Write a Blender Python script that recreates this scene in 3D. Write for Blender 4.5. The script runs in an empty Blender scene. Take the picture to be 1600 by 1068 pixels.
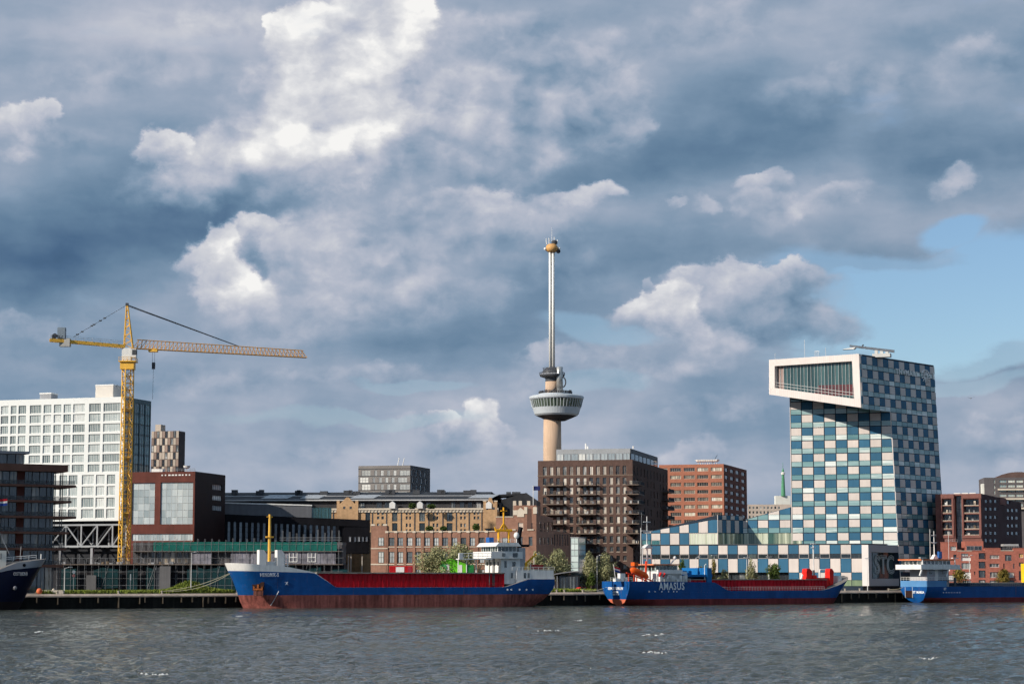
import bpy, math, random
import numpy as np
from mathutils import Matrix, Vector

R = math.radians
rnd = random.Random(7)
scene = bpy.context.scene
col = scene.collection

# ------------------------------------------------------------ camera
FPX = 3235.0                       # focal length in pixels of a 1600 px wide frame
PITCH = math.atan(369.0 / FPX)     # the horizon lies well below the middle of the frame
CAM = Vector((0, 0, 7.5))
cd = bpy.data.cameras.new('camera')
cd.sensor_width = 36.0
cd.lens = 36.0 * FPX / 1600.0
cd.clip_start = 1.0
cd.clip_end = 30000.0
cam = bpy.data.objects.new('camera', cd)
cam.location = CAM
cam.rotation_euler = (math.pi / 2 + PITCH, 0, 0)
col.objects.link(cam)
scene.camera = cam

# ------------------------------------------------------------ sun, exposure
SUN_AZ, SUN_EL = R(60), R(27)      # azimuth: to the left of straight behind the camera
sd = Vector((-math.sin(SUN_AZ) * math.cos(SUN_EL), -math.cos(SUN_AZ) * math.cos(SUN_EL), math.sin(SUN_EL)))
sl = bpy.data.lights.new('sun', 'SUN')
sl.energy = 5.0
sl.angle = R(0.53)
sl.color = (1.0, 0.90, 0.78)
sun = bpy.data.objects.new('sun', sl)
sun.rotation_euler = sd.to_track_quat('Z', 'Y').to_euler()
sun.location = (-300, -200, 300)
col.objects.link(sun)
vs = scene.view_settings
vs.view_transform = 'Standard'; vs.look = 'None'; vs.exposure = 0.0; vs.gamma = 1.0
vs.use_curve_mapping = False
cy = scene.cycles
cy.use_denoising = True
cy.max_bounces = 5; cy.diffuse_bounces = 2; cy.glossy_bounces = 3; cy.transmission_bounces = 4
cy.transparent_max_bounces = 6
cy.caustics_reflective = False; cy.caustics_refractive = False
cy.use_adaptive_sampling = True; cy.adaptive_threshold = 0.03; cy.adaptive_min_samples = 6

def ray(px, py):
    d = Vector((px - 800.0, 0, 0)) + FPX * Vector((0, math.cos(PITCH), math.sin(PITCH))) \
        + (534.0 - py) * Vector((0, -math.sin(PITCH), math.cos(PITCH)))
    return d
def P(px, py, Y):
    d = ray(px, py)
    return CAM + d * (Y / d.y)
# ------------------------------------------------------------ sky: clear blue (Nishita) behind broken cumulus and grey stratocumulus
world = bpy.data.worlds.new('World')
scene.world = world
world.use_nodes = True
wn = world.node_tree
wn.nodes.clear()
WN = wn.nodes; WK = wn.links
def nd(t, **k):
    n = WN.new(t)
    for a, b in k.items(): setattr(n, a, b)
    return n
def put(sock, v):
    if hasattr(v, 'is_linked') or isinstance(v, bpy.types.NodeSocket): WK.new(v, sock)
    else: sock.default_value = v
def math_(op, a, b=None, c=None, clamp=False):
    n = nd('ShaderNodeMath', operation=op); n.use_clamp = clamp
    put(n.inputs[0], a)
    if b is not None: put(n.inputs[1], b)
    if c is not None: put(n.inputs[2], c)
    return n.outputs[0]
def vmath(op, a, b=None, s=None):
    n = nd('ShaderNodeVectorMath', operation=op); put(n.inputs[0], a)
    if b is not None: put(n.inputs[1], b)
    if s is not None: put(n.inputs['Scale'], s)
    return n.outputs['Value'] if op in ('LENGTH', 'DOT_PRODUCT') else n.outputs[0]
def noise_(vec, scale, det=5, rough=.55, dist=0.0, color=False, lac=2.0):
    n = nd('ShaderNodeTexNoise'); put(n.inputs['Vector'], vec)
    n.inputs['Scale'].default_value = scale; n.inputs['Detail'].default_value = det; n.inputs['Roughness'].default_value = rough
    n.inputs['Distortion'].default_value = dist; n.inputs['Lacunarity'].default_value = lac
    return n.outputs[1] if color else n.outputs[0]
def smooth(v, a, b, lo=0.0, hi=1.0):
    n = nd('ShaderNodeMapRange', interpolation_type='SMOOTHSTEP'); put(n.inputs[0], v)
    n.inputs[1].default_value = a; n.inputs[2].default_value = b; n.inputs[3].default_value = lo; n.inputs[4].default_value = hi
    return n.outputs[0]
def mixf(f, a, b):
    n = nd('ShaderNodeMix', data_type='FLOAT'); put(n.inputs[0], f); put(n.inputs[2], a); put(n.inputs[3], b); return n.outputs[0]

KU = FPX / 1000.0
tc = nd('ShaderNodeTexCoord')
direc = tc.outputs['Generated']
sep = nd('ShaderNodeSeparateXYZ'); WK.new(direc, sep.inputs[0])
az = math_('ARCTAN2', sep.outputs[0], sep.outputs[1]); el = math_('ARCSINE', sep.outputs[2])
cmb = nd('ShaderNodeCombineXYZ'); WK.new(math_('MULTIPLY', az, KU), cmb.inputs[0]); WK.new(math_('MULTIPLY', el, KU), cmb.inputs[1])
LP = cmb.outputs[0]                       # where on the sky, in thousandths of a picture pixel
mp3 = nd('ShaderNodeMapping'); WK.new(direc, mp3.inputs[0]); mp3.inputs['Scale'].default_value = (KU, KU, KU * 1.35)
NP = mp3.outputs[0]
def angle_uv(px, py):
    d = ray(px, py).normalized()
    return math.atan2(d.x, d.y) * KU, math.asin(d.z) * KU

# billows: the same noise read twice, the second time a step towards the sun, gives lit and shaded sides
w1 = vmath('SUBTRACT', noise_(NP, 3.2, 2, .5, color=True), (.5, .5, .5))
w2 = vmath('SUBTRACT', noise_(NP, 11.0, 6, .60, color=True), (.5, .5, .5))
LPs = vmath('ADD', LP, vmath('ADD', vmath('SCALE', w1, s=.15), vmath('SCALE', w2, s=.035)))
LPh = vmath('ADD', LP, vmath('ADD', vmath('SCALE', w1, s=.05), vmath('SCALE', w2, s=.085)))
NPb = vmath('ADD', NP, vmath('SCALE', w2, s=.045))
def billow(vec): return noise_(vec, 10.0, 7, .50)
B0 = billow(NPb)
B1 = billow(vmath('ADD', NPb, (-.026, .0, .030)))
relief = math_('SUBTRACT', B0, B1)
Bc = math_('MULTIPLY', math_('SUBTRACT', B0, .5), .75)
fbm_lo = noise_(vmath('MULTIPLY', NP, (1, 1, 1.8)), 2.1, 3, .5)
fbm_mid = noise_(vmath('MULTIPLY', NPb, (1, 1, 2.6)), 5.0, 4, .5)

def after(vec, prev):
    n = nd('ShaderNodeVectorMath', operation='MULTIPLY_ADD'); put(n.inputs[0], prev); n.inputs[1].default_value = (0, 0, 1e-5); put(n.inputs[2], vec); return n.outputs[0]
def local(vec, px, py, rx, ry, rot):
    n = nd('ShaderNodeMapping', vector_type='TEXTURE'); put(n.inputs['Vector'], vec)
    u, v = angle_uv(px, py)
    n.inputs['Location'].default_value = (u, v, 0); n.inputs['Rotation'].default_value = (0, 0, R(rot)); n.inputs['Scale'].default_value = (rx / 1000, ry / 1000, 1)
    return n.outputs[0]

# broad light and dark of the cloud deck: (px, py, rx, ry, rotation, tone change)
tone = math_('ADD', .502, math_('MULTIPLY', math_('SUBTRACT', fbm_lo, .5), .20))
tone = math_('ADD', tone, math_('MULTIPLY', math_('SUBTRACT', fbm_mid, .5), .31))
tone = math_('ADD', tone, math_('MULTIPLY', relief, .20))
SOFT = [(120, 60, 420, 210, 10, .08), (300, 10, 200, 70, 0, .14), (130, 210, 330, 130, 0, .05), (90, 385, 420, 125, 8, -.25), (330, 320, 300, 60, 4, -.13),
        (60, 510, 260, 90, 0, .06), (700, 170, 330, 240, 20, .13), (760, 285, 260, 60, 0, -.13), (560, 450, 360, 170, 0, .19), (430, 440, 200, 150, 0, .10),
        (720, 430, 260, 120, 0, -.07), (760, 520, 260, 80, 0, -.07), (620, 540, 230, 70, 0, -.13), (1120, 60, 260, 90, 10, .12), (1230, 190, 420, 110, 8, -.10), (1420, 110, 260, 70, -12, .10),
        (1500, 230, 260, 100, 5, -.10), (1000, 230, 220, 130, 0, -.10), (1230, 320, 330, 60, 0, .13), (1500, 340, 180, 60, 0, .05), (820, 330, 300, 50, 0, .12),
        (1030, 380, 330, 70, 0, -.08), (1150, 480, 240, 110, 0, .10), (900, 560, 220, 70, 0, .08), (1120, 590, 200, 60, 0, .02), (700, 650, 420, 80, 0, .11),
        (400, 640, 260, 60, 0, .02), (1540, 620, 200, 90, 0, .08), (560, 740, 700, 70, 0, .13), (1300, 760, 600, 80, 0, .13), (860, 440, 130, 110, 0, -.08), (220, 560, 240, 50, 0, -.04)]
for i_, (px, py, rx, ry, rot, wt) in enumerate(SOFT):
    if i_ % 4 == 0: LPc = after(LPs, tone)
    g = nd('ShaderNodeTexGradient', gradient_type='QUADRATIC_SPHERE'); put(g.inputs[0], local(LPc, px, py, rx * 1.6, ry * 1.6, rot))
    tone = math_('MULTIPLY_ADD', g.outputs['Fac'], wt * 1.45, tone)

# clear gaps
clear = math_('MULTIPLY', tone, 0.0001)
for px, py, rx, ry, rot, s in ((1430, 470, 260, 104, 4, 1.0), (1570, 450, 170, 100, 0, 1.0), (1505, 352, 66, 30, 8, 1.0), (950, 512, 110, 26, -12, .5), (1380, 400, 220, 34, 0, .6), (1340, 430, 90, 50, 0, .9), (930, 600, 90, 22, 0, .28), (560, 655, 200, 14, 0, .3), (1330, 590, 100, 20, 0, .25), (1560, 545, 150, 34, 0, .6), (1500, 590, 160, 16, 0, .3), (640, 600, 90, 10, 0, .3)):
    g = nd('ShaderNodeTexGradient', gradient_type='SPHERICAL'); put(g.inputs[0], local(after(LPs, clear), px, py, rx * 1.25, ry * 1.25, rot))
    f = math_('ADD', g.outputs['Fac'], math_('MULTIPLY', math_('SUBTRACT', fbm_mid, .52), .8))
    c = math_('MULTIPLY', smooth(f, .08, .42), s)
    clear = math_('MAXIMUM', clear, c)

# cumulus heads: (px, py, rx, ry, rot, tone at the lit edge, tone at the base, edge softness, opacity)
HEADS = [
    (640, 400, 170, 60, 6, .70, .54, .45, .8), (790, 365, 150, 46, 4, .66, .52, .45, .75), (880, 420, 90, 46, 0, .58, .46, .5, .6), (600, 470, 150, 50, 0, .66, .52, .5, .7), (720, 470, 110, 40, 6, .60, .48, .45, .6),
    (560, 590, 140, 22, 3, .64, .54, .5, .7), (880, 558, 110, 26, 4, .68, .56, .45, .75), (1000, 585, 150, 24, 2, .64, .54, .5, .7), (1130, 640, 140, 24, 0, .62, .54, .5, .6), (300, 600, 170, 24, 2, .60, .52, .5, .6),
    (1350, 130, 180, 46, 10, .62, .50, .5, .6), (1080, 60, 170, 50, 12, .64, .52, .5, .6), (1530, 80, 90, 30, -14, .64, .54, .5, .6), (200, 110, 200, 50, 6, .64, .54, .55, .6), (330, 20, 110, 34, 0, .78, .62, .5, .7),
    (1530, 385, 90, 34, 4, .62, .52, .4, .85), (1440, 415, 60, 10, 0, .6, .54, .4, .6), (1540, 505, 100, 14, 4, .62, .55, .4, .8), (1420, 470, 60, 7, 4, .6, .56, .4, .5),
    (760, 190, 190, 140, 20, .78, .58, .40, .9), (905, 150, 120, 110, 0, .64, .46, .22, .9), (700, 110, 130, 90, 30, .76, .58, .4, .8),
    (940, 195, 80, 55, 20, .60, .44, .2, .8), (720, 215, 110, 60, 0, .76, .56, .3, .8), (830, 60, 90, 60, 0, .62, .5, .4, .6),
    (420, 250, 240, 82, 12, .88, .62, .5, .9), (480, 200, 170, 140, 35, .93, .74, .45, .95), (560, 90, 120, 110, 50, .94, .78, .35, 1.0), (600, 10, 70, 90, 60, .99, .88, .22, 1.0),
    (500, 60, 90, 55, 10, .93, .76, .22, .95), (465, 50, 48, 34, 0, .98, .82, .2, .95), (545, 165, 90, 110, 40, .93, .76, .4, .9), (470, 245, 150, 62, 8, .98, .72, .4, .95),
    (250, 240, 44, 38, 10, .95, .68, .2, .95), (290, 268, 60, 28, -25, .78, .58, .4, .8), (590, 232, 48, 46, 20, .88, .66, .22, .9), (370, 290, 150, 36, 6, .70, .52, .6, .7),
    (640, 250, 70, 50, 0, .70, .54, .4, .6),
    (20, 195, 46, 40, 0, .86, .62, .2, .9), (60, 190, 42, 36, 0, .82, .6, .2, .9), (70, 218, 100, 28, 2, .68, .55, .5, .8), (45, 500, 60, 26, 0, .66, .54, .5, .7),
    (470, 420, 170, 110, -5, .80, .58, .4, .9), (340, 390, 62, 46, 25, .92, .66, .2, .95), (350, 430, 46, 60, 0, .94, .72, .25, .95), (395, 355, 30, 28, 0, .84, .62, .2, .9),
    (385, 470, 60, 46, -20, .96, .70, .35, .9), (430, 400, 40, 60, 10, .82, .62, .3, .8), (530, 415, 90, 36, 12, .82, .60, .4, .75), (400, 520, 90, 40, 0, .72, .54, .6, .7), (388, 388, 22, 30, 30, .46, .44, .7, .8), (402, 420, 16, 30, -15, .48, .46, .7, .75),
    (450, 500, 120, 60, 0, .66, .54, .6, .6), (580, 350, 160, 60, 8, .66, .54, .6, .6),
    (900, 312, 80, 26, 6, .84, .60, .3, .9), (760, 318, 120, 24, 2, .74, .58, .4, .8), (660, 330, 100, 24, 4, .66, .56, .5, .7),
    (1050, 318, 20, 13, 30, .70, .56, .5, .8), (1100, 318, 28, 16, 0, .64, .54, .5, .8), (1190, 290, 46, 24, 0, .74, .58, .3, .85), (1200, 328, 70, 36, 0, .76, .58, .35, .85), (1310, 312, 66, 28, 15, .72, .58, .4, .8),
    (1480, 290, 50, 20, 20, .68, .57, .5, .8), (1505, 268, 36, 18, 0, .70, .58, .45, .8),
    (1150, 480, 190, 72, 4, .68, .46, .35, .9), (1240, 500, 110, 50, -6, .56, .40, .3, .85), (1100, 435, 66, 34, 0, .84, .62, .25, .9), (1210, 430, 100, 30, 0, .78, .56, .3, .9), (1020, 478, 74, 34, 18, .88, .66, .22, .95),
    (1065, 510, 52, 46, -30, .88, .64, .3, .9), (1120, 540, 80, 40, 0, .70, .54, .5, .7), (1010, 440, 12, 16, 0, .70, .56, .3, .7),
    (690, 672, 36, 28, 0, .82, .66, .2, .95), (752, 660, 34, 46, 10, .88, .70, .2, .95), (770, 680, 40, 30, 0, .84, .66, .25, .95), (730, 695, 80, 26, 0, .72, .62, .5, .8), (640, 660, 50, 16, 0, .62, .56, .4, .6),
    (490, 705, 44, 18, 0, .66, .57, .4, .6), (615, 585, 24, 12, 0, .66, .55, .4, .6), (1090, 712, 60, 30, 0, .68, .58, .4, .7), (1560, 670, 80, 26, 0, .66, .56, .4, .7), (1580, 715, 50, 36, 0, .66, .57, .4, .7), (840, 600, 60, 60, 0, .62, .54, .5, .6)]
for i_, (px, py, rx, ry, rot, tl, tb_, soft, op) in enumerate(HEADS):
    if i_ % 3 == 0: LPc = after(LPh, tone)
    lv = local(LPc, px, py, rx * 1.22, ry * 1.22, rot)
    g = nd('ShaderNodeTexGradient', gradient_type='SPHERICAL'); put(g.inputs[0], lv)
    f = math_('MULTIPLY_ADD', Bc, smooth(g.outputs['Fac'], 0, .3), g.outputs['Fac'])
    m_ = smooth(f, .10, .10 + soft)
    # crisp towards the light, melting away at the base
    c, s_ = math.cos(R(rot)), math.sin(R(rot))
    down = vmath('DOT_PRODUCT', lv, (-.25 * c - s_, .25 * s_ - c, 0))
    m_ = math_('MULTIPLY', math_('MULTIPLY', m_, op), smooth(down, .15, .85, 1.0, .25))
    tn = smooth(down, -.75, .8, tl, tb_)
    tn = math_('MULTIPLY_ADD', relief, .85, tn)
    tone = mixf(m_, tone, tn)
    if 940 < px < 1320 and 400 < py < 560: clear = math_('MULTIPLY', clear, math_('SUBTRACT', 1.0, m_))

def lin(c): return tuple(((v / 255) / 12.92 if v / 255 <= .04045 else ((v / 255 + .055) / 1.055) ** 2.4) for v in c) + (1,)
cr = nd('ShaderNodeValToRGB'); ce = cr.color_ramp.elements
stops = [(.0, (58, 86, 116)), (.18, (76, 105, 137)), (.34, (102, 130, 157)), (.48, (128, 151, 175)), (.60, (155, 169, 189)), (.72, (181, 187, 202)), (.84, (206, 208, 215)), (.95, (232, 232, 233)), (1.0, (246, 245, 243))]
while len(ce) < len(stops): ce.new(.5)
for e_, (p_, c_) in zip(ce, stops): e_.position = p_; e_.color = lin(c_)
put(cr.inputs[0], tone)

sky = nd('ShaderNodeTexSky', sky_type='NISHITA')
sky.sun_disc = False
sky.sun_elevation = SUN_EL
sky.sun_rotation = math.atan2(sd.x, sd.y)
sky.air_density = 1.0; sky.dust_density = .4; sky.ozone_density = 4.0
skyc = vmath('SCALE', sky.outputs[0], s=.112)
mx = nd('ShaderNodeMix', data_type='RGBA'); put(mx.inputs[0], clear); put(mx.inputs[6], cr.outputs[0]); put(mx.inputs[7], skyc)
bg = nd('ShaderNodeBackground'); put(bg.inputs[0], mx.outputs[2]); bg.inputs[1].default_value = 1.0
wo = nd('ShaderNodeOutputWorld'); WK.new(bg.outputs[0], wo.inputs[0])
world.cycles.sampling_method = 'MANUAL'; world.cycles.sample_map_resolution = 256
# ------------------------------------------------------------ materials
MATS = {}
def mat(name, c, rough=.7, var=.12, scale=.25, spec=.18, metal=0.0, streak=0.0, fine=0.0, rand=0.0, bump=0.0):
    if name in MATS: return MATS[name]
    m = bpy.data.materials.new(name); m.use_nodes = True
    nt = m.node_tree; N = nt.nodes; K = nt.links
    b = N['Principled BSDF']
    b.inputs['Roughness'].default_value = rough
    b.inputs['Metallic'].default_value = metal
    b.inputs['Specular IOR Level'].default_value = spec
    geo = N.new('ShaderNodeNewGeometry')
    cur = None
    def mul(fac_socket, lo, hi, cur):
        mr = N.new('ShaderNodeMapRange'); mr.inputs[1].default_value = .3; mr.inputs[2].default_value = .7
        mr.inputs[3].default_value = lo; mr.inputs[4].default_value = hi
        K.new(fac_socket, mr.inputs[0])
        if cur is None: return mr.outputs[0]
        mm = N.new('ShaderNodeMath'); mm.operation = 'MULTIPLY'
        K.new(cur, mm.inputs[0]); K.new(mr.outputs[0], mm.inputs[1]); return mm.outputs[0]
    def noise(sc, vec, det=3):
        n = N.new('ShaderNodeTexNoise'); n.inputs['Scale'].default_value = sc; n.inputs['Detail'].default_value = det
        K.new(vec, n.inputs['Vector']); return n.outputs[0]
    nz = noise(scale, geo.outputs['Position'], 4)
    cur = mul(nz, 1 - var, 1 + var, cur)
    if fine:
        cur = mul(noise(scale * 9, geo.outputs['Position'], 2), 1 - fine, 1 + fine, cur)
    if streak:
        mp = N.new('ShaderNodeMapping'); mp.inputs['Scale'].default_value = (1.6, 1.6, .12)
        K.new(geo.outputs['Position'], mp.inputs[0])
        cur = mul(noise(.8, mp.outputs[0], 3), 1 - streak, 1 + streak * .5, cur)
    if rand:
        oi = N.new('ShaderNodeObjectInfo')
        mr = N.new('ShaderNodeMapRange'); mr.inputs[3].default_value = 1 - rand; mr.inputs[4].default_value = 1 + rand
        K.new(oi.outputs['Random'], mr.inputs[0])
        mm = N.new('ShaderNodeMath'); mm.operation = 'MULTIPLY'
        K.new(cur, mm.inputs[0]); K.new(mr.outputs[0], mm.inputs[1]); cur = mm.outputs[0]
    vm = N.new('ShaderNodeVectorMath'); vm.operation = 'SCALE'
    vm.inputs[0].default_value = c[:3]
    K.new(cur, vm.inputs['Scale'])
    K.new(vm.outputs[0], b.inputs['Base Color'])
    if bump:
        bp = N.new('ShaderNodeBump'); bp.inputs['Strength'].default_value = bump; bp.inputs['Distance'].default_value = .05
        K.new(noise(scale * 12, geo.outputs['Position'], 3), bp.inputs['Height']); K.new(bp.outputs[0], b.inputs['Normal'])
    MATS[name] = m
    return m

def glass(name, stops, rough=.06, spec=.8, vscale=(2.2, 2.2, .35), mixn=.55):
    """window glass: a reflecting pane, behind it rooms that are dark, curtained or have blinds, other in each window"""
    if name in MATS: return MATS[name]
    m = bpy.data.materials.new(name); m.use_nodes = True
    nt = m.node_tree; N = nt.nodes; K = nt.links
    b = N['Principled BSDF']
    b.inputs['Roughness'].default_value = rough
    b.inputs['Specular IOR Level'].default_value = spec
    b.inputs['Coat Weight'].default_value = .35; b.inputs['Coat Roughness'].default_value = .03
    oi = N.new('ShaderNodeObjectInfo'); geo = N.new('ShaderNodeNewGeometry')
    mp = N.new('ShaderNodeMapping'); mp.inputs['Scale'].default_value = vscale
    K.new(geo.outputs['Position'], mp.inputs[0])
    n = N.new('ShaderNodeTexNoise'); n.inputs['Scale'].default_value = .55; n.inputs['Detail'].default_value = 3
    K.new(mp.outputs[0], n.inputs['Vector'])
    mx = N.new('ShaderNodeMath'); mx.operation = 'MULTIPLY_ADD'; mx.inputs[1].default_value = mixn * 2; mx.inputs[2].default_value = -mixn
    K.new(n.outputs[0], mx.inputs[0])
    ad = N.new('ShaderNodeMath'); ad.operation = 'ADD'; ad.use_clamp = True
    K.new(mx.outputs[0], ad.inputs[0]); K.new(oi.outputs['Random'], ad.inputs[1])
    cr = N.new('ShaderNodeValToRGB'); e = cr.color_ramp.elements
    cr.color_ramp.interpolation = 'LINEAR'
    while len(e) < len(stops): e.new(.5)
    for k, (p, c) in enumerate(stops):
        e[k].position = p; e[k].color = (c[0], c[1], c[2], 1)
    K.new(ad.outputs[0], cr.inputs[0]); K.new(cr.outputs[0], b.inputs['Base Color'])
    # panes never sit quite flat
    n2 = N.new('ShaderNodeTexNoise'); n2.inputs['Scale'].default_value = .45
    K.new(geo.outputs['Position'], n2.inputs['Vector'])
    bp = N.new('ShaderNodeBump'); bp.inputs['Strength'].default_value = .12; bp.inputs['Distance'].default_value = .1
    K.new(n2.outputs[0], bp.inputs['Height']); K.new(bp.outputs[0], b.inputs['Normal']); K.new(bp.outputs[0], b.inputs['Coat Normal'])
    MATS[name] = m
    return m

# ------------------------------------------------------------ mesh builder
class MB:
    def __init__(s): s.v = []; s.f = []; s.m = []
    def add(s, vs, fs, m=0):
        k = len(s.v); s.v += [tuple(v) for v in vs]
        for f in fs: s.f.append(tuple(i + k for i in f)); s.m.append(m)
        return s
    def quad(s, a, b, c, d, m=0): return s.add([a, b, c, d], [(0, 1, 2, 3)], m)
    def box(s, x0, x1, y0, y1, z0, z1, m=0):
        return s.add([(x0,y0,z0),(x1,y0,z0),(x1,y1,z0),(x0,y1,z0),(x0,y0,z1),(x1,y0,z1),(x1,y1,z1),(x0,y1,z1)],
                     [(0,3,2,1),(4,5,6,7),(0,1,5,4),(1,2,6,5),(2,3,7,6),(3,0,4,7)], m)
    def tube(s, a, b, r, n=5, m=0, r2=None):
        a = Vector(a); b = Vector(b); d = b - a
        if d.length < 1e-6: return s
        d.normalize(); t = d.orthogonal().normalized(); q = d.cross(t)
        r2 = r if r2 is None else r2
        vs = []
        for p, rr in ((a, r), (b, r2)):
            for i in range(n):
                w = 2 * math.pi * (i + .5) / n
                vs.append(p + (t * math.cos(w) + q * math.sin(w)) * rr)
        fs = [(i, (i + 1) % n, n + (i + 1) % n, n + i) for i in range(n)]
        fs += [tuple(range(n - 1, -1, -1)), tuple(range(n, 2 * n))]
        return s.add(vs, fs, m)
    def path(s, pts, r, n=5, m=0):
        for a, b in zip(pts, pts[1:]): s.tube(a, b, r, n, m)
        return s
    def lathe(s, prof, n=24, c=(0, 0), m=0, mats=None, cap=True):
        vs = []
        for (r, z) in prof:
            for i in range(n):
                w = 2 * math.pi * i / n
                vs.append((c[0] + r * math.cos(w), c[1] + r * math.sin(w), z))
        k = len(s.v); s.v += vs
        for j in range(len(prof) - 1):
            for i in range(n):
                s.f.append((k + j*n + i, k + j*n + (i+1) % n, k + (j+1)*n + (i+1) % n, k + (j+1)*n + i))
                s.m.append(mats[j] if mats else m)
        if cap:
            s.f.append(tuple(k + i for i in range(n - 1, -1, -1))); s.m.append(mats[0] if mats else m)
            s.f.append(tuple(k + (len(prof)-1)*n + i for i in range(n))); s.m.append(mats[-1] if mats else m)
        return s
    def prism(s, poly, y0, y1, m=0):
        """polygon in x-z (counter-clockwise seen from -y), pushed from y0 to y1"""
        n = len(poly)
        vs = [(x, y0, z) for x, z in poly] + [(x, y1, z) for x, z in poly]
        fs = [tuple(range(n)), tuple(range(2*n - 1, n - 1, -1))]
        fs += [(i, n + i, n + (i+1) % n, (i+1) % n) for i in range(n)]
        return s.add(vs, fs, m)
    def loft(s, base, off, m=0):
        """closed solid between a 3-D polygon and its copy moved by off"""
        n = len(base); off = Vector(off)
        vs = [Vector(p) for p in base] + [Vector(p) + off for p in base]
        fs = [tuple(range(n)), tuple(range(2*n - 1, n - 1, -1))]
        fs += [(i, n + i, n + (i+1) % n, (i+1) % n) for i in range(n)]
        return s.add(vs, fs, m)
    def ball(s, c, r, m=0, n=10, k=6, sz=1.0):
        prof = [(max(1e-3, r * math.sin(math.pi * j / k)), c[2] - r * sz * math.cos(math.pi * j / k)) for j in range(k + 1)]
        return s.lathe(prof, n, (c[0], c[1]), m, cap=False)
    def mesh(s, name, mats):
        me = bpy.data.meshes.new(name)
        me.from_pydata(s.v, [], s.f)
        for mm in mats: me.materials.append(mm)
        if len(mats) > 1: me.polygons.foreach_set('material_index', s.m)
        me.update()
        return me
    def build(s, name, mats, parent=None, M=None, smooth=False):
        if not isinstance(mats, (list, tuple)): mats = [mats]
        me = s.mesh(name, mats)
        if smooth: me.polygons.foreach_set('use_smooth', [True] * len(me.polygons))
        return link(name, me, parent, M)

def link(name, me, parent=None, M=None):
    o = bpy.data.objects.new(name, me); col.objects.link(o)
    if parent is not None: o.parent = parent.o if isinstance(parent, Thing) else parent
    if M is not None: o.matrix_basis = M
    return o
def tag(o, label=None, cat=None, group=None, kind=None):
    o = o.o if isinstance(o, Thing) else o
    if label: o['label'] = label
    if cat: o['category'] = cat
    if group: o['group'] = group
    if kind: o['kind'] = kind
    return o

class Thing:
    def __init__(s, name, label, cat, loc, rotz=0.0, group=None):
        s.M = Matrix.Translation(Vector(loc)) @ Matrix.Rotation(rotz, 4, 'Z')
        s.o = bpy.data.objects.new(name, None); col.objects.link(s.o)
        s.o.location = loc; s.o.rotation_euler = (0, 0, rotz)
        s.o.empty_display_size = .5
        tag(s.o, label, cat, group)
    def hit(s, px, py, F=None):
        """where the line of sight through a pixel meets plane y = 0 of frame F of this thing"""
        W = s.M if F is None else s.M @ F
        I = W.inverted(); o = I @ CAM; d = I.to_3x3() @ ray(px, py)
        p = o + d * (-o.y / d.y)
        return p.x, p.z
    def aty(s, px, py, y):
        return s.hit(px, py, Matrix.Translation((0, y, 0)))

class Face:
    """an upright or leaning wall plane of a thing: u along it, w up in it, d inwards"""
    def __init__(s, T, o, u, w=(0, 0, 1)):
        s.T = T; u = Vector(u).normalized(); w = Vector(w)
        w = (w - u * w.dot(u)).normalized(); n = w.cross(u)
        s.m = Matrix(((u.x, n.x, w.x, o[0]), (u.y, n.y, w.y, o[1]), (u.z, n.z, w.z, o[2]), (0, 0, 0, 1)))
    def uv(s, px, py): return s.T.hit(px, py, s.m)
    def p(s, u, d, w): return s.m @ Vector((u, d, w))

GZ = 3.6      # level of the quay above the water

def bld(name, label, cat, pl, pc, ps, Yc, alpha, py=800, depth=None, group=None, z0=GZ):
    """a building from the pixel columns of its left front edge, right front corner and right rear edge"""
    a = R(alpha)
    C = P(pc, py, Yc)
    t = Vector((-math.cos(a), math.sin(a))); sdir = Vector((math.sin(a), math.cos(a)))
    def walk(d, px):
        r = ray(px, py); k = r.x / r.y
        return (k * C.y - C.x) / (d.x - k * d.y)
    L = walk(t, pl)
    D = walk(sdir, ps) if ps is not None else depth
    if depth: D = depth
    A = Vector((C.x + t.x * L, C.y + t.y * L, z0))
    T = Thing(name, label, cat, A, -a, group)
    T.L = L; T.D = D
    T.front = Face(T, (0, 0, 0), (1, 0, 0))
    T.side = Face(T, (L, 0, 0), (0, 1, 0))
    return T

def wall_holes(mb, u0, u1, z0, z1, holes, depth, m=0, F=None, mr=None):
    """a wall sheet with rectangular openings and their reveals, in the frame of a face"""
    mr = m if mr is None else mr
    holes = [(max(h[0], u0), min(h[1], u1), max(h[2], z0), min(h[3], z1)) for h in holes]
    holes = [h for h in holes if h[1] - h[0] > .01 and h[3] - h[2] > .01]
    zs = sorted({round(z, 4) for z in [z0, z1] + [h[2] for h in holes] + [h[3] for h in holes]})
    pt = (lambda u, d, z: F.p(u, d, z)) if F else (lambda u, d, z: Vector((u, d, z)))
    for za, zb in zip(zs, zs[1:]):
        zc = (za + zb) / 2
        cuts = sorted([(h[0], h[1]) for h in holes if h[2] < zc < h[3]])
        u = u0
        for a, b in cuts:
            if a > u + 1e-4: mb.quad(pt(u, 0, za), pt(a, 0, za), pt(a, 0, zb), pt(u, 0, zb), m)
            u = max(u, b)
        if u < u1 - 1e-4: mb.quad(pt(u, 0, za), pt(u1, 0, za), pt(u1, 0, zb), pt(u, 0, zb), m)
    for a, b, c, d in holes:
        mb.quad(pt(a, 0, c), pt(b, 0, c), pt(b, depth, c), pt(a, depth, c), mr)
        mb.quad(pt(a, depth, d), pt(b, depth, d), pt(b, 0, d), pt(a, 0, d), mr)
        mb.quad(pt(a, 0, c), pt(a, depth, c), pt(a, depth, d), pt(a, 0, d), mr)
        mb.quad(pt(b, depth, c), pt(b, 0, c), pt(b, 0, d), pt(b, depth, d), mr)

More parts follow.
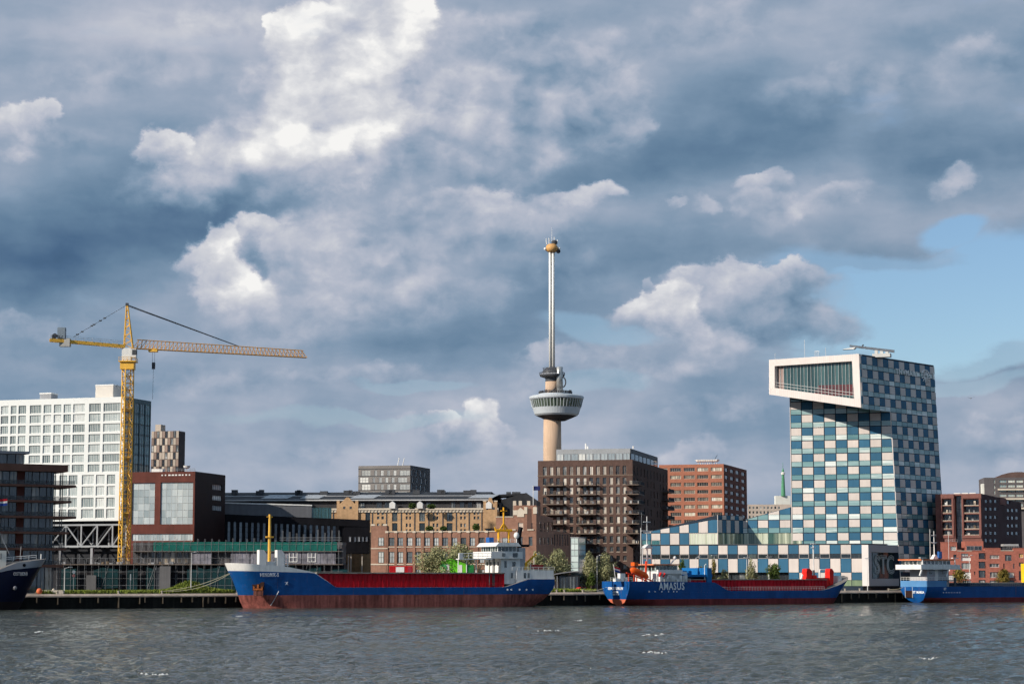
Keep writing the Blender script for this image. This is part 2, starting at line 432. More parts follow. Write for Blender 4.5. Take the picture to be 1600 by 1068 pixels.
_cache = {}
def window(F, u0, u1, z0, z1, depth, frame, pane, nx=2, nz=1, fw=.09, name='window', parent=None):
    w, h = round(u1 - u0, 2), round(z1 - z0, 2)
    key = (w, h, nx, nz, fw, frame.name, pane.name)
    if key not in _cache:
        a = MB(); e = .004
        a.box(e, fw, -.07, 0, e, h - e); a.box(w - fw, w - e, -.07, 0, e, h - e)
        a.box(fw, w - fw, -.07, 0, e, fw); a.box(fw, w - fw, -.07, 0, h - fw, h - e)
        for i in range(1, nx):
            x = w * i / nx; a.box(x - fw*.4, x + fw*.4, -.06, 0, fw, h - fw)
        for j in range(1, nz):
            z = h * j / nz; a.box(fw, w - fw, -.05, 0, z - fw*.35, z + fw*.35)
        b = MB(); b.box(-.02, w + .02, .003, .05, -.02, h + .02)
        _cache[key] = (a.mesh('window_frame', [frame]), b.mesh('pane', [pane]))
    fa, fb = _cache[key]
    o = link(name, fa, parent or F.T, F.m @ Matrix.Translation((u0, depth, z0)))
    link('pane', fb, o)
    return o
def pane(F, u0, u1, z0, z1, depth, m, name='pane', parent=None, th=.06):
    w, h = round(u1 - u0, 2), round(z1 - z0, 2)
    key = ('p', w, h, m.name, name, th)
    if key not in _cache: _cache[key] = MB().box(0, w, 0, th, 0, h).mesh(name, [m])
    return link(name, _cache[key], parent or F.T, F.m @ Matrix.Translation((u0, depth, z0)))

def clip(poly, a, b, c):
    """keep the part of a polygon where a*u + b*w <= c"""
    o = []
    for i in range(len(poly)):
        p, q = poly[i], poly[(i + 1) % len(poly)]
        dp, dq = a*p[0] + b*p[1] - c, a*q[0] + b*q[1] - c
        if dp <= 0: o.append(p)
        if (dp < 0 < dq) or (dq < 0 < dp):
            t = dp / (dp - dq); o.append((p[0] + (q[0]-p[0])*t, p[1] + (q[1]-p[1])*t))
    return o
def clip_poly(poly, bound):
    """clip to a convex counter-clockwise polygon"""
    for i in range(len(bound)):
        p, q = bound[i], bound[(i + 1) % len(bound)]
        n = (q[1] - p[1], -(q[0] - p[0]))
        poly = clip(poly, n[0], n[1], n[0]*p[0] + n[1]*p[1])
        if len(poly) < 3: return []
    return poly
def area(p): return .5 * sum(p[i][0]*p[(i+1) % len(p)][1] - p[(i+1) % len(p)][0]*p[i][1] for i in range(len(p)))
def slab(F, poly, d0, d1, m, name='panel', parent=None, minarea=.05):
    if len(poly) < 3 or area(poly) < minarea: return None
    u, w = poly[0]
    key = ('s', tuple((round(a - u, 2), round(b - w, 2)) for a, b in poly), d0, d1, m.name, name)
    if key not in _cache: _cache[key] = MB().prism(list(key[1]), d0, d1).mesh(name, [m])
    return link(name, _cache[key], parent or F.T, F.m @ Matrix.Translation((u, 0, w)))
def rect(a, b, c, d): return [(a, c), (b, c), (b, d), (a, d)]

def text(s, size, m, parent, M, name='lettering', ext=.02, align='CENTER', xs=1.0, bold=0.0):
    cu = bpy.data.curves.new('t', 'FONT'); cu.body = s; cu.size = size; cu.extrude = ext
    cu.align_x = align; cu.align_y = 'CENTER'; cu.offset = bold; cu.resolution_u = 2; cu.space_character = 1.12
    o = bpy.data.objects.new('t', cu); col.objects.link(o)
    dg = bpy.context.evaluated_depsgraph_get(); dg.update()
    me = bpy.data.meshes.new_from_object(o.evaluated_get(dg))
    bpy.data.objects.remove(o); bpy.data.curves.remove(cu)
    me.materials.clear(); me.materials.append(m)
    # text lies in x-y facing +z; stand it up in x-z facing -y
    me.transform(Matrix.Rotation(math.pi / 2, 4, 'X') @ Matrix.Diagonal((xs, 1, 1, 1)))
    return link(name, me, parent, M)
def railing(mb, pts, h=1.0, r=.035, step=2.0, bars=2, m=0):
    for a, b in zip(pts, pts[1:]):
        a = Vector(a); b = Vector(b); n = max(1, int((b - a).length / step))
        for i in range(n + 1):
            q = a.lerp(b, i / n); mb.tube(q, q + Vector((0, 0, h)), r, 4, m)
        for k in range(1, bars + 1):
            z = Vector((0, 0, h * k / bars)); mb.tube(a + z, b + z, r, 4, m)
    return mb
# ------------------------------------------------------------ palette
white = mat('white_paint', (.78, .78, .76), .45, .06, .3, streak=.08)
steel_grey = mat('grey_steel', (.30, .31, .33), .5, .1)
dark_grey = mat('dark_grey_metal', (.07, .075, .085), .5, .15)
black = mat('black_cladding', (.009, .009, .012), .6, .25, streak=.2, spec=.1)
concrete = mat('pale_concrete', (.45, .41, .36), .85, .12, .3, fine=.06, streak=.12)
rust = mat('rust_brown_cladding', (.12, .034, .025), .6, .18, .3, streak=.15)
cream = mat('cream_panel', (.67, .605, .565), .55, .05, .2, rand=.06, streak=.05)
blue_panel = mat('blue_panel', (.040, .14, .24), .5, .08, .2, rand=.12, streak=.06)
seam = mat('dark_seam', (.02, .03, .045), .6, .1)
wood = mat('weathered_timber', (.20, .155, .11), .9, .3, .8, streak=.3)

# ------------------------------------------------------------ water
def water_mat():
    m = bpy.data.materials.new('river_water'); m.use_nodes = True
    N = m.node_tree.nodes; K = m.node_tree.links; b = N['Principled BSDF']
    b.inputs['Roughness'].default_value = .10
    b.inputs['IOR'].default_value = 1.33
    b.inputs['Specular IOR Level'].default_value = .5
    geo = N.new('ShaderNodeNewGeometry')
    n = N.new('ShaderNodeTexNoise'); n.inputs['Scale'].default_value = .03; n.inputs['Detail'].default_value = 4
    K.new(geo.outputs['Position'], n.inputs['Vector'])
    cr = N.new('ShaderNodeValToRGB'); e = cr.color_ramp.elements
    e[0].position = .35; e[0].color = (.040, .047, .040, 1); e[1].position = .68; e[1].color = (.070, .076, .060, 1)
    K.new(n.outputs[0], cr.inputs[0]); K.new(cr.outputs[0], b.inputs['Base Color'])
    # gusts: rougher and smoother patches drifting over the river
    gp = N.new('ShaderNodeMapping'); gp.inputs['Scale'].default_value = (.012, .030, 1); gp.inputs['Rotation'].default_value = (0, 0, .25); K.new(geo.outputs['Position'], gp.inputs[0])
    gn = N.new('ShaderNodeTexNoise'); gn.inputs['Scale'].default_value = 1.0; gn.inputs['Detail'].default_value = 4; K.new(gp.outputs[0], gn.inputs['Vector'])
    gr = N.new('ShaderNodeMapRange'); gr.inputs[1].default_value = .35; gr.inputs[2].default_value = .65; gr.inputs[3].default_value = .03; gr.inputs[4].default_value = .13; K.new(gn.outputs[0], gr.inputs[0]); K.new(gr.outputs[0], b.inputs['Roughness'])
    prev = None
    for sc, st, di, rot in ((.7, .85, .36, .5), (2.0, .85, .15, .9), (5.5, .6, .045, .2)):
        mp = N.new('ShaderNodeMapping'); mp.inputs['Rotation'].default_value = (0, 0, rot); mp.inputs['Scale'].default_value = (.6, 1.0, 1)
        K.new(geo.outputs['Position'], mp.inputs[0])
        q = N.new('ShaderNodeTexNoise'); q.inputs['Scale'].default_value = sc; q.inputs['Detail'].default_value = 4; q.inputs['Roughness'].default_value = .6
        q.inputs['Distortion'].default_value = .6
        K.new(mp.outputs[0], q.inputs['Vector'])
        bp = N.new('ShaderNodeBump'); bp.inputs['Strength'].default_value = st; bp.inputs['Distance'].default_value = di * 3
        K.new(q.outputs[0], bp.inputs['Height'])
        if prev: K.new(prev, bp.inputs['Normal'])
        prev = bp.outputs[0]
    K.new(prev, b.inputs['Normal'])
    return m
rng = np.random.default_rng(4)
WAVES = []
for k in range(70):
    lam = .6 * (5.0 / .6) ** rng.random()
    th = R(200) + rng.normal(0, .62)
    WAVES.append((lam, math.cos(th), math.sin(th), rng.random() * 6.283, .0085 * lam ** .75))
def wave_z(x, y, res):
    z = np.zeros_like(x)
    for lam, cx, sy, ph, a in WAVES:
        fade = np.clip((lam / res - 2.2) / 2.0, 0, 1)
        s = np.sin((x * cx + y * sy) * (6.283 / lam) + ph)
        z += a * fade * (s + .35 * s * s - .17)
    return z
def make_water():
    NY, NX = 720, 800
    yy = 95 * (660 / 95) ** (np.arange(NY) / (NY - 1))
    kk = np.linspace(-.52, .52, NX)
    Y = np.repeat(yy[:, None], NX, 1); X = Y * kk[None, :]
    res = np.maximum(Y * math.log(660 / 95) / NY, Y * 1.04 / NX)
    Z = wave_z(X, Y, res)
    V = np.stack([X, Y, Z], -1).reshape(-1, 3)
    far = np.array([(-3000, -1500, -.34), (3000, -1500, -.34), (3000, 2500, -.34), (-3000, 2500, -.34)])
    idx = np.arange(NY * NX).reshape(NY, NX)
    Q = np.stack([idx[:-1, :-1], idx[:-1, 1:], idx[1:, 1:], idx[1:, :-1]], -1).reshape(-1, 4)
    nV = len(V); V = np.concatenate([V, far]); Q = np.concatenate([Q, [[nV, nV+1, nV+2, nV+3]]])
    me = bpy.data.meshes.new('water')
    me.vertices.add(len(V)); me.vertices.foreach_set('co', V.ravel())
    me.loops.add(Q.size); me.loops.foreach_set('vertex_index', Q.ravel())
    me.polygons.add(len(Q)); me.polygons.foreach_set('loop_start', np.arange(0, Q.size, 4))
    me.polygons.foreach_set('use_smooth', np.ones(len(Q), bool))
    me.update(calc_edges=True)
    me.materials.append(water_mat())
    tag(link('water', me), 'choppy grey-green river in front of the quay', kind='structure')
make_water()
# foam of the few breaking crests
fm = MB()
for px, py, w in ((245,1054,1.6),(1030,992,2.3),(1025,1019,1.3),(1460,1028,1.4),(862,985,1.7),(815,978,1.0),(1492,960,1.6),
                  (372,962,1.1),(905,969,.9),(60,988,.8),(1374,994,.6)):
    d = ray(px, py); c = CAM + d * (-7.5 / d.z)
    for q in range(16):
        x = c.x + rnd.gauss(0, w * .36); y = c.y + rnd.gauss(0, w * .6); r = w * rnd.choice((.03, .04, .05, .07, .11))
        zc = float(wave_z(np.array([x]), np.array([y]), np.array([.5]))[0]) + .05
        n = 7; vs = [(x, y, zc + .07)]
        for i in range(n):
            t = 6.283 * i / n; rr = r * rnd.uniform(.5, 1.4)
            vs.append((x + rr * 1.7 * math.cos(t), y + rr * math.sin(t), zc - .05))
        fm.add(vs, [(0, 1 + i, 1 + (i + 1) % n) for i in range(n)])
tag(fm.build('foam', mat('white_foam', (.62, .64, .64), .8, .2, 3.0)), 'white foam on breaking wave crests', kind='stuff')

# ------------------------------------------------------------ ground and quay
TH = R(27)
TH2 = R(36)
QK = Vector((17.1, 583.6, 0))              # where the quay bends away
g = MB()
qa = QK - 420 * Vector((math.cos(TH), math.sin(TH), 0)); qb = QK + 520 * Vector((math.cos(TH2), math.sin(TH2), 0))
g.add([(qa.x, qa.y + .2, GZ), (QK.x, QK.y + .2, GZ), (qb.x, qb.y + .2, GZ), (qb.x + 2500, 9000, GZ), (-4000, 9000, GZ), (-4000, qa.y, GZ)], [(0, 1, 2, 3, 4, 5)])
tag(g.build('ground', mat('ground_paving', (.16, .15, .135), .9, .25, .05, fine=.12)), 'flat paved ground behind the quay', kind='structure')
qw = Thing('quay_wall', 'long dark quay wall with timber fender posts behind the white-bowed ship', 'quay wall', QK, TH)
qf = Face(qw, (0, 0, 0), (1, 0, 0))
qw2 = Thing('quay_wall', 'dark quay wall bending away behind the lettered ship and right-hand ship', 'quay wall', QK, TH2)
qf2 = Face(qw2, (0, 0, 0), (1, 0, 0))
piling = mat('wet_dark_piling', (.016, .015, .013), .8, .35, .3, streak=.5); capm = mat('cap_concrete', (.46, .375, .31), .9, .2, .25, fine=.1, streak=.15)
pm = [MB().box(-.14, .14, -.32, 0, 0, h).mesh('fender_post', [wood]) for h in (1.35, 1.7, 2.6)]
for w_, f_, x0_, x1_ in ((qw, qf, -420, -.05), (qw2, qf2, -.05, 520)):
    m = MB(); m.box(x0_, x1_, .0, 1.2, -3, GZ - .75)
    for z in (.35, 1.15, 2.0): m.box(x0_, x1_, -.16, -.002, z, z + .16)
    m.build('wall_face', piling, w_)
    MB().loft([(x0_, -.45, GZ - .75), (x0_, -.45, GZ - .45), (x0_, .05, GZ + .06), (x0_, 1.35, GZ + .06), (x0_, 1.35, GZ - .75)], (x1_ - x0_, 0, 0)).build('cap_beam', capm, w_)  # sloped front edge shaped so that the cap catches the sun
    us = [qf.uv(p, 930)[0] for p in (57, 90, 125, 153, 185, 218, 226, 254, 283, 300, 317, 325, 335, 352, 368)] if w_ is qw else [1.0]
    u = us[-1] + 3; ue = -1 if w_ is qw else qf2.uv(1660, 930)[0]
    while u < ue:
        us.append(u); u += rnd.choice((2.6, 3.4, 5.2, 4.1))
    for k, u in enumerate(us):
        j = (0, 1, 0, 0, 2, 1)[k % 6]
        link('fender_post', pm[j], w_, Matrix.Translation((u, -.17, GZ - .78 - (1.35, 1.7, 2.6)[j])))
def quay_pt(px, dep, py=921):
    f_, w_ = (qf, qw) if px < 895 else (qf2, qw2)
    u = f_.uv(px, py)[0]
    p = w_.M @ Vector((u, 0, GZ)); n = w_.M.to_3x3() @ Vector((0, 1, 0))
    return p + n * dep
bol = MB(); bol.lathe([(.32, 0), (.22, .08), (.2, .45), (.34, .55), (.34, .68), (.1, .74)], 10)
bme = bol.mesh('bollard', [mat('pale_bollard', (.45, .4, .33), .7, .2)])
for px, lab in ((90, 'pale bollard on the quay edge near the orange fender ball'), (186, 'pale bollard on the quay edge below the crane mast'), (254, 'pale bollard holding the double mooring line'), (372, 'pale bollard just left of the white ship bow'),
    (871, 'pale bollard right of the white-bowed ship stern'), (883, 'pale bollard on the quay in front of the pavilion'), (912, 'pale bollard below the glass lift tower'), (1322, 'pale bollard right of the lettered ship bow'), (1345, 'pale bollard below the checkered wing end'), (1390, 'pale bollard left of the right-hand ship stern')):
    o = link('mooring_bollard', bme); o.location = quay_pt(px, .45, 924) + Vector((0, 0, .062))
    tag(o, lab, 'bollard', 'bollards along the quay edge')

# grass
def grass(name, label, spots, n, hmin, hmax, m):
    mb = MB()
    for k in range(n):
        x0, x1, d0, d1, hump = spots[k % len(spots)]
        f = rnd.random(); px = x0 + (x1 - x0) * f
        dep = rnd.uniform(d0, d1)
        p = quay_pt(px, dep)
        hz = hump * math.exp(-((f - .5) / .28) ** 2) * math.exp(-((dep - (d0 + d1) / 2) / ((d1 - d0) * .35)) ** 2)
        h = rnd.uniform(hmin, hmax); a = rnd.random() * 3.14; w = rnd.uniform(.12, .3)
        dx, dy = math.cos(a) * w, math.sin(a) * w; lx, ly = rnd.gauss(0, .18), rnd.gauss(0, .18)
        zb = p.z + hz - .02
        mb.add([(p.x - dx, p.y - dy, zb), (p.x + dx, p.y + dy, zb), (p.x + dx*.3 + lx, p.y + dy*.3 + ly, zb + h), (p.x - dx*.2 + lx, p.y - dy*.2 + ly, zb + h * .9)], [(0, 1, 2, 3)])
    return tag(mb.build(name, m), label, kind='stuff')
gm = mat('grass_green', (.17, .21, .04), .8, .45, .35, spec=.1, fine=.3)
grass('grass', 'rough green grass along the quay edge', [(70, 250, 2.2, 9, 0), (250, 372, 2.2, 9, 1.5), (262, 350, 2.4, 8, 2.5), (852, 940, 2, 9, .1)], 20000, .4, 1.15, gm)
def mound(px0, px1, d0, d1, h):
    mb = MB(); NU, NV = 22, 8; idx = {}
    for i in range(NU + 1):
        for j in range(NV + 1):
            f, g_ = i / NU, j / NV
            u = qf.uv(px0 + (px1 - px0) * f, 921)[0]; d = d0 + (d1 - d0) * g_
            z = h * max(0, math.sin(math.pi * f)) ** .8 * max(0, math.sin(math.pi * g_)) ** .7 * rnd.uniform(.82, 1.1)
            mb.v.append((u, d, GZ + .01 + z)); idx[i, j] = len(mb.v) - 1
    for i in range(NU):
        for j in range(NV):
            mb.f.append((idx[i, j], idx[i+1, j], idx[i+1, j+1], idx[i, j+1])); mb.m.append(0)
    return mb
mo = mound(256, 358, 2.2, 9, 2.4).build('earth_mound', mat('mound_earth', (.09, .11, .03), .95, .4, .5), None, qw.M.copy())
tag(mo, 'low overgrown earth mound beside the moored white-bowed ship', kind='structure')

# ------------------------------------------------------------ trees and shrubs
leaf_cols = {'willow': (.30, .30, .155), 'green': (.075, .11, .025), 'autumn': (.17, .135, .03)}
def leafmat(k):
    if 'leaf_' + k in MATS: return MATS['leaf_' + k]
    m = mat('leaf_' + k, leaf_cols[k], .75, .35, .5, spec=.15, fine=.25)
    return m
bark = mat('bark', (.10, .08, .06), .9, .2)
def tree(px, pyb, pyt, Y, wpx, kind, label, lobes=7, n=2600, trunk=.25, name='tree', leaf=.34, group='shrubs and trees on the quay'):
    b = P(px, pyb, Y); b.z = GZ
    top = P(px, pyt, Y).z - GZ; W = wpx * Y / FPX
    T = Thing(name, label, 'tree', b, 0, group)
    tr = MB(); r = random.Random(px * 31 + pyt)
    tr.tube((0, 0, 0), (0, 0, top * max(trunk, .3)), .10 + top * .012, 6, 0, .06 + top * .008)
    cen = []
    for k in range(lobes):
        a = 2 * math.pi * k / lobes + r.random(); f = r.uniform(.15, .78)
        c = Vector((math.cos(a) * W * .5 * f, math.sin(a) * W * .4 * f, top * r.uniform(trunk + .16, .80)))
        s = Vector((W * r.uniform(.2, .32), W * r.uniform(.2, .3), top * r.uniform(.17, .26)))
        cen.append((c, s)); tr.tube((0, 0, top * max(trunk, .2)), c, .05 + top*.004, 4, 0, .02)
    cen.append((Vector((0, 0, top * .84)), Vector((W * .2, W * .2, top * .16))))
    tr.build('trunk', bark, T)
    cr = MB()
    for k in range(n):
        c, s = cen[k % len(cen)]
        d = Vector((r.gauss(0, 1), r.gauss(0, 1), r.gauss(0, 1))).normalized() * (r.random() ** .33)
        p = c + Vector((d.x * s.x, d.y * s.y, d.z * s.z)) * r.uniform(.85, 1.18)
        if p.z < .1: p.z = .1 + r.random() * .3
        nn = (d + Vector((r.gauss(0, .6), r.gauss(0, .6), r.gauss(0, .6)))).normalized()
        t = nn.orthogonal().normalized() * leaf * r.uniform(.5, 1.3); q = nn.cross(t).normalized() * leaf * r.uniform(.4, 1.0)
        cr.add([p - t, p - q*.6, p + t, p + q*.6], [(0, 1, 2, 3)])
    cr.build('crown', leafmat(kind), T)
    return T
# ============================================================ buildings, left to right
# ---- white office block raised on a truss
gl_office = glass('office_glass', [(0, (.14, .19, .195)), (.4, (.30, .37, .37)), (.75, (.50, .57, .565)), (1, (.72, .76, .74))])
gl_teal = glass('teal_glass', [(0, (.04, .12, .14)), (.6, (.065, .19, .21)), (1, (.13, .28, .30))], spec=1.0)
T = bld('office_block', 'white gridded office block raised on a grey steel truss behind the yellow crane', 'building', -60, 193, 236, 640, 18, 640)
F, S = T.front, T.side
ztop = F.uv(188, 619.5)[1]; zbot = F.uv(180, 813)[1]
s = 2.8125
def Z1(x): return x / s
def Zy(y): return 580 + y / s
upc = [(-52, -40), (-36, -24), (-20, -9)] + [(Z1(a), Z1(b)) for a, b in ((-20, -4), (5, 38), (48, 73), (82, 115), (132, 182), (192, 226), (237, 270), (280, 313), (322, 374), (392, 443), (455, 530))][1:]
lowc = [(-40, -22), (-15, 5), (12, 30), (36, 50), (56, 70), (76, 88), (93, 105), (107.4, 121), (128, 147), (150, 163.5), (167, 180)]
rows_u = [(143, 180), (187, 223), (232, 268), (277, 313), (321, 357), (365, 400), (409, 443)]
rows_l = [(455, 497), (505, 546), (555, 597), (605, 645)]
holes = []; wins = []
for cols_, rows_ in ((upc, rows_u), (lowc, rows_l)):
    for a, b in cols_:
        ua, ub = F.uv(a, Zy(rows_[0][0]))[0], F.uv(b, Zy(rows_[0][0]))[0]
        for c, d in rows_:
            z1, z0 = F.uv(120, Zy(c))[1], F.uv(120, Zy(d))[1]
            if ua > .2 and ub < T.L - .2: holes.append((ua, ub, z0, z1))
mb = MB(); wall_holes(mb, 0, T.L, zbot, ztop, holes, .35, 0, F)
sh = []
zrs = [(F.uv(120, Zy(d))[1], F.uv(120, Zy(c))[1]) for c, d in rows_u + rows_l]
nside = 5
for i in range(nside):
    for z0, z1 in zrs:
        a = T.D * (i + .1) / nside; b = T.D * (i + .9) / nside
        sh.append((a, b, z0 - .5, z1 + .5))
wall_holes(mb, 0, T.D, zbot, ztop, sh, .2, 1, S)
mb.quad((0,0,ztop),(T.L,0,ztop),(T.L,T.D,ztop),(0,T.D,ztop)); mb.quad((0,T.D,zbot),(0,0,zbot),(0,0,ztop),(0,T.D,ztop))
mb.quad((T.L,T.D,zbot),(0,T.D,zbot),(0,T.D,ztop),(T.L,T.D,ztop)); mb.quad((0,0,zbot),(0,T.D,zbot),(T.L,T.D,zbot),(T.L,0,zbot))
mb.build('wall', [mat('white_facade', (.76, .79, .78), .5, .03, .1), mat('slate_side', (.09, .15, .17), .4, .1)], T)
for a, b, z0, z1 in holes: window(F, a, b, z0, z1, .35, white, gl_office, nx=max(2, round((b - a) / .62)), fw=.13)
for a, b, z0, z1 in sh: window(S, a, b, z0, z1, .2, dark_grey, gl_teal, nx=2, fw=.1)
def roofbox(px0, px1, py0, py1, name, mm, dy=4, dep=7):
    a = F.T.hit(px0, py1, Matrix.Translation((0, dy, 0))); b = F.T.hit(px1, py0, Matrix.Translation((0, dy, 0)))
    m_ = MB(); m_.box(a[0], b[0], dy, dy + dep, ztop - .3, b[1]); m_.box(a[0] - .08, b[0] + .08, dy - .08, dy + dep + .08, b[1] - .4, b[1] + .003, 1)
    return m_.build(name, [mm, white], T)
roofbox(149, 177, 600, 620, 'plant_room', mat('plant_room', (.66, .62, .56), .6, .06), 4, 9)
roofbox(62, 80, 613, 625, 'air_handler', steel_grey, 3, 4)
for py in (607, 614):
    pass
# the transfer truss under it and the dark hall behind
zt, zb = F.uv(150, 818)[1], F.uv(150, 854)[1]
ua = F.uv(40, 835)[0]
for name_, yy in (('truss', .6), ('truss', 8.0)):
    tm = MB()
    tm.box(2, T.L - .5, yy, yy + .6, zt - .5, zt); tm.box(2, T.L - .5, yy, yy + .6, zb, zb + .5)
    xs = [F.uv(p, 835)[0] for p in (26, 51, 76, 101, 125, 150, 174, 195)]
    for k, x in enumerate(xs):
        tm.box(x - .22, x + .22, yy + .05, yy + .5, zb + .5, zt - .5)
        if k + 1 < len(xs):
            x2 = xs[k + 1]
            p, q = ((x, zt - .3), (x2, zb + .3)) if k in (0, 1, 3) else ((x, zb + .3), (x2, zt - .3))
            tm.tube((p[0], yy + .3, p[1]), (q[0], yy + .3, q[1]), .26, 6)
    tm.build(name_, mat('truss_grey', (.34, .36, .38), .5, .1), T)
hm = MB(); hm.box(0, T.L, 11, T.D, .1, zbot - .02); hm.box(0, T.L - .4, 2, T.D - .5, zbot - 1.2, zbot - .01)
hm.build('recessed_hall', mat('dark_hall', (.022, .024, .03), .7, .3), T)
for px in (40, 90, 140, 188):
    u = F.uv(px, 880)[0]; m_ = MB(); m_.box(u - .4, u + .4, 1, 1.9, .0, zb); m_.build('column', steel_grey, T)

# ---- apartment building with brown slabs, far left
T = bld('apartment_building', 'brown balcony-slab apartment building at the left edge with glass fronts', 'building', -70, 84, None, 556, -30, 800, depth=16)
F = T.front
gl_apt = glass('apartment_glass', [(0, (.015, .02, .03)), (.45, (.04, .05, .065)), (.75, (.12, .13, .14)), (.9, (.3, .26, .2)), (1, (.45, .4, .34))], spec=1.0)
slabs = [(724, 735, 102), (755.5, 759, 115), (780, 783.5, 108), (804.5, 808, 115), (829, 832.5, 104), (854.5, 858, 99), (880.5, 884.5, 95)]
zs = []
for k, (a, b, pr) in enumerate(slabs):
    z1, z0 = F.uv(40, a + 1)[1], F.uv(40, b + 1)[1]
    ur = F.uv(pr, b)[0]
    m_ = MB(); m_.box(-2, ur, -2.2 if k else -2.4, 13, z0, z1)
    m_.build('roof_slab' if k == 0 else 'floor_slab', mat('slab_brown', (.15, .075, .055), .7, .15, .3), T); zs.append((z0, z1, ur))
zs.append((-.1, .0, T.L))
rail_gl = glass('rail_glass', [(0, (.07, .08, .09)), (1, (.12, .13, .14))], spec=1.0)
nb = 13
for k in range(len(slabs)):
    zc = zs[k][0]; zf = zs[k + 1][1]
    bay = T.L / nb
    core = MB(); core.box(0, T.L - .05, .35, 12, zf + .002, zc - .002); core.build('inner_wall', mat('apt_inner', (.03, .03, .035), .8), T)
    for i in range(nb):
        u0, u1 = i * bay + .05, (i + 1) * bay - .05
        px_mid = i / nb
        if i == nb - 5 or (i == 3 and k % 2): 
            MB().box(u0, u1, .05, .33, zf + .003, zc - .003).build('pier', rust, T); continue
        window(F, u0, u1, zf + .01, zc - .01, .2, dark_grey, gl_apt, nx=1 + (i + k) % 2, fw=.07)
    if k < 6:
        rm = MB(); rm.box(0, zs[k+1][2] - .3, -2.05, -2.0, zf + .02, zf + 1.05); rm.box(0, zs[k+1][2] - .3, -2.08, -1.98, zf + 1.06, zf + 1.12, 1)
        # glass balustrade on the balcony edge
        rr = rm.build('balustrade', [bpy.data.materials.get('clear_rail') or mat('clear_rail', (.10, .11, .12), .15, .1), dark_grey], T)
    for px in (82.5, 91, 94):
        u = F.uv(px, 800)[0]; MB().box(u - .09, u + .09, -1.6, -1.4, zf + .003, zc - .003).build('post', dark_grey, T)
# see-through railings: keep the balustrades open
bpy.data.materials['clear_rail'].node_tree.nodes['Principled BSDF'].inputs['Alpha'].default_value = .35
z0 = zs[0][1]; zp = F.uv(20, 708)[1]; up = F.uv(41, 715)[0]
MB().box(0, up - .1, 2, 10, z0 + .003, zp).build('penthouse_wall', mat('apt_pent', (.06, .06, .07), .6), T)
Fp = Face(T, (0, 1.9, 0), (1, 0, 0))
for i in range(8): window(Fp, up * i / 8 + .06, up * (i + 1) / 8 - .06, z0 + .1, zp - .05, 0, dark_grey, gl_apt, nx=1, fw=.07)
zq = F.uv(20, 704)[1]
MB().box(-2, F.uv(47, 706)[0], .6, 11, zp + .003, zq).build('penthouse_roof', steel_grey, T)
MB().box(up * .55, up * .66, 4, 6, zq, zq + .8).build('roof_vent', dark_grey, T)

# ---- beige residential tower far behind
T = bld('residential_tower', 'distant beige and brown panelled residential tower right of the white office block', 'building', 236, 279, 289, 900, 14, 700)
F, S = T.front, T.side
zt = F.uv(260, 673)[1]
MB().box(0, T.L - .05, .25, T.D, 0, zt).build('wall', mat('tower_brown', (.11, .085, .075), .7, .15), T)
pb = mat('beige_panel', (.50, .43, .36), .7, .06, .1, rand=.15); pbr = mat('taupe_panel', (.27, .20, .17), .7, .08, .1, rand=.2)
gl_dk = glass('dark_glass', [(0, (.015, .018, .022)), (.6, (.05, .06, .07)), (.85, (.2, .22, .22)), (1, (.5, .5, .48))], spec=.8)
ny = 17; rh = zt / ny if zt else 3
rows = [673 + 11.1 * k for k in range(8)]
for k in range(7):
    za, zc = F.uv(260, rows[k])[1], F.uv(260, rows[k + 1])[1]
    nc = 10; w = T.L / nc
    for i in range(nc):
        r_ = rnd.random(); j = (i + k) % 3
        if j == 0: pane(F, i*w + .08, (i+1)*w - .08, zc + .12, za - .05, .0, pb, 'panel', th=.24)
        elif j == 1: pane(F, i*w + .08, (i+1)*w - .08, zc + .12, za - .05, .05, pbr if r_ < .6 else pb, 'panel', th=.19)
        else: window(F, i*w + .06, (i+1)*w - .06, zc + .15, za - .1, .16, mat('tower_brown', (0,0,0)), gl_dk, nx=1, nz=2, fw=.12)
sw = MB(); sw.box(T.L - .04, T.L, .3, T.D, 0, zt - .1); sw.build('side_wall', mat('tower_side_shaded', (.05, .045, .05), .7, .15), T)  # right side away from the sun, shade painted into the wall colour
a = F.uv(241, 672)[0]; b = F.uv(247, 662)
MB().box(0.5, b[0], 3, 8, zt, b[1]).build('lift_house', pb, T)

# ---- rust-clad theatre with the big glass panes
T = bld('theatre', 'rust-clad theatre block with two large gridded glass fronts behind the crane', 'building', 201, 304.6, 352, 622, 14, 760)
F, S = T.front, T.side
zt = F.uv(300, 736)[1]
gl_big = glass('foyer_glass', [(0, (.30, .36, .38)), (.5, (.42, .48, .5)), (1, (.56, .62, .63))], spec=.9, rough=.03, mixn=.35)
holes = []
def fr(px0, px1, py0, py1, F_=None, ref=None):
    F_ = F_ or F
    a = F_.uv(px0, (py0 + py1) / 2)[0]; b = F_.uv(px1, (py0 + py1) / 2)[0]
    z1 = F_.uv((px0 + px1) / 2, py0)[1]; z0 = F_.uv((px0 + px1) / 2, py1)[1]
    return (a, b, z0, z1)
big = [fr(206, 241.6, 754, 818.5), fr(250.3, 301.3, 753, 818.5)]
strip = fr(206, 301, 833.5, 844)
sidew = [fr(332, 347, a, b, S) for a, b in ((756.6, 765.2), (773.6, 781.6), (789.5, 797.3))]
m_ = MB(); wall_holes(m_, 0, T.L, 0, zt, big + [strip], .5, 0, F); wall_holes(m_, 0, T.D, 0, zt, sidew, .4, 1, S)
m_.quad((0,0,zt),(T.L,0,zt),(T.L,T.D,zt),(0,T.D,zt)); m_.quad((0,T.D,0),(0,0,0),(0,0,zt),(0,T.D,zt)); m_.quad((T.L,T.D,0),(0,T.D,0),(0,T.D,zt),(T.L,T.D,zt))
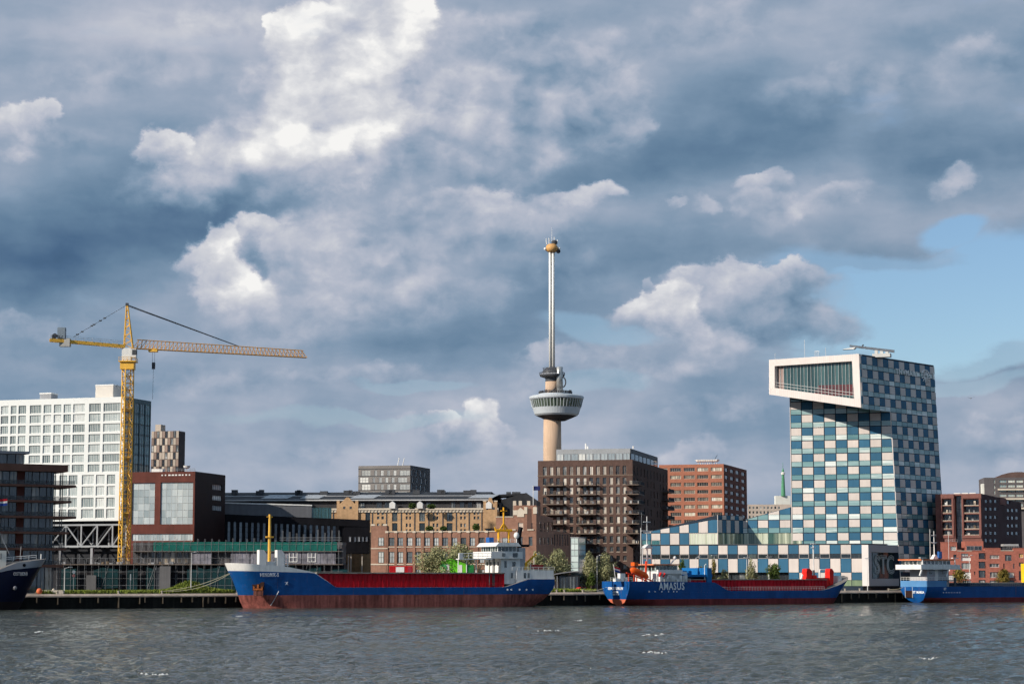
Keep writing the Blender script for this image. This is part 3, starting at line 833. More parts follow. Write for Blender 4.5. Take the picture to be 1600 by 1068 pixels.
m_.build('wall', [rust, mat('rust_shaded', (.022, .010, .010), .6, .2, streak=.2)], T)  # right wall is the same cladding with its shade put into the colour
for k, h in enumerate(big):
    nx, nz = (4, 6) if k == 0 else (6, 6)
    fw = (h[1] - h[0]) / nx; fh = (h[3] - h[2]) / nz
    fm_ = MB()
    for i in range(nx + 1): fm_.box(h[0] + fw*i - .05 + (.055 if i == 0 else 0) - (.055 if i == nx else 0), h[0] + fw*i + .05 + (.055 if i == 0 else 0) - (.055 if i == nx else 0), .36, .48, h[2] + .01, h[3] - .01)
    fo = fm_.build('glass_wall', mat('mullion_white', (.55, .58, .58), .4), T)
    for i in range(nx):
        for j in range(nz):
            pane(F, h[0] + fw*i + .03, h[0] + fw*(i+1) - .03, h[2] + fh*j + .03, h[2] + fh*(j+1) - .03, .42, gl_big, 'pane', fo)
nx = 10; fw = (strip[1] - strip[0]) / nx
for i in range(nx): window(F, strip[0] + fw*i, strip[0] + fw*(i+1), strip[2], strip[3], .3, mat('mullion_white', (0,0,0)), gl_big, nx=2, fw=.07)
for h in sidew: window(S, *h, .3, dark_grey, glass('side_pane', [(0, (.3, .33, .36)), (1, (.42, .45, .48))]), nx=5, fw=.08)
# roof lamps strip, dish, parapet
a = F.uv(252, 742); b = F.uv(300, 742)
for k in range(9):
    f = k / 9; u0 = a[0] + (b[0] - a[0]) * f
    MB().box(u0 + .1, u0 + rnd.uniform(.5, .9), -.12, -.003, a[1] - .2, a[1] + .2).build('lettering_block', white, T)
z_ = MB(); c = S.p(3, 4, zt); z_.tube(c, c + Vector((0, 0, 1.0)), .08); z_.lathe([(.1, c.z + .9), (.9, c.z + 1.3), (1.1, c.z + 1.9)], 12, (c.x, c.y), cap=False); z_.build('satellite_dish', white, T)
z_ = MB(); c = F.p(T.L * .3, 2, zt); z_.box(c.x, c.x + 3.6, c.y, c.y + 2, zt, zt + 1.0); z_.build('roof_unit', white, T)
z_ = MB(); railing(z_, [(T.L*.45, 1, zt), (T.L - .5, 1, zt)], .9, .05, 1.4); z_.build('roof_railing', steel_grey, T)

# ---- black finned hall
T = bld('finned_hall', 'long low black hall with upright glass strips above the scaffold netting', 'building', 306, 578, None, 652, -6, 830, depth=14)
F, S = T.front, T.side
gl_fin = glass('fin_glass', [(0, (.03, .045, .07)), (.5, (.07, .10, .14)), (1, (.2, .25, .3))], spec=1.0, mixn=.7)
ztl, ztr = F.uv(308, 801)[1], F.uv(577, 812)[1]
zb = F.uv(400, 846)[1]; zbr = F.uv(560, 864)[1]
ur = F.uv(536, 830)[0]
m_ = MB()
m_.prism([(0, 0), (ur, 0), (ur, zbr), (T.L, zbr), (T.L, ztr), (0, ztl)], .45, T.D)
m_.build('wall', black, T)
ft = MB(); ft.prism([(0, ztl - 2.2), (T.L, ztr - 2.2), (T.L, ztr + .01), (0, ztl + .01)], -.1, .448); ft.build('fascia', black, T)
k = 0; px = 308.0
while px < 526:
    h = fr(px, px + 6.4, 811, 845)
    zt_ = ztl + (ztr - ztl) * h[0] / T.L - 2.22
    window(F, h[0], h[1], zb, zt_, .3, black, gl_fin, nx=1, nz=4, fw=.1)
    MB().box(h[1] + .004, h[1] + .95, -.05, .44, zb, zt_).build('fin', black, T)
    px += 9.15; k += 1
rb = MB(); rb.box(ur + .3, T.L, -.12, .447, zbr, ztr - 2.22); rb.build('end_wall', black, T)
for px in (545, 553, 559, 565, 571):
    h = fr(px, px + 3.6, 838, 846); window(Face(T, (0, -.2, 0), (1, 0, 0)), *h, .0, black, glass('hall_win', [(0, (.12, .13, .15)), (1, (.6, .6, .6))]), nx=1, fw=.08)
for px in (543.5, 547.5, 565): 
    h = fr(px, px + 1.7, 864, 900); MB().box(h[0], h[1], .6, 1.2, .003, zbr).build('column', concrete, T)
# grey upper volume of the hall
gv = MB(); a = fr(350, 487, 785, 806); dy = 6
a0 = T.aty(350, 786, dy); a1 = T.aty(487, 790, dy); a2 = T.aty(518, 792.5, dy)
gv.prism([(a0[0], ztr - 3), (a1[0], ztr - 3), (a1[0], a1[1]), (a0[0], a0[1])], dy, dy + 7); gv.build('upper_volume', mat('grey_zinc', (.15, .155, .17), .5, .1, streak=.1), T)
ge = MB(); ge.prism([(a0[0] - .1, a0[1] + .003), (a1[0] + .1, a1[1] + .003), (a1[0] + .1, a1[1] + .4), (a0[0] - .1, a0[1] + .4)], dy - .2, dy + 7); ge.build('roof_edge', white, T)
Fg = Face(T, (0, dy + .3, 0), (1, 0, 0)); n_ = 6; w = (a2[0] - a1[0]) / n_
for i in range(n_): window(Fg, a1[0] + .05 + w*i, a1[0] + w*(i+1), ztr - 3, a2[1], 0, mat('green_frame', (.05, .1, .09), .5), gl_teal, nx=2, nz=1, fw=.12)
MB().box(a1[0] + .05, a2[0], dy + .4, dy + 7, ztr - 3, a2[1] - .05).build('glazed_volume', dark_grey, T)

# ---- building under renovation in front: scaffold, green netting
T = bld('scaffolded_building', 'low building wrapped in scaffolding with a green netting band', 'building', 88, 536, None, 596, 4, 870, depth=9)
F = T.front
zl = F.uv(300, 881)[1]; zn0, zn1 = F.uv(300, 860)[1], F.uv(300, 846.5)[1]
MB().box(0, T.L, 1.7, T.D, 0, zl).build('lower_wall', mat('site_dark', (.022, .022, .026), .85, .4, .15), T)
us0 = F.uv(205, 870)[0]
MB().box(us0, T.L - .5, 1.9, T.D, zl + .002, zn1).build('upper_wall', mat('site_grey', (.11, .105, .11), .85, .5, .12, streak=.4), T)
green = mat('green_netting', (.010, .12, .10), .8, .2, .5, streak=.2)
darknet = mat('dark_green_netting', (.006, .032, .038), .85, .35, .3, streak=.3)
sheet = mat('plastic_sheeting', (.23, .225, .26), .45, .35, .5, streak=.35, bump=.6)
un0 = F.uv(240, 852)[0]; un1 = F.uv(527, 852)[0]
nn = 12
for i in range(nn):
    a, b = un0 + (un1 - un0) * i / nn, un0 + (un1 - un0) * (i + 1) / nn - .06
    MB().prism([(a, zn0 + rnd.uniform(-.2, .05)), (b, zn0 + rnd.uniform(-.2, .05)), (b, zn1 + rnd.uniform(-.08, .1)), (a, zn1 + rnd.uniform(-.08, .1))], -.12, -.08).build('netting', green, T)
x = F.uv(96, 895)[0]; k = 0
while x < T.L - 1:
    w = rnd.choice((3.2, 4.5, 2.4, 5.0))
    q_ = rnd.random()
    if q_ < .80: MB().prism([(x, rnd.uniform(.4, 1.4)), (x + w - .15, rnd.uniform(.4, 1.4)), (x + w - .15, zl - rnd.uniform(.4, 2.2)), (x, zl - rnd.uniform(.4, 1.8))], -.1, -.06).build('netting', darknet, T)
    elif q_ < .92: pass
    else: MB().box(x, x + w - .15, .3, .4, .1, zl - .9).build('hoarding', mat('hoarding_grey', (.05, .058, .07), .7, .2), T)
    x += w
for px0, px1, pt in ((300, 330, 860), (360, 390, 861), (391, 470, 861), (471, 524, 860)):
    h = fr(px0, px1, pt, 881.5); MB().prism([(h[0], h[2] + .1), (h[1], h[2] + rnd.uniform(0, .3)), (h[1], h[3]), (h[0], h[3] - .1)], .35, .42).build('plastic_sheet', sheet, T)
for px0 in (452, 481):
    h = fr(px0, px0 + 12, 863, 877); m_ = MB()
    for q in range(3): m_.box(h[0] + (h[1]-h[0])*q/2 - .1, h[0] + (h[1]-h[0])*q/2 + .1, .2, .3, h[2], h[3]); m_.box(h[0] - .1, h[1] + .1, .18, .32, h[2] + (h[3]-h[2])*q/2 - .1, h[2] + (h[3]-h[2])*q/2 + .1)
    m_.build('window_frame', white, T)
for h_ in range(8):
    px0 = 212 + h_ * 10.5; h = fr(px0, px0 + 6.5, 861, 879)
    window(Face(T, (0, 1.85, 0), (1, 0, 0)), h[0], h[1], h[2], h[3], 0, steel_grey, glass('site_win', [(0, (.02, .02, .025)), (.5, (.16, .14, .12)), (.8, (.5, .4, .28)), (1, (.65, .55, .42))]), nx=1, nz=1, fw=.1)
dk = MB(); dk.box(0, T.L, -.3, 1.65, zl - .15, zl + .05); dk.box(us0, T.L - .5, -.3, 1.85, zn0 - .25, zn0 - .1); dk.build('scaffold_deck', mat('scaffold_board', (.16, .13, .11), .9, .3), T)
sc = MB(); x = .3; tub = mat('scaffold_tube', (.24, .25, .26), .5, .3, 1.0)
top2 = F.uv(300, 842)[1]
while x < T.L:
    tp = zl + rnd.uniform(1.0, 3.2) if x < us0 else top2 + rnd.uniform(-.2, .6)
    if x > F.uv(437, 850)[0]: tp = F.uv(480, rnd.uniform(826, 836))[1]
    for yy in (-.2, 1.4): sc.tube((x, yy, .0), (x, yy, tp), .045, 4)
    x += 2.05
z = 1.9
while z < zn1:
    for yy in (-.2, 1.4): sc.tube((.2 if z < zl + 2 else us0, yy, z), (T.L, yy, z), .035, 4)
    z += 1.95
ux = F.uv(437, 840)[0]
for z in (F.uv(480, 843)[1], F.uv(480, 839.5)[1]): sc.tube((ux, -.2, z), (T.L - .5, -.2, z), .06, 4)
for k in range(14):
    x = rnd.uniform(0, T.L - 3); sc.tube((x, -.25, rnd.choice((.2, zl))), (x + 2.4, -.25, rnd.choice((zl, zl + 2.2))), .035, 4)
sc.build('scaffold_tubes', tub, T)
# clutter on the lower deck
for k in range(16):
    x = rnd.uniform(1, us0 + 12); w = rnd.uniform(.4, 1.4)
    MB().box(x, x + w, .1, .9, zl + .052, zl + rnd.uniform(.3, .9)).build('building_material', rnd.choice((steel_grey, wood, concrete, tub)), T)
for h_ in ((251, 268, 884, 908), (137, 152, 898, 910)):
    h = fr(*h_); MB().box(h[0], h[1], -1.4, -.6, .0, h[3]).build('site_cabin', mat('cabin_grey', (.12, .12, .125), .7, .15, streak=.2), T)
lt = MB(); h = fr(300, 309, 858, 905)
# ---- long yellow-brick warehouse with the dark roof
ybrick = mat('yellow_brick', (.53, .34, .19), .85, .14, .15, fine=.12, streak=.1)
stone = mat('cream_stone', (.66, .58, .47), .8, .08, .3)
roofm = mat('dark_roof_zinc', (.035, .037, .042), .55, .2, .2, streak=.1)
T = bld('warehouse', 'long yellow-brick warehouse with gables and dark set-back roof storey', 'building', 330, 778, 842, 668, 4, 800)
F, S = T.front, T.side
zc = F.uv(650, 796)[1]
doors = [(571, 578.5), (612.6, 621), (655, 664), (698, 707), (759, 768)]
pairs = [(589, 600), (634, 642.5), (676, 685), (719, 728), (740, 749)]
gab1 = (534, 553)
holes = []; W = []
for a, b in doors:
    h = fr(a, b, 800, 814); W.append((h, 2, 1, 'd')); h2 = fr(a, b, 816.5, 829); W.append((h2, 2, 1, 'd'))
for a, b in pairs:
    for c, d in ((799.5, 804), (806, 811), (817, 823), (826, 829)):
        w = (b - a) * .36
        for q in (a, b - w): W.append((fr(q, q + w, c, d), 1, 1, 'w'))
for a in (534, 539.5, 545.5, 550):
    for c, d in ((799, 802.5), (804, 808.5)): W.append((fr(a, a + 3.2, c, d), 1, 1, 'w'))
holes = [h for h, *_ in W]
m_ = MB(); wall_holes(m_, 0, T.L, 0, zc, holes, .3, 0, F)
m_.quad((T.L,0,0),(T.L,T.D,0),(T.L,T.D,zc),(T.L,0,zc)); m_.quad((0,0,zc),(T.L,0,zc),(T.L,T.D,zc),(0,T.D,zc)); m_.quad((0,T.D,0),(0,0,0),(0,0,zc),(0,T.D,zc))
m_.build('wall', ybrick, T)
gl_wh = glass('warehouse_glass', [(0, (.012, .016, .018)), (.5, (.035, .045, .045)), (.85, (.12, .14, .14)), (1, (.4, .42, .4))])
for h, nx, nz, k in W: window(F, *h, .25, mat('warehouse_frame', (.06, .07, .065), .6) if k == 'd' else stone, gl_wh, nx=nx, nz=nz, fw=.1 if k == 'd' else .06, name='loading_door' if k == 'd' else 'window')
cn = MB(); cn.box(-.2, T.L + .2, -.55, .0, zc - .05, zc + .55); cn.box(-.2, T.L + .2, -.25, .0, zc - .8, zc - .052)
x = 0
while x < T.L: cn.box(x, x + .35, -.45, -.252, zc - .75, zc - .053); x += 1.1
cn.build('cornice', stone, T)
for k, px in enumerate((521, 582, 604, 627, 648, 670, 692, 713, 733, 753)):
    u = F.uv(px, 810)[0]; MB().box(u - .18, u + .18, -.09, -.003, .1, zc - .82).build('downpipe', dark_grey, T)
# gables
for (pa, pb_, apex, shoulder) in ((526.5, 560, 776.5, 785), (755.5, 777, 777, 786)):
    ua, ub = F.uv(pa, 795)[0], F.uv(pb_, 795)[0]; um = (ua + ub) / 2
    za, zs_ = F.uv((pa + pb_) / 2, apex)[1], F.uv((pa + pb_) / 2, shoulder)[1]
    m_ = MB(); m_.prism([(ua, zc - 6), (ub, zc - 6), (ub, zs_ + .6), (ub - .9, zs_ + .6), (ub - 1.0, zs_ - .4), (um + .35, za), (um - .35, za), (ua + 1.0, zs_ - .4), (ua + .9, zs_ + .6), (ua, zs_ + .6)], -.62, -.02)
    go = m_.build('gable', ybrick, T)
    for q in (-1.4, .7):
        MB().box(um + q, um + q + .7, -.66, -.622, zs_ - 2.0, zs_ - 1.2).build('gable_window', dark_grey, go)
    cp = MB(); cp.box(ua - .1, ua + 1.0, -.7, .05, zs_ + .603, zs_ + .9); cp.box(ub - 1.0, ub + .1, -.7, .05, zs_ + .603, zs_ + .9); cp.build('gable_coping', stone, go)
for px in (606, 649, 756.5):
    a = F.uv(px + 3, 794); b = F.uv(px + 12, 786); c = F.uv(px + 7.5, 782.5)
    m_ = MB(); m_.prism([(a[0], a[1]), (b[0], a[1]), (b[0], b[1]), ((a[0]+b[0])/2, c[1]), (a[0], b[1])], -1.2 if px < 700 else -.9, 1.6 if px < 700 else -.66); m_.build('hoist_dormer', white, T)
# set-back roof storey and roofs
zr = T.aty(650, 781.5, 3.0)[1]; zrd = T.aty(650, 769.5, 12)[1]
m_ = MB(); m_.box(.5, T.L - 1, 3, T.D - 2, zc + .02, zr); m_.build('roof_storey', mat('roof_storey_grey', (.055, .055, .06), .6, .2), T)
Fr = Face(T, (0, 3, 0), (1, 0, 0))
for px in range(562, 752, 13):
    if rnd.random() < .75:
        a = Fr.uv(px, 790)[0]; b = Fr.uv(px + rnd.uniform(6, 10), 790)[0]
        window(Fr, a, b, zc + .1, zr - .6, -.06, dark_grey, gl_dk, nx=2, fw=.1)
rf = MB()
rf.loft([(-.5, 1.9, zr), (T.L - 3, 1.9, zr), (T.L - 3, 12, zrd), (-.5, 12, zrd)], (0, 0, .25))
rf.loft([(-.5, 12, zrd), (T.L - 3, 12, zrd), (T.L - 3, T.D - 1, zr), (-.5, T.D - 1, zr)], (0, 0, .25))
ro = rf.build('roof', roofm, T)
gu = MB(); gu.box(-.5, T.L - 3, 1.75, 1.898, zr - .05, zr + .35); gu.loft([(2, 6.6, zr + (zrd-zr)*.47 + .27), (T.L - 4, 6.6, zr + (zrd-zr)*.47 + .27), (T.L - 4, 6.9, zr + (zrd-zr)*.5 + .27), (2, 6.9, zr + (zrd-zr)*.5 + .27)], (0, 0, .1)); gu.build('gutter', mat('pale_gutter', (.5, .51, .52), .4), ro)
for px in (362, 400, 405, 461, 464, 500, 537, 545, 552, 602, 608, 645, 683, 690, 724, 735):
    u = T.aty(px, 770, 10)[0]; w = rnd.uniform(1.0, 2.6); z = zr + (zrd - zr) * .8
    MB().box(u, u + w, 9.6, 11.2, z, zrd + rnd.uniform(.5, 1.1)).build('roof_vent', dark_grey, ro)
for pa, pb_, c in ((409, 450, white), (470, 500, white), (548, 585, steel_grey), (732, 770, steel_grey)):
    ua, ub = T.aty(pa, 775, 5)[0], T.aty(pb_, 775, 5)[0]
    f0, f1 = .18, .62
    s_ = MB(); s_.loft([(ua, 1.9 + 10*f0, zr + (zrd-zr)*f0 + .27), (ub, 1.9 + 10*f0, zr + (zrd-zr)*f0 + .27), (ub + 2, 1.9 + 10*f1, zr + (zrd-zr)*f1 + .27), (ua + 2, 1.9 + 10*f1, zr + (zrd-zr)*f1 + .27)], (0, 0, .1)); s_.build('skylight', mat('skylight_glass', (.36, .38, .4), .15, .1), ro)
# big dark gabled roof at the right end
gx0, gx1 = T.aty(783, 785, 6)[0], T.aty(839, 781, 6)[0]; gxm = T.aty(822, 770, 6)[0]
zg, ze = T.aty(822, 769.5, 6)[1], T.aty(838, 781, 6)[1]
m_ = MB(); m_.prism([(gx0, zc - 4), (gx1, zc - 4), (gx1, ze), (gxm, zg), (gx0, ze + .2)], 6, 26); m_.build('gabled_roof', roofm, T)
m_ = MB(); m_.loft([(T.aty(770, 770.5, 8)[0], 8, zg - 1.2), (gxm, 8, zg - .6), (gxm, 8, zg + .01), (T.aty(770, 770.5, 8)[0], 8, zg - .5)], (0, 14, 0)); m_.build('ridge_roof', roofm, T)
for px in (791, 800, 806): 
    u = T.aty(px, 770, 10)[0]; MB().box(u, u + 1.4, 10, 12, zg - 2, zg + .5).build('chimney', dark_grey, T)
for px in (804, 813, 826):
    u = F.uv(px, 790)[0]; MB().box(u - .5, u + .5, -.3, .6, zc - 2, F.uv(px, 782)[1]).build('pinnacle', stone, T)

# ---- red-brick office in front of it
rbrick = mat('red_brick', (.32, .175, .125), .85, .14, .15, fine=.12, streak=.1)
rbrick_d = rbrick
T = bld('brick_office', 'red-brick office with pilasters, two window rows and a stepped corner tower', 'building', 580, 838, 913, 632, 9, 840)
F, S = T.front, T.side
zt = F.uv(680, 830.5)[1]; zt2 = F.uv(800, 807.5)[1]; zt3 = F.uv(820, 789)[1]
uA, uB, uC = F.uv(606, 840)[0], F.uv(775, 830)[0], F.uv(802, 820)[0]
cols_ = [(591.6, 600), (608, 616.3), (621.6, 630), (636, 644.5), (649.5, 657.5), (663.5, 672), (677.6, 685.5), (691.5, 700), (706, 714.6), (720, 728.5), (734, 742.3), (749, 757), (763, 771.5), (785, 792.5)]
W = [fr(a, b, 839.3, 852.2) for a, b in cols_] + [fr(a, b, 861.5, 879) for a, b in cols_] + [fr(a, b, 889, 901) for a, b in cols_]
W2 = [fr(809.5, 817.5, 816, 829), fr(826, 832, 816, 828), fr(826, 832, 838, 852), fr(809.5, 816.5, 838, 852)]
m_ = MB()
wall_holes(m_, 0, uB, 0, zt, W, .3, 0, F); wall_holes(m_, uB, uC, 0, zt2, W, .3, 0, F); wall_holes(m_, uC, T.L, 0, zt3, W2, .3, 0, F)
vs1 = S.uv(864, 830)[0]; zs1 = S.uv(852, 806)[1]; zs2 = S.uv(890, 832.5)[1]
SW = []
for px in range(843, 862, 6): SW += [fr(px, px + 3.2, 815, 830, S), fr(px, px + 3.2, 839, 850, S)]
px = 866
while px < 905: SW.append(fr(px, px + 1.6, 834, 852, S)); px += 4.1
wall_holes(m_, 0, vs1, 0, zs1, SW, .25, 0, S); wall_holes(m_, vs1, T.D, 0, zs2, SW, .25, 0, S)
m_.box(.0, uB, .002, 8, zt - .02, zt - .01); m_.box(uB, uC, .002, 9, zt2 - .02, zt2 - .01)
m_.box(uC, T.L - .003, 7, 7.3, zt2, zt3); m_.quad((uC,0,zt3-.3),(T.L,0,zt3-.3),(T.L,7,zt3-.3),(uC,7,zt3-.3)); m_.quad((uC,7,0),(uC,.0,0),(uC,.0,zt3),(uC,7,zt3))
m_.quad((T.L,0,zs1),(T.L,7.2,zs1),(T.L,7.2,zt3),(T.L,0,zt3))
m_.quad((uB, 8, 0), (uB, .0, zt-.1), (uB, 0, zt2), (uB, 8, zt2))
m_.quad((T.L - .1, vs1, zs2), (T.L - 9, vs1, zs2), (T.L - 9, vs1, zs1), (T.L - .1, vs1, zs1))
m_.box(T.L - 12, T.L - .003, .4, T.D, zs2 - .3, zs2 - .02)
m_.build('wall', rbrick, T)
gl_rb = glass('brick_office_glass', [(0, (.05, .06, .065)), (.35, (.16, .18, .19)), (.65, (.42, .45, .46)), (1, (.66, .68, .66))], mixn=.4)
for h in W: window(F, *h, .22, mat('window_dark_green', (.05, .06, .055), .5), gl_rb, nx=2 if h[3] - h[2] < 3 else 2, nz=2, fw=.11)
for k, h in enumerate(W2): window(F, *h, .22, stone if k == 0 else dark_grey, mat('bricked_in', (.62, .52, .44), .8) if k == 0 else gl_dk, nx=1, fw=.1, name='window')
for h in SW: window(S, *h, .2, dark_grey, gl_dk, nx=1, fw=.06)
# pilasters and stone copings
pil = [604.5, 618.5, 633, 647, 660.5, 674.5, 688.5, 703, 717.5, 731.5, 745.5, 760]
for px in pil:
    u = F.uv(px, 850)[0]; MB().box(u - .4, u + .4, -.22, -.003, 0, zt - .25).build('pilaster', rbrick, T)
    MB().box(u - .5, u + .5, -.32, -.003, zt - .248, zt + .35).build('pilaster_cap', stone, T)
cp = MB(); cp.box(uA, uB, -.18, .3, zt + .002, zt + .25); cp.box(uB, uC, -.18, .3, zt2 + .002, zt2 + .25); cp.build('coping', stone, T)
z5 = F.uv(590, 821)[1]
MB().box(.0, uA - .3, -.3, 3, 0.003, z5).build('end_pavilion', rbrick, T)
for a, b in ((0, 1.1), (uA - 1.5, uA - .3)): MB().box(a - .05, b + .05, -.4, .6, z5 + .003, z5 + .55).build('pavilion_cap', stone, T)
Fe = Face(T, (0, -.3, 0), (1, 0, 0))
for h in (fr(591.6, 600, 839.3, 852.2), fr(591.6, 600, 861.5, 879)): window(Fe, h[0], h[1], h[2], h[3], -.03, mat('window_dark_green', (0,0,0)), gl_rb, nx=2, nz=2, fw=.11)
for py0, py1, pa, pb_ in ((855.5, 857, 582, 606), (880, 882, 582, 606), (853.3, 854.4, 607, 775), (880.3, 881.8, 607, 775)):
    h = fr(pa, pb_, py0, py1); MB().box(max(h[0], .02) if pa > 600 else .0, h[1], -.2 if pa > 600 else -.42, -.14 if pa > 600 else -.302, h[2], h[3]).build('string_course', stone, T)
for px0, px1, pt, pb_ in ((802, 808, 794, 799), (819, 824, 789, 797), (833, 839, 789, 797)):
    h = fr(px0, px1, pt, pb_); MB().box(h[0], h[1] - .01, -.2, 1.2, h[2] - 1, h[3] - .5).build('tower_cap', stone, T)
h = fr(808, 819, 794, 807); MB().prism([(h[0], h[2]), (h[1], h[2]), (h[1], h[3] - .6), ((h[0]+h[1])/2, h[3] + .3), (h[0], h[3] - .6)], -.15, -.003).build('stone_tablet', stone, T)
h = fr(823.5, 830.5, 789, 827); MB().box(h[0], h[1], -.05, -.003, h[2], h[3] - 1).build('stair_recess', mat('recess_brown', (.13, .075, .06), .8), T)
for a, b in ((793, 806), (824, 834)):
    h = fr(a, b, 826 if a < 800 else 827.3, 828); MB().box(h[0], h[1], -.25, -.06, h[2], h[2] + .35).build('stone_sill', stone, T)
# flag on a pole at the corner tower
fp = Thing('flagpole', 'white flagpole with a dark blue flag on the brick corner tower', 'flagpole', T.M @ Vector((F.uv(831, 780)[0], 3, zt3 - .3)))
hp = P(831, 758, fp.M.translation.y).z - fp.M.translation.z
MB().tube((0, 0, 0), (0, 0, hp), .11, 6).build('pole', white, fp)
MB().add([(.1 + .5*i, .12*math.sin(i*1.4), hp - .2 - z) for i in range(5) for z in (0, 1.3)], [(2*i, 2*i+1, 2*i+3, 2*i+2) for i in range(4)]).build('flag', mat('flag_blue', (.02, .03, .12), .8), fp)

# ---- grey glass block far behind
T = bld('grey_block', 'distant grey four-storey block with pale window panes behind the warehouse roof', 'building', 560, 641, 672, 1010, 15, 740)
F, S = T.front, T.side
zt = F.uv(600, 727)[1]
ox, sc_ = 540, 1600 / 150.
rows = [(258, 358), (375, 470), (490, 592), (610, 700), (726, 820)]
pat = [[(265, 415), (480, 522), (585, 632), (690, 740), (795, 845), (900, 1070)], [(235, 380), (450, 492), (555, 602), (660, 710), (765, 815), (870, 1025)]]
W = []
for k, (c, d) in enumerate(rows):
    for a, b in pat[k % 2]: W.append(fr(ox + a / sc_, ox + b / sc_, 710 + c / sc_, 710 + d / sc_))
m_ = MB(); wall_holes(m_, 0, T.L, 0, zt, W, .2, 0, F)
SWd = []
for k, (c, d) in enumerate(rows):
    for i in range(4): SWd.append((T.D * (i + .3 + .2*(k % 2)) / 4.6, T.D * (i + .55 + .2*(k % 2)) / 4.6, W[k*6][2], W[k*6][3]))
wall_holes(m_, 0, T.D, 0, zt, SWd, .2, 1, S)
m_.quad((0,0,zt),(T.L,0,zt),(T.L,T.D,zt),(0,T.D,zt)); m_.quad((0,T.D,0),(0,0,0),(0,0,zt),(0,T.D,zt))
m_.build('wall', [mat('grey_cladding', (.22, .205, .195), .7, .12, .12), mat('grey_side_shaded', (.02, .028, .04), .5, .2)], T)  # second colour carries the shade of the right-hand wall
gl_gb = glass('grey_block_glass', [(0, (.28, .3, .3)), (.5, (.5, .52, .5)), (1, (.8, .8, .76))], mixn=.5)
for h in W: window(F, *h, .15, steel_grey, gl_gb, nx=max(2, round((h[1]-h[0]) / 1.6)), nz=2, fw=.14)
for h in SWd: window(S, *h, .15, dark_grey, gl_dk, nx=1, fw=.1)
lm = MB()
for k, (c, d) in enumerate(rows):
    z = W[k*6][3] + .4; lm.box(0, T.L, -.12, -.003, z, z + .3); lm.box(T.L + .003, T.L + .1, 0, T.D, z, z + .3)
lm.build('floor_line', dark_grey, T)
for px in (617, 625):
    u = F.uv(px, 726)[0]; MB().tube((u, 4, zt - .3), (u + .9, 4, F.uv(px, 714)[1]), .22, 5).build('roof_mast', white, T)

# ---- observation tower
TY = 1085.0
b = P(863, 700, TY)
T = Thing('observation_tower', 'tall slender observation tower with a round crow\'s nest and white spire', 'tower', (b.x, TY, GZ))
def tz(py): return P(863, py, TY).z - GZ
mpp = TY / FPX * 1.003
shaft = mat('tower_concrete', (.58, .42, .30), .85, .06, .1, streak=.1)
MB().lathe([(4.9, 0), (4.75, tz(700)), (4.6, tz(652))], 40).build('shaft', shaft, T, smooth=True)
twhite = mat('tower_white', (.52, .57, .61), .45, .04, .1)
b_ = MB(); b_.lathe([(4.7, tz(657)), (10.6, tz(649.5)), (11.6, tz(647)), (12.7, tz(637))], 56, (2.3, 0), mats=[1, 0, 0], cap=False)
b_.build('bowl', [twhite, mat('bowl_soffit', (.035, .037, .045), .7)], T, smooth=False)
MB().lathe([(13.9, tz(624.3)), (14.35, tz(622.5)), (14.35, tz(619.5)), (13.0, tz(618)), (9.0, tz(617.4))], 56, (2.3, 0), cap=False).build('rim', twhite, T)
gl_em = glass('crows_nest_glass', [(0, (.012, .02, .02)), (.6, (.04, .06, .05)), (1, (.12, .16, .12))], spec=1.0)
MB().lathe([(12.3, tz(637.2)), (13.4, tz(624.2))], 56, (2.3, 0), cap=False).build('glass_band', gl_em, T)
for k in range(48):
    w = 2 * math.pi * k / 48
    MB().tube((2.3 + 12.75*math.cos(w), 12.75*math.sin(w), tz(637.2)), (2.3 + 13.85*math.cos(w), 13.85*math.sin(w), tz(624.2)), .15, 4).build('mullion', twhite, T)
MB().lathe([(9.0, tz(617.3)), (9.0, tz(615.4)), (8.4, tz(615.2)), (3, tz(615.2))], 40, (1.7, 0), cap=False).build('upper_deck', twhite, T)
r_ = MB()
for k in range(40):
    w = 2*math.pi*k/40; r_.tube((1.7 + 8.8*math.cos(w), 8.8*math.sin(w), tz(615.3)), (1.7 + 8.8*math.cos(w), 8.8*math.sin(w), tz(611.5)), .09, 4)
    w2 = 2*math.pi*(k+1)/40
    for z in (tz(611.6), tz(613.4)): r_.tube((1.7 + 8.8*math.cos(w), 8.8*math.sin(w), z), (1.7 + 8.8*math.cos(w2), 8.8*math.sin(w2), z), .09, 4)
r_.build('deck_railing', dark_grey, T)
pp = MB()
for k in range(26):
    w = math.pi * (1.05 + .9 * k / 25); pp.box(1.45 + 8.3*math.cos(w), 1.95 + 8.3*math.cos(w), 8.3*math.sin(w) - .2, 8.3*math.sin(w) + .2, tz(615.2), tz(615.2) + rnd.uniform(1.0, 1.9))
pp.build('deck_equipment', dark_grey, T)
MB().lathe([(3.6, tz(615.3)), (3.6, tz(596))], 28).build('upper_shaft', shaft, T, smooth=True)
MB().lathe([(3.5, tz(596)), (3.7, tz(590))], 28).build('collar', dark_grey, T)
MB().lathe([(3.9, tz(590.5)), (6.4, tz(588)), (6.7, tz(585.5)), (5.4, tz(583)), (5.2, tz(580)), (4.0, tz(576.5)), (3.3, tz(574))], 28, mats=[0, 0, 1, 0, 0, 0]).build('boarding_platform', [dark_grey, steel_grey], T)
r_ = MB()
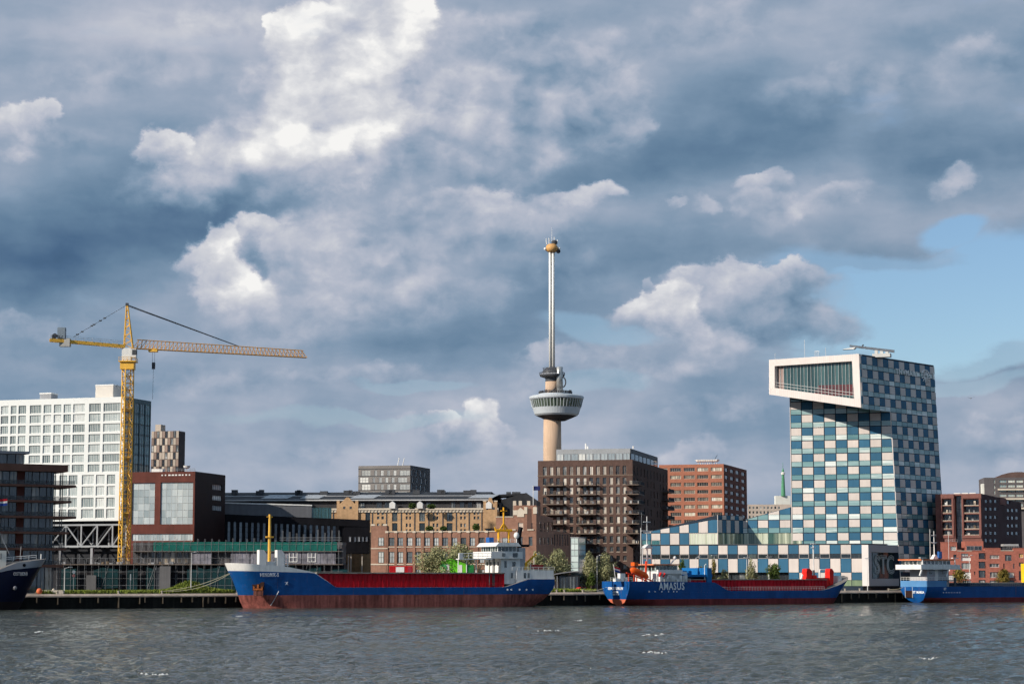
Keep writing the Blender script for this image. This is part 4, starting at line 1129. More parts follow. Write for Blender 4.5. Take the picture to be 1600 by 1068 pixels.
for k in range(24):
    w = 2*math.pi*k/24; w2 = 2*math.pi*(k+1)/24
    r_.tube((6.6*math.cos(w), 6.6*math.sin(w), tz(585.5)), (6.6*math.cos(w), 6.6*math.sin(w), tz(582)), .1, 4); r_.tube((6.6*math.cos(w), 6.6*math.sin(w), tz(582)), (6.6*math.cos(w2), 6.6*math.sin(w2), tz(582)), .1, 4)
    r_.tube((4.8*math.cos(w), 4.8*math.sin(w), tz(578)), (4.8*math.cos(w), 4.8*math.sin(w), tz(574)), .1, 4)
r_.build('platform_railing', dark_grey, T)
xs = (874.3 - 863) * mpp
MB().lathe([(1.75, tz(615)), (1.75, tz(574.5)), (1.5, tz(574))], 18, (xs, -3.6)).build('lift_cylinder', mat('brushed_steel', (.5, .5, .48), .3, .1, metal=.7), T, smooth=True)
hs = MB(); pts = [(xs + 1.6 + 1.6*math.sin(a), -4.5, tz(598) + 2.6*math.cos(a)) for a in [math.pi*i/8 for i in range(9)]]
hs.path(pts, .35, 6); hs.build('pipe', dark_grey, T)
st = MB(); st.path([(-1, -3.7, tz(614)), (1.5, -3.75, tz(607)), (3.5, -3.0, tz(605))], .25, 4); st.build('stair', dark_grey, T)
spw = mat('spire_white', (.84, .84, .81), .35, .03)
for dx, dy in ((-.95, -.5), (.65, -.6), (-.1, .9), (1.0, .5)):
    MB().lathe([(.62, tz(576)), (.6, tz(393))], 12, (dx - .1, dy)).build('spire_tube', spw, T, smooth=True)
rb_ = MB(); rb_.box(-.10, .16, -.62, .6, tz(576), tz(393)); rb_.build('guide_rail', mat('rail_grey', (.5, .46, .43), .6), T)
lad = MB(); z = tz(576)
while z < tz(395): lad.box(-1.2, 1.2, -.2, .4, z, z + .25); z += 8.0
lad.build('spire_ring', spw, T)
z0 = tz(394)
MB().lathe([(2.0, z0), (3.2, z0 + .9), (3.4, z0 + 2.2), (2.9, z0 + 3.5), (2.0, z0 + 4.3)], 24).build('cabin', mat('cabin_orange', (.60, .34, .13), .5, .1), T, smooth=True)
MB().lathe([(1.5, z0 + 4.4), (1.7, z0 + 5.6), (1.0, z0 + 6.4)], 12, (1.4, 0)).build('winch_house', dark_grey, T)
q = MB(); q.ball((-3.6, -1.2, z0 + 1.6), .75, 0, 10, 6); q.ball((3.9, -.6, z0 + 1.9), .7, 0, 10, 6); q.build('antenna_drum', spw, T)
MB().ball((3.4, -.2, z0 + .5), 1.2, 0, 10, 6).build('counterweight', dark_grey, T)
for dx in (-2.9, -1.5, 1.2, 2.8):
    MB().tube((dx, -.5, z0 + 4.2), (dx*1.05, -.5, z0 + rnd.uniform(6.4, 8.2)), .22, 5).build('antenna', spw, T)
MB().tube((0, 0, z0 + 4.2), (0, 0, tz(356)), .16, 5, 0, .06).build('antenna_mast', spw, T)

# ---- dark brick apartment tower with balconies
dbrick = mat('dark_brown_brick', (.115, .072, .06), .85, .12, .12, fine=.12, streak=.08)
T = bld('brick_apartments', 'dark brown brick apartment tower with rows of balconies and grey penthouse', 'building', 840.5, 988.5, 1043.5, 735, 14, 760)
F, S = T.front, T.side
so = 3.8125
zt = F.uv(930, 718.3)[1]
def X6(x): return 820 + x / so
def Y6(y): return 680 + y / so
cx = [108 + 39.55 * i for i in range(13)]
rows = [(182, 235), (250, 292), (306, 348), (364, 404), (423, 465), (482, 523), (540, 580), (598, 640), (660, 692), (715, 745), (768, 792)]
W = []; bal = []
for j, (c, d) in enumerate(rows):
    for i in range(13):
        h = fr(X6(cx[i]), X6(cx[i] + 21), Y6(c), Y6(d))
        z1, z0 = F.uv(930, Y6(c))[1], F.uv(930, Y6(d))[1]
        W.append((F.uv(X6(cx[i]), Y6(200))[0], F.uv(X6(cx[i] + 22), Y6(200))[0], z0, z1, i, j))
m_ = MB(); wall_holes(m_, 0, T.L, 0, zt, [w[:4] for w in W], .35, 0, F)
SWn = []
for j in range(10):
    for i in range(11):
        if (i + j * 3) % 4 != 2 or j == 0: SWn.append((T.D * (i + .35) / 11, T.D * (i + .6) / 11, W[j*13][2], W[j*13][3]))
wall_holes(m_, 0, T.D, 0, zt, SWn, .3, 0, S)
m_.quad((0,0,zt-.6),(T.L,0,zt-.6),(T.L,T.D,zt-.6),(0,T.D,zt-.6)); m_.quad((0,T.D,0),(0,0,0),(0,0,zt),(0,T.D,zt)); m_.quad((T.L,T.D,0),(0,T.D,0),(0,T.D,zt),(T.L,T.D,zt))
m_.build('wall', dbrick, T)
gl_db = glass('apartment_panes', [(0, (.03, .03, .03)), (.16, (.08, .08, .08)), (.3, (.42, .37, .31)), (.75, (.62, .56, .48)), (1, (.76, .71, .62))], mixn=.35)
bz = mat('bronze_frame', (.24, .18, .14), .5, .1)
for a, b, z0, z1, i, j in W:
    window(F, a, b, z0, z1, .3, bz, gl_dk if (j > 6 or rnd.random() < .22) else gl_db, nx=1 + (j == 0), fw=.12)
for a, b, z0, z1 in SWn: window(S, a, b, z0, z1, .25, dark_grey, gl_dk, nx=1, fw=.1)
MB().box(-.15, T.L + .15, -.15, .0, W[13][3] + .7, W[13][3] + .95).build('string_course', bz, T)
sl_m = MB()
for i in range(13):
    for j in range(1, 11):
        w = W[j*13 + i]; sl_m.box(w[0] - .05, w[1] + .05, -.1, -.003, w[2] - .18, w[2] - .01)
sl_m.build('sill', mat('sill_pale', (.42, .35, .29), .7), T)
balm = mat('balcony_bronze', (.15, .115, .095), .6, .1)
def balcony(x0, x1, z, dep, F_, nm='balcony'):
    b_ = MB(); b_.box(x0, x1, -dep, -.003, z - .35, z - .02)
    o = b_.build(nm, balm, T, F_.m.copy())
    r_ = MB()
    railing(r_, [(x0 + .06, -.1, z), (x0 + .06, -dep + .06, z), (x1 - .06, -dep + .06, z), (x1 - .06, -.1, z)], 1.05, .05, .35, 1)
    r_.build('railing', dark_grey, o)
    for q in range(2):
        xx = rnd.uniform(x0 + .4, x1 - 1.2); MB().box(xx, xx + rnd.uniform(.3, .9), -dep + .4, -dep + .9, z - .015, z + rnd.uniform(.5, 1.3)).build('balcony_furniture', rnd.choice((stone, wood, steel_grey, white)), o)
for j in range(1, 9):
    z = W[j*13][2] - .1
    if j < 8: balcony(F.uv(X6(126), Y6(290))[0], F.uv(X6(236), Y6(290))[0], z, 2.2, F)
    if j < 9: balcony(F.uv(X6(318), Y6(290))[0], F.uv(X6(432), Y6(290))[0], z, 2.2, F)
    if j < 8:
        balcony(F.uv(X6(606), Y6(290))[0], T.L + 2.6, z, 2.2, F)
        balcony(.01, T.D * .12, z, 2.6, S); balcony(T.D * .82, T.D - .05, z, 2.6, S)
# penthouse
zp = F.uv(930, 700)[1]
ua, ub = T.aty(869, 710, 3)[0], T.aty(984.5, 710, 3)[0]
vd = T.D * .8
MB().box(ua, ub, 3.25, vd, zt - .55, zp).build('penthouse', mat('penthouse_grey', (.34, .36, .38), .5, .08), T)
MB().box(ub + .003, ub + .12, 3.4, vd - .1, zt - .55, zp - .05).build('penthouse_shaded_side', dark_grey, T)  # dark sheet standing in for shade on the penthouse's right face
Fp = Face(T, (0, 3.2, 0), (1, 0, 0)); n_ = 10; w = (ub - ua) / n_
zq = T.aty(930, 708, 3)[1]
for i in range(n_): window(Fp, ua + w*i + .15, ua + w*(i+1) - .15, zt - .5, zq, -.02, steel_grey, glass('pent_glass', [(0, (.22, .28, .32)), (.6, (.45, .5, .52)), (1, (.75, .76, .72))]), nx=2, fw=.08)
Fs2 = Face(T, (ub + .15, 3.2, 0), (0, 1, 0))
for i in range(7): window(Fs2, (vd - 4) * i / 7 + .5, (vd - 4) * (i + 1) / 7, zt - .5, zq, -.02, dark_grey, gl_dk, nx=1, fw=.1)
for px, hh in ((914, 2.2), (917, 1.2), (988, 1.0)):
    u = T.aty(px, 700, 6)[0]; MB().box(u, u + .5, 6, 6.6, zp, zp + hh).build('chimney', white, T)

# ---- red-brown brick office behind
ob = mat('orange_brown_brick', (.38, .155, .10), .85, .1, .12, fine=.08)
T = bld('brown_office', 'orange-brown brick office block with window bands behind the checkered wing', 'building', 1030, 1131, 1167, 850, 17, 760)
F, S = T.front, T.side
zt = F.uv(1100, 724.8)[1]
W = []
for r0 in range(9):
    c = 730 + 11.63 * r0
    z1, z0 = F.uv(1100, c)[1], F.uv(1100, c + 5.7)[1]
    for a, b in ((1032, 1043), (1047.3, 1064.2), (1068.6, 1085.8), (1089.5, 1106.7), (1111, 1128.2)):
        W.append((max(.2, F.uv(a, 760)[0]), F.uv(b, 760)[0], z0, z1))
m_ = MB(); wall_holes(m_, 0, T.L, 0, zt, W, .3, 0, F)
SWn = [(S.uv(a, 760)[0], S.uv(b, 760)[0], W[k*5][2], W[k*5][3]) for k in range(9) for a, b in ((1133, 1138), (1141.5, 1146.5), (1150, 1155.2), (1159, 1164.2))]
wall_holes(m_, 0, T.D, 0, zt, SWn, .3, 1, S)
m_.quad((0,0,zt),(T.L,0,zt),(T.L,T.D,zt),(0,T.D,zt)); m_.quad((0,T.D,0),(0,0,0),(0,0,zt),(0,T.D,zt))
m_.build('wall', [ob, mat('brick_side_shaded', (.17, .07, .055), .85, .1)], T)  # right wall: the same brick darkened for the shade on it
gl_ob = glass('band_glass', [(0, (.02, .025, .03)), (.5, (.08, .08, .08)), (.75, (.3, .27, .22)), (.9, (.7, .62, .48)), (1, (.8, .78, .7))], mixn=.45)
for h in W: window(F, *h, .25, mat('band_frame', (.5, .46, .4), .6), gl_ob, nx=5, fw=.1)
for h in SWn: window(S, *h, .25, dark_grey, glass('side_band', [(0, (.06, .07, .08)), (1, (.2, .21, .22))]), nx=2, fw=.1)
for k in range(9):
    px = 1091 + k * 3.6; u = T.aty(px, 722, 4)[0]; s_ = MB()
    s_.tube((u, 4, zt - .1), (u, 4, zt + 1.2), .12, 5); s_.lathe([(.15, zt + 1.0), (1.0, zt + 1.4), (1.2, zt + 2.1)], 10, (u, 4), cap=False); s_.build('satellite_dish', white, T)
u = T.aty(1112, 722, 4)[0]; MB().tube((u, 4, zt), (u + 2.4, 4, zt + 4), .1, 4).build('roof_mast', dark_grey, T)
# ============================================================ checkered college building
C0 = P(1391.6, 642.5, 702.0)
T = Thing('college_building', 'blue and cream checkered college tower with cantilevered white-framed head and low wing', 'building', (C0.x, C0.y, GZ), -R(20))
zc = C0.z - GZ
F = Face(T, (0, 0, 0), (1, 0, 0))
s3 = Vector((math.sin(R(21)), math.cos(R(21)), 0))
xe, ze = F.uv(1404, 846)
lean = Vector((0 - xe, 0, zc - ze))
S = Face(T, (0, 0, zc), s3, lean)
teal = glass('checker_glass', [(0, (.10, .23, .26)), (.4, (.21, .37, .38)), (.72, (.36, .51, .51)), (.86, (.66, .75, .72)), (1, (.82, .88, .85))], spec=1.0, vscale=(.2, .2, 2.5), mixn=.4)
body = mat('seam_navy', (.02, .034, .055), .55, .1)
frame_w = mat('white_frame_panel', (.72, .66, .63), .5, .04, .2, streak=.04)
zk = lambda k: F.uv(1237, 648.1)[1] - k * rh
rh = (F.uv(1237, 648.1)[1] - F.uv(1237, 832.0)[1]) / 9
# head
ut, wt = S.uv(1341.9, 552.5)
TRF = S.p(ut, 0, wt)
hd = R(39 - 20)
H = Face(T, TRF, (math.cos(hd), -math.sin(hd), 0))
hp = [H.uv(1201.6, 615.9), H.uv(1345.3, 636.5), H.uv(1341.9, 552.5), H.uv(1201.6, 561.9)]   # BL BR TR TL
op = [H.uv(1210.3, 605.6), H.uv(1334.6, 622.6), H.uv(1331.2, 563.8), H.uv(1210.3, 571.6)]
lenS = S.uv(1459.4, 572)[0] - ut
gdep = 1.9
m_ = MB()
hp3 = [H.p(a, gdep + .2, w) for a, w in hp]
m_.loft(hp3, s3 * (lenS - 2.2))
m_.build('head', body, T)
fr_ = MB()
for i in range(4):
    a, b = hp[i], hp[(i+1) % 4]; c, d = op[(i+1) % 4], op[i]
    fr_.quad(H.p(a[0], 0, a[1]), H.p(b[0], 0, b[1]), H.p(c[0], 0, c[1]), H.p(d[0], 0, d[1]))
    fr_.quad(H.p(d[0], 0, d[1]), H.p(c[0], 0, c[1]), H.p(c[0], gdep, c[1]), H.p(d[0], gdep, d[1]))
    fr_.quad(H.p(b[0], 0, b[1]), H.p(a[0], 0, a[1]), H.p(a[0], gdep + .25, a[1]), H.p(b[0], gdep + .25, b[1]))
fo = fr_.build('head_frame', frame_w, T)
# panel joints of the frame: narrow ribs
rb_ = MB()
n_ = 44
for k in range(1, n_):
    f = k / n_
    for (a, b, c, d) in ((hp[0], hp[1], op[0], op[1]), (hp[3], hp[2], op[3], op[2])):
        u = a[0] + (b[0] - a[0]) * f
        wa = a[1] + (b[1] - a[1]) * f
        g = min(1, max(0, (u - c[0]) / (d[0] - c[0])))
        wb = c[1] + (d[1] - c[1]) * g
        lo, hi = min(wa, wb) + .12, max(wa, wb) - .12
        rb_.add([H.p(u - .03, -.03, lo), H.p(u + .03, -.03, lo), H.p(u + .03, -.03, hi), H.p(u - .03, -.03, hi)], [(0, 1, 2, 3)])
rb_.build('panel_joint', mat('joint_grey', (.58, .53, .5), .6), fo)
hall = glass('hall_glass', [(0, (.02, .05, .055)), (.5, (.035, .085, .09)), (1, (.07, .14, .145))], spec=1.0, vscale=(1, 1, .15))
n_ = 23
for k in range(n_):
    f0, f1 = k / n_, (k + 1) / n_
    q = lambda f, e: (op[0][0] + (op[1][0] - op[0][0]) * f, (op[0][1] + (op[1][1] - op[0][1]) * f) if e == 0 else (op[3][1] + (op[2][1] - op[3][1]) * f))
    a, b, c, d = q(f0 + .004, 0), q(f1 - .004, 0), q(f1 - .004, 1), q(f0 + .004, 1)
    if k == n_ - 1: c = (op[2][0], op[2][1])
    slab(H, [a, b, c, d], gdep - .15, gdep - .06, hall if k > 1 else mat('side_reveal', (.32, .24, .22), .7), 'pane')
    MB().tube(H.p(a[0], gdep - .35, a[1]), H.p(d[0], gdep - .35, d[1]), .085, 4).build('mullion', mat('mullion_pale', (.62, .66, .66), .4), T)
rl = MB()
for e in (.9, 1.9): rl.tube(H.p(op[0][0], .5, op[0][1] + e), H.p(op[1][0], .5, op[1][1] + e), .06, 4)
rl.build('handrail', white, T)
# rows of red seats behind the glass of the auditorium
for k in range(5):
    a = op[0][0] + (op[1][0] - op[0][0]) * (.45 + .02 * k); z = op[0][1] + (op[1][1] - op[0][1]) * .7 + .3 + k * .75
    MB().loft([H.p(a, gdep - .28, z), H.p(op[1][0] - .4, gdep - .28, z - .5), H.p(op[1][0] - .4, gdep - .28, z + .05), H.p(a, gdep - .28, z + .45)], H.m.to_3x3() @ Vector((0, .1, 0))).build('seat_row', mat('seat_red', (.13, .03, .036), .8, .3, 1.5), T)
# tower body
xl = F.uv(1235.8, 700)[0]
xb = 0 + (0 - zc) * (xe / (ze - zc))
xt = (hp[0][1] + 12) * 0
bodyp = [(xl, 0), (xb, 0), (0 + (zc + 6 - zc) * (xe / (ze - zc)), zc + 6), (xl, zc + 6)]
lenT = S.uv(1466, 690)[0]
m_ = MB(); m_.loft([F.p(a, 0, w) for a, w in bodyp], s3 * lenT); m_.build('tower_body', body, T)
# front checker
colx = [F.uv(p, 700)[0] for p in (1236.0, 1253.1, 1270.8, 1288.4, 1306.3, 1324.1, 1342, 1359.7, 1377.6, 1400)]
bound = [(xl + .03, 0), (xb - .25, 0), (0 + 5 * (xe / (ze - zc)) - .25, zc + 5), (xl + .03, zc + 5)]
for r in range(-2, 11):
    zb_, zt_ = zk(r), zk(r - 1)
    for i in range(9):
        a, b = colx[i] + .16, colx[i + 1] - .16
        if i == 8: b = colx[9]
        zp_ = zb_ + rh * .415
        slab(F, clip_poly(rect(a, b, zp_, zt_ - .16), bound), -.16, -.004, cream if (r + i) % 2 == 0 else blue_panel)
        slab(F, clip_poly(rect(a, b, zb_ + .12, zp_ - .12), bound), -.06, -.004, teal, 'window')
# edge strip on the leaning corner
cs = MB(); e0, e1 = Vector((xb, 0, 0)), Vector((0, 0, zc))
nrm = Vector((0, -.12, 0)); sx = Vector((.22, 0, 0))
cs.add([e0 - sx + nrm, e0 + nrm + sx*.2, e1 + nrm + sx*.2, e1 - sx + nrm, e0 - sx, e0 + sx*.2, e1 + sx*.2, e1 - sx], [(0,1,2,3),(1,5,6,2),(0,3,7,4)]); cs.build('corner_strip', frame_w, T)
cs = MB(); cs.box(xl - .18, xl + .02, -.14, .3, 0, zk(-2) + 2); cs.build('corner_strip', frame_w, T)
# side checker
pw = S.uv(1463.6, 672)[0] / 8.75
cosl = S.m.to_3x3() @ Vector((0, 0, 1)); wz = lambda z: (z - zc) / cosl.z
rows_s = list(range(-3, 12))
zhb = (S.p(*[S.uv(1345.3, 636.5)[0], 0, S.uv(1345.3, 636.5)[1]])).z
wtop = wt - .25
u1_ = lambda w: S.uv(1459.4, 572)[0]
for r in range(-5, 13):
    wb, wt_ = wz(zk(r)), wz(zk(r - 1))
    wt_ = min(wt_, wtop)
    if wt_ - wb < .6: continue
    in_head = zk(r) > zhb - 1.2
    u_end = S.uv(1459.4, 572)[0] if r < 0 else lenT
    i0 = math.floor(ut / pw) if in_head else 0
    for i in range(i0, 12):
        a, b = i * pw + .07, (i + 1) * pw - .07
        a = max(a, (ut + .25) if in_head else .12); b = min(b, u_end - .1)
        if b - a < .25 or wb < wz(0): continue
        wp = wb + (rh) * .40
        mm = cream if (r + i) % 2 == 1 else blue_panel
        if wt_ - wp > .2: slab(S, rect(a, b, wp, wt_ - .12), -.14, -.004, mm)
        slab(S, rect(a + .05, b - .05, wb + .15, wp - .12), -.05, -.004, teal, 'window')
# white sign letters and the round emblem high on the side
sgn = mat('sign_white', (.92, .92, .9), .5)
a = S.uv(1400, 580); b = S.uv(1431, 585)
c_ = ((a[0] + b[0]) / 2, (a[1] + b[1]) / 2)
text('TNVMAILI', 2.5, sgn, T, S.m @ Matrix.Translation((c_[0], -.3, c_[1])), 'sign_lettering', ext=.06, xs=(b[0] - a[0]) / 11.0, bold=.05)
a = S.uv(1445.5, 588)
em = MB()
for k in range(12):
    w = 2 * math.pi * k / 12
    p0 = S.p(a[0], -.3, a[1]); tw = .5
    pts = [S.p(a[0] + rr * 1.25 * math.cos(w + tw * rr * .3), -.3, a[1] + rr * math.sin(w + tw * rr * .3)) for rr in (.5, 1.1, 1.7, 2.3)]
    em.path(pts, .2, 5)
em.path([S.p(a[0] + 2.9 * math.cos(t), -.3, a[1] + 2.3 * math.sin(t)) for t in [math.pi * q / 8 for q in range(0, 9)]], .18, 5)
em.build('emblem', sgn, T)
a = S.uv(1457, 587); MB().loft([S.p(a[0] - .35, -.35, a[1] - 1.2), S.p(a[0] + .35, -.35, a[1] - 1.2), S.p(a[0] + .35, -.35, a[1] + 1.2), S.p(a[0] - .35, -.35, a[1] + 1.2)], (S.m.to_3x3() @ Vector((0, .1, 0)))).build('sign_lettering', sgn, T)
# roof: radar scanner, antennas, hatch
top = TRF.z
rd = MB()
def roofpt(px, py, dd): 
    p = T.hit(px, py, H.m @ Matrix.Translation((0, dd, 0))); q = H.m @ Vector((p[0], dd, p[1])); return q
q0, q1 = roofpt(1327.5, 540, 12), roofpt(1397, 548.5, 12)
dv = (q1 - q0)
rd.loft([q0 + Vector((0, 0, -.35)), q1 + Vector((0, 0, -.45)), q1 + Vector((0, 0, .45)), q0 + Vector((0, 0, .35))], (0, .7, 0))
rd.tube(q0 + dv*.28 + Vector((0, .3, .3)), q0 + dv*.31 + Vector((0, .3, 1.0)), .25, 6)
rd.build('radar_scanner', mat('scanner_grey', (.10, .12, .15), .5), T)
rs = MB()
for f in (.60, .72, .84):
    p = q0 + dv * f + Vector((0, .4, 0)); rs.box(p.x - .5, p.x + .5, p.y - .5, p.y + .5, top - .3, p.z - .4)
p = q0 + dv * .72; rs.box(p.x - 3, p.x + 3, p.y - 1, p.y + 2, top - .3, top + .9)
rs.build('scanner_base', mat('scanner_base', (.6, .6, .58), .5), T)
p = roofpt(1326, 544, 10); MB().loft([p + Vector((-2.2, 0, -.3)), p + Vector((1.8, 0, -.3)), p + Vector((2.4, 0, .35)), p + Vector((-1.4, 0, -.05))], (0, 2, 0)).build('roof_wing', white, T)
for px, py in ((1211, 552), (1257, 531), (1290, 543)):
    p = roofpt(px, py, 5); MB().tube((p.x, p.y, top - 1), p, .07, 4).build('antenna', white, T)
for px in (1273.5, 1276.5, 1279.5):
    p = roofpt(px, 548, 5); a_ = MB(); a_.tube((p.x, p.y, top - .5), p, .09, 4)
    if px < 1279: q = roofpt(px + 3, 549, 5); a_.tube(p, q, .08, 4)
    a_.build('roof_ladder', white, T)

# ---- second wedge, on the tower's front plane
colw = [F.uv(p, 822)[0] for p in (1168.4, 1184.2, 1200.7, 1218.3, 1235.8)]
rl0, rl1 = F.uv(1168.4, 809.8), F.uv(1235.6, 791.5)
zg0, zg1 = F.uv(1200, 850.8)[1], F.uv(1200, 832.2)[1]
wp_ = [(colw[0] - 14, 0), (xl - .2, 0), (xl - .2, rl1[1]), (colw[0] - 14, rl0[1] - 14 * (rl1[1] - rl0[1]) / (rl1[0] - rl0[0]))]
m_ = MB(); m_.loft([F.p(a, 0, w) for a, w in wp_], (0, 14, 0)); m_.build('wedge_body', body, T)
wb_ = [(colw[0] - 13.5, 0), (xl - .3, 0), (xl - .3, rl1[1] - .1), (colw[0] - 13.5, wp_[3][1] - .1)]
colw2 = [colw[0] - 3.3 * k for k in (3, 2, 1)] + colw
for r in (8, 9):
    for i in range(len(colw2) - 1):
        a, b = colw2[i] + .14, colw2[i + 1] - .14
        zb_, zt_ = zk(r), zk(r - 1) if r == 9 else zk(r - 2)
        zp_ = zb_ + rh * .415
        slab(F, clip_poly(rect(a, b, zp_, zt_ - .14), wb_), -.16, -.004, cream if (r + i) % 2 == 1 else blue_panel)
        slab(F, clip_poly(rect(a, b, zb_ + .1, zp_ - .1), wb_), -.06, -.004, teal, 'window')
cur = glass('curtain_glass', [(0, (.05, .12, .10)), (.4, (.22, .27, .2)), (.7, (.5, .54, .4)), (1, (.72, .76, .62))], vscale=(2.6, 2.6, .06), mixn=.8)
u = colw2[0]; ue = F.uv(1253, 840)[0]
while u < ue - .3:
    e = min(u + 1.7, ue); pane(F, u + .03, e - .03, zg0, zg1 - .1, -.1, cur, 'curtain_pane', th=.09); u += 1.7
# ---- low wing
yw = -14.0
Wf = Face(T, (0, yw, 0), (1, 0, 0))
cpx = [1002.6, 1017.7, 1032.2, 1046.9, 1061.9, 1077, 1091.8, 1106.9, 1122, 1137.3, 1152.8, 1168.4, 1184, 1200, 1216, 1231.8, 1248, 1264.2, 1280.5, 1296.8, 1313.4, 1330, 1347]
cu = [Wf.uv(p, 860)[0] for p in cpx]
zr = {p: Wf.uv(1180, p)[1] for p in (832.2, 851.6, 865, 872.2, 893.8, 905.5, 914.5)}
zterr = zr[851.6] + .25
m_ = MB(); m_.loft([(cu[0], yw, zr[893.8]), (cu[-1], yw, zr[893.8]), (cu[-1], yw, zterr), (cu[0], yw, zterr)], (6, 14.5, 0)); 
m_.loft([(cu[0] + .5, yw + 1.4, 0), (cu[-1] - .2, yw + 1.4, 0), (cu[-1] - .2, yw + 1.4, zr[893.8] - .002), (cu[0] + .5, yw + 1.4, zr[893.8] - .002)], (5, 12, 0))
m_.loft([(cu[15], yw, .0), (cu[-1], yw, 0), (cu[-1], yw, zr[893.8] - .002), (cu[15], yw, zr[893.8] - .002)], (0, 1.38, 0)); m_.build('wing_body', body, T)
MB().loft([(cu[0] - .1, yw - .2, zterr + .003), (cu[-1], yw - .2, zterr + .003), (cu[-1], yw - .2, zterr + .25), (cu[0] - .1, yw - .2, zterr + .25)], (6, 14, 0)).build('terrace_edge', dark_grey, T)
# wedge one on the wing
ra, rb2 = Wf.uv(1017.7, 829), Wf.uv(1122, 803.8)
rl_ = Wf.uv(1003, 832)
w1 = [(cu[0], zterr + .003), (cu[8], zterr + .003), (cu[8], rb2[1]), (cu[1], ra[1]), (cu[0], ra[1] - .6)]
off = s3 * (14.0 / s3.y)
m_ = MB(); m_.loft([Wf.p(a, 0, w) for a, w in w1], off); m_.build('wedge_body', body, T)
b1 = [(cu[0] + .05, zterr), (cu[8] - .1, zterr), (cu[8] - .1, rb2[1] - .12), (cu[1], ra[1] - .12), (cu[0] + .05, ra[1] - .7)]
g_ = .10
zrow1 = Wf.uv(1080, 832.2)[1]; zrow2 = Wf.uv(1100, 811.5)[1]
for i in range(8):
    a, b = cu[i] + g_, cu[i + 1] - g_
    mm = blue_panel if i % 2 == 1 else cream
    slab(Wf, clip_poly(rect(a, b, zrow1 + .1, zrow2 - .1), b1), -.14, -.004, mm)
    slab(Wf, clip_poly(rect(a, b, zrow2 + .1, zrow2 + 9), b1), -.14, -.004, cream if i % 2 == 1 else blue_panel)
    if i < 5:
        m2 = blue_panel if i % 2 == 0 else cream
        if i < 2:
            zm = zrow1 - 2.3
            slab(Wf, clip_poly(rect(a, b, zm, zrow1 - .1), b1), -.14, -.004, m2); window(Wf, a, b, zterr + .15, zm - .1, -.06, frame_w if i else dark_grey, gl_teal, nx=1, fw=.1)
        else: slab(Wf, clip_poly(rect(a, b, zterr + .1, zrow1 - .1), b1), -.14, -.004, m2)
window(Wf, cu[5] + .08, cu[8] - .12, zterr + .1, zrow1 - .1, -.06, frame_w, cur, nx=9, fw=.14)
MB().loft([Wf.p(cu[8] - .1, -.18, zterr), Wf.p(cu[8] + .06, -.18, zterr), Wf.p(cu[8] + .06, -.18, rb2[1]), Wf.p(cu[8] - .1, -.18, rb2[1])], (0, .17, 0)).build('corner_strip', frame_w, T)
# its shaded right-hand flank
Fl = Face(T, Wf.p(cu[8], 0, 0), s3)
lf = 14.0 / s3.y; n_ = 6
for i in range(n_):
    a, b = lf * i / n_ + .1, lf * (i + 1) / n_ - .1
    slab(Fl, rect(a, b, zrow1 + .1, zrow2 - .1), -.12, -.004, cream if i % 2 == 0 else blue_panel)
    slab(Fl, rect(a, b, zrow2 + .1, rb2[1] - .15), -.12, -.004, cream if i % 2 == 1 else blue_panel)
    for q in range(2): pane(Fl, a + (b - a) * q / 2 + .03, a + (b - a) * (q + 1) / 2 - .03, zterr + .3, zrow1 - .1, -.08, cur, 'curtain_pane', th=.07)
# the checkered band of the wing
gl_strip = glass('strip_glass', [(0, (.012, .018, .022)), (.7, (.03, .04, .045)), (1, (.10, .12, .11))], spec=1.0)
for i in range(22):
    a, b = cu[i] + g_, cu[i + 1] - g_
    slab(Wf, rect(a, b, zr[865] + .05, zr[851.6] + .05), -.14, -.004, cream if i % 2 == 0 else blue_panel)
    window(Wf, a, b, zr[872.2] + .06, zr[865] - .06, -.05, frame_w if i % 2 == 0 else dark_grey, gl_strip, nx=1, fw=.09)
    if i < 3: 
        slab(Wf, rect(a, b, zr[872.2] - 2.2, zr[872.2] - .08), -.14, -.004, cream if i % 2 == 1 else blue_panel); continue
    slab(Wf, rect(a, b, zr[893.8] + .05, zr[872.2] - .08), -.14, -.004, cream if i % 2 == 1 else blue_panel)
    if i >= 15:
        slab(Wf, rect(a, b, zr[905.5] + .05, zr[893.8] - .08), -.14, -.004, cream if i % 2 == 0 else blue_panel)
        pane(Wf, a, b, max(.1, zr[914.5]), zr[905.5] - .05, -.06, glass('ground_glass', [(0, (.12, .2, .14)), (1, (.3, .38, .24))]), 'window', th=.05)
    elif i % 2 == 1:
        MB().box(cu[i] - .15, cu[i] + .15, yw + .1, yw + .4, 0, zr[893.8] - .003).build('column', white, T)
for i in range(4, 15): window(Face(T, (0, yw + 1.3, 0), (1, 0, 0)), cu[i] + .1, cu[i+1] - .1, .3, zr[893.8] - .2, 0, dark_grey, gl_dk, nx=3, fw=.1)
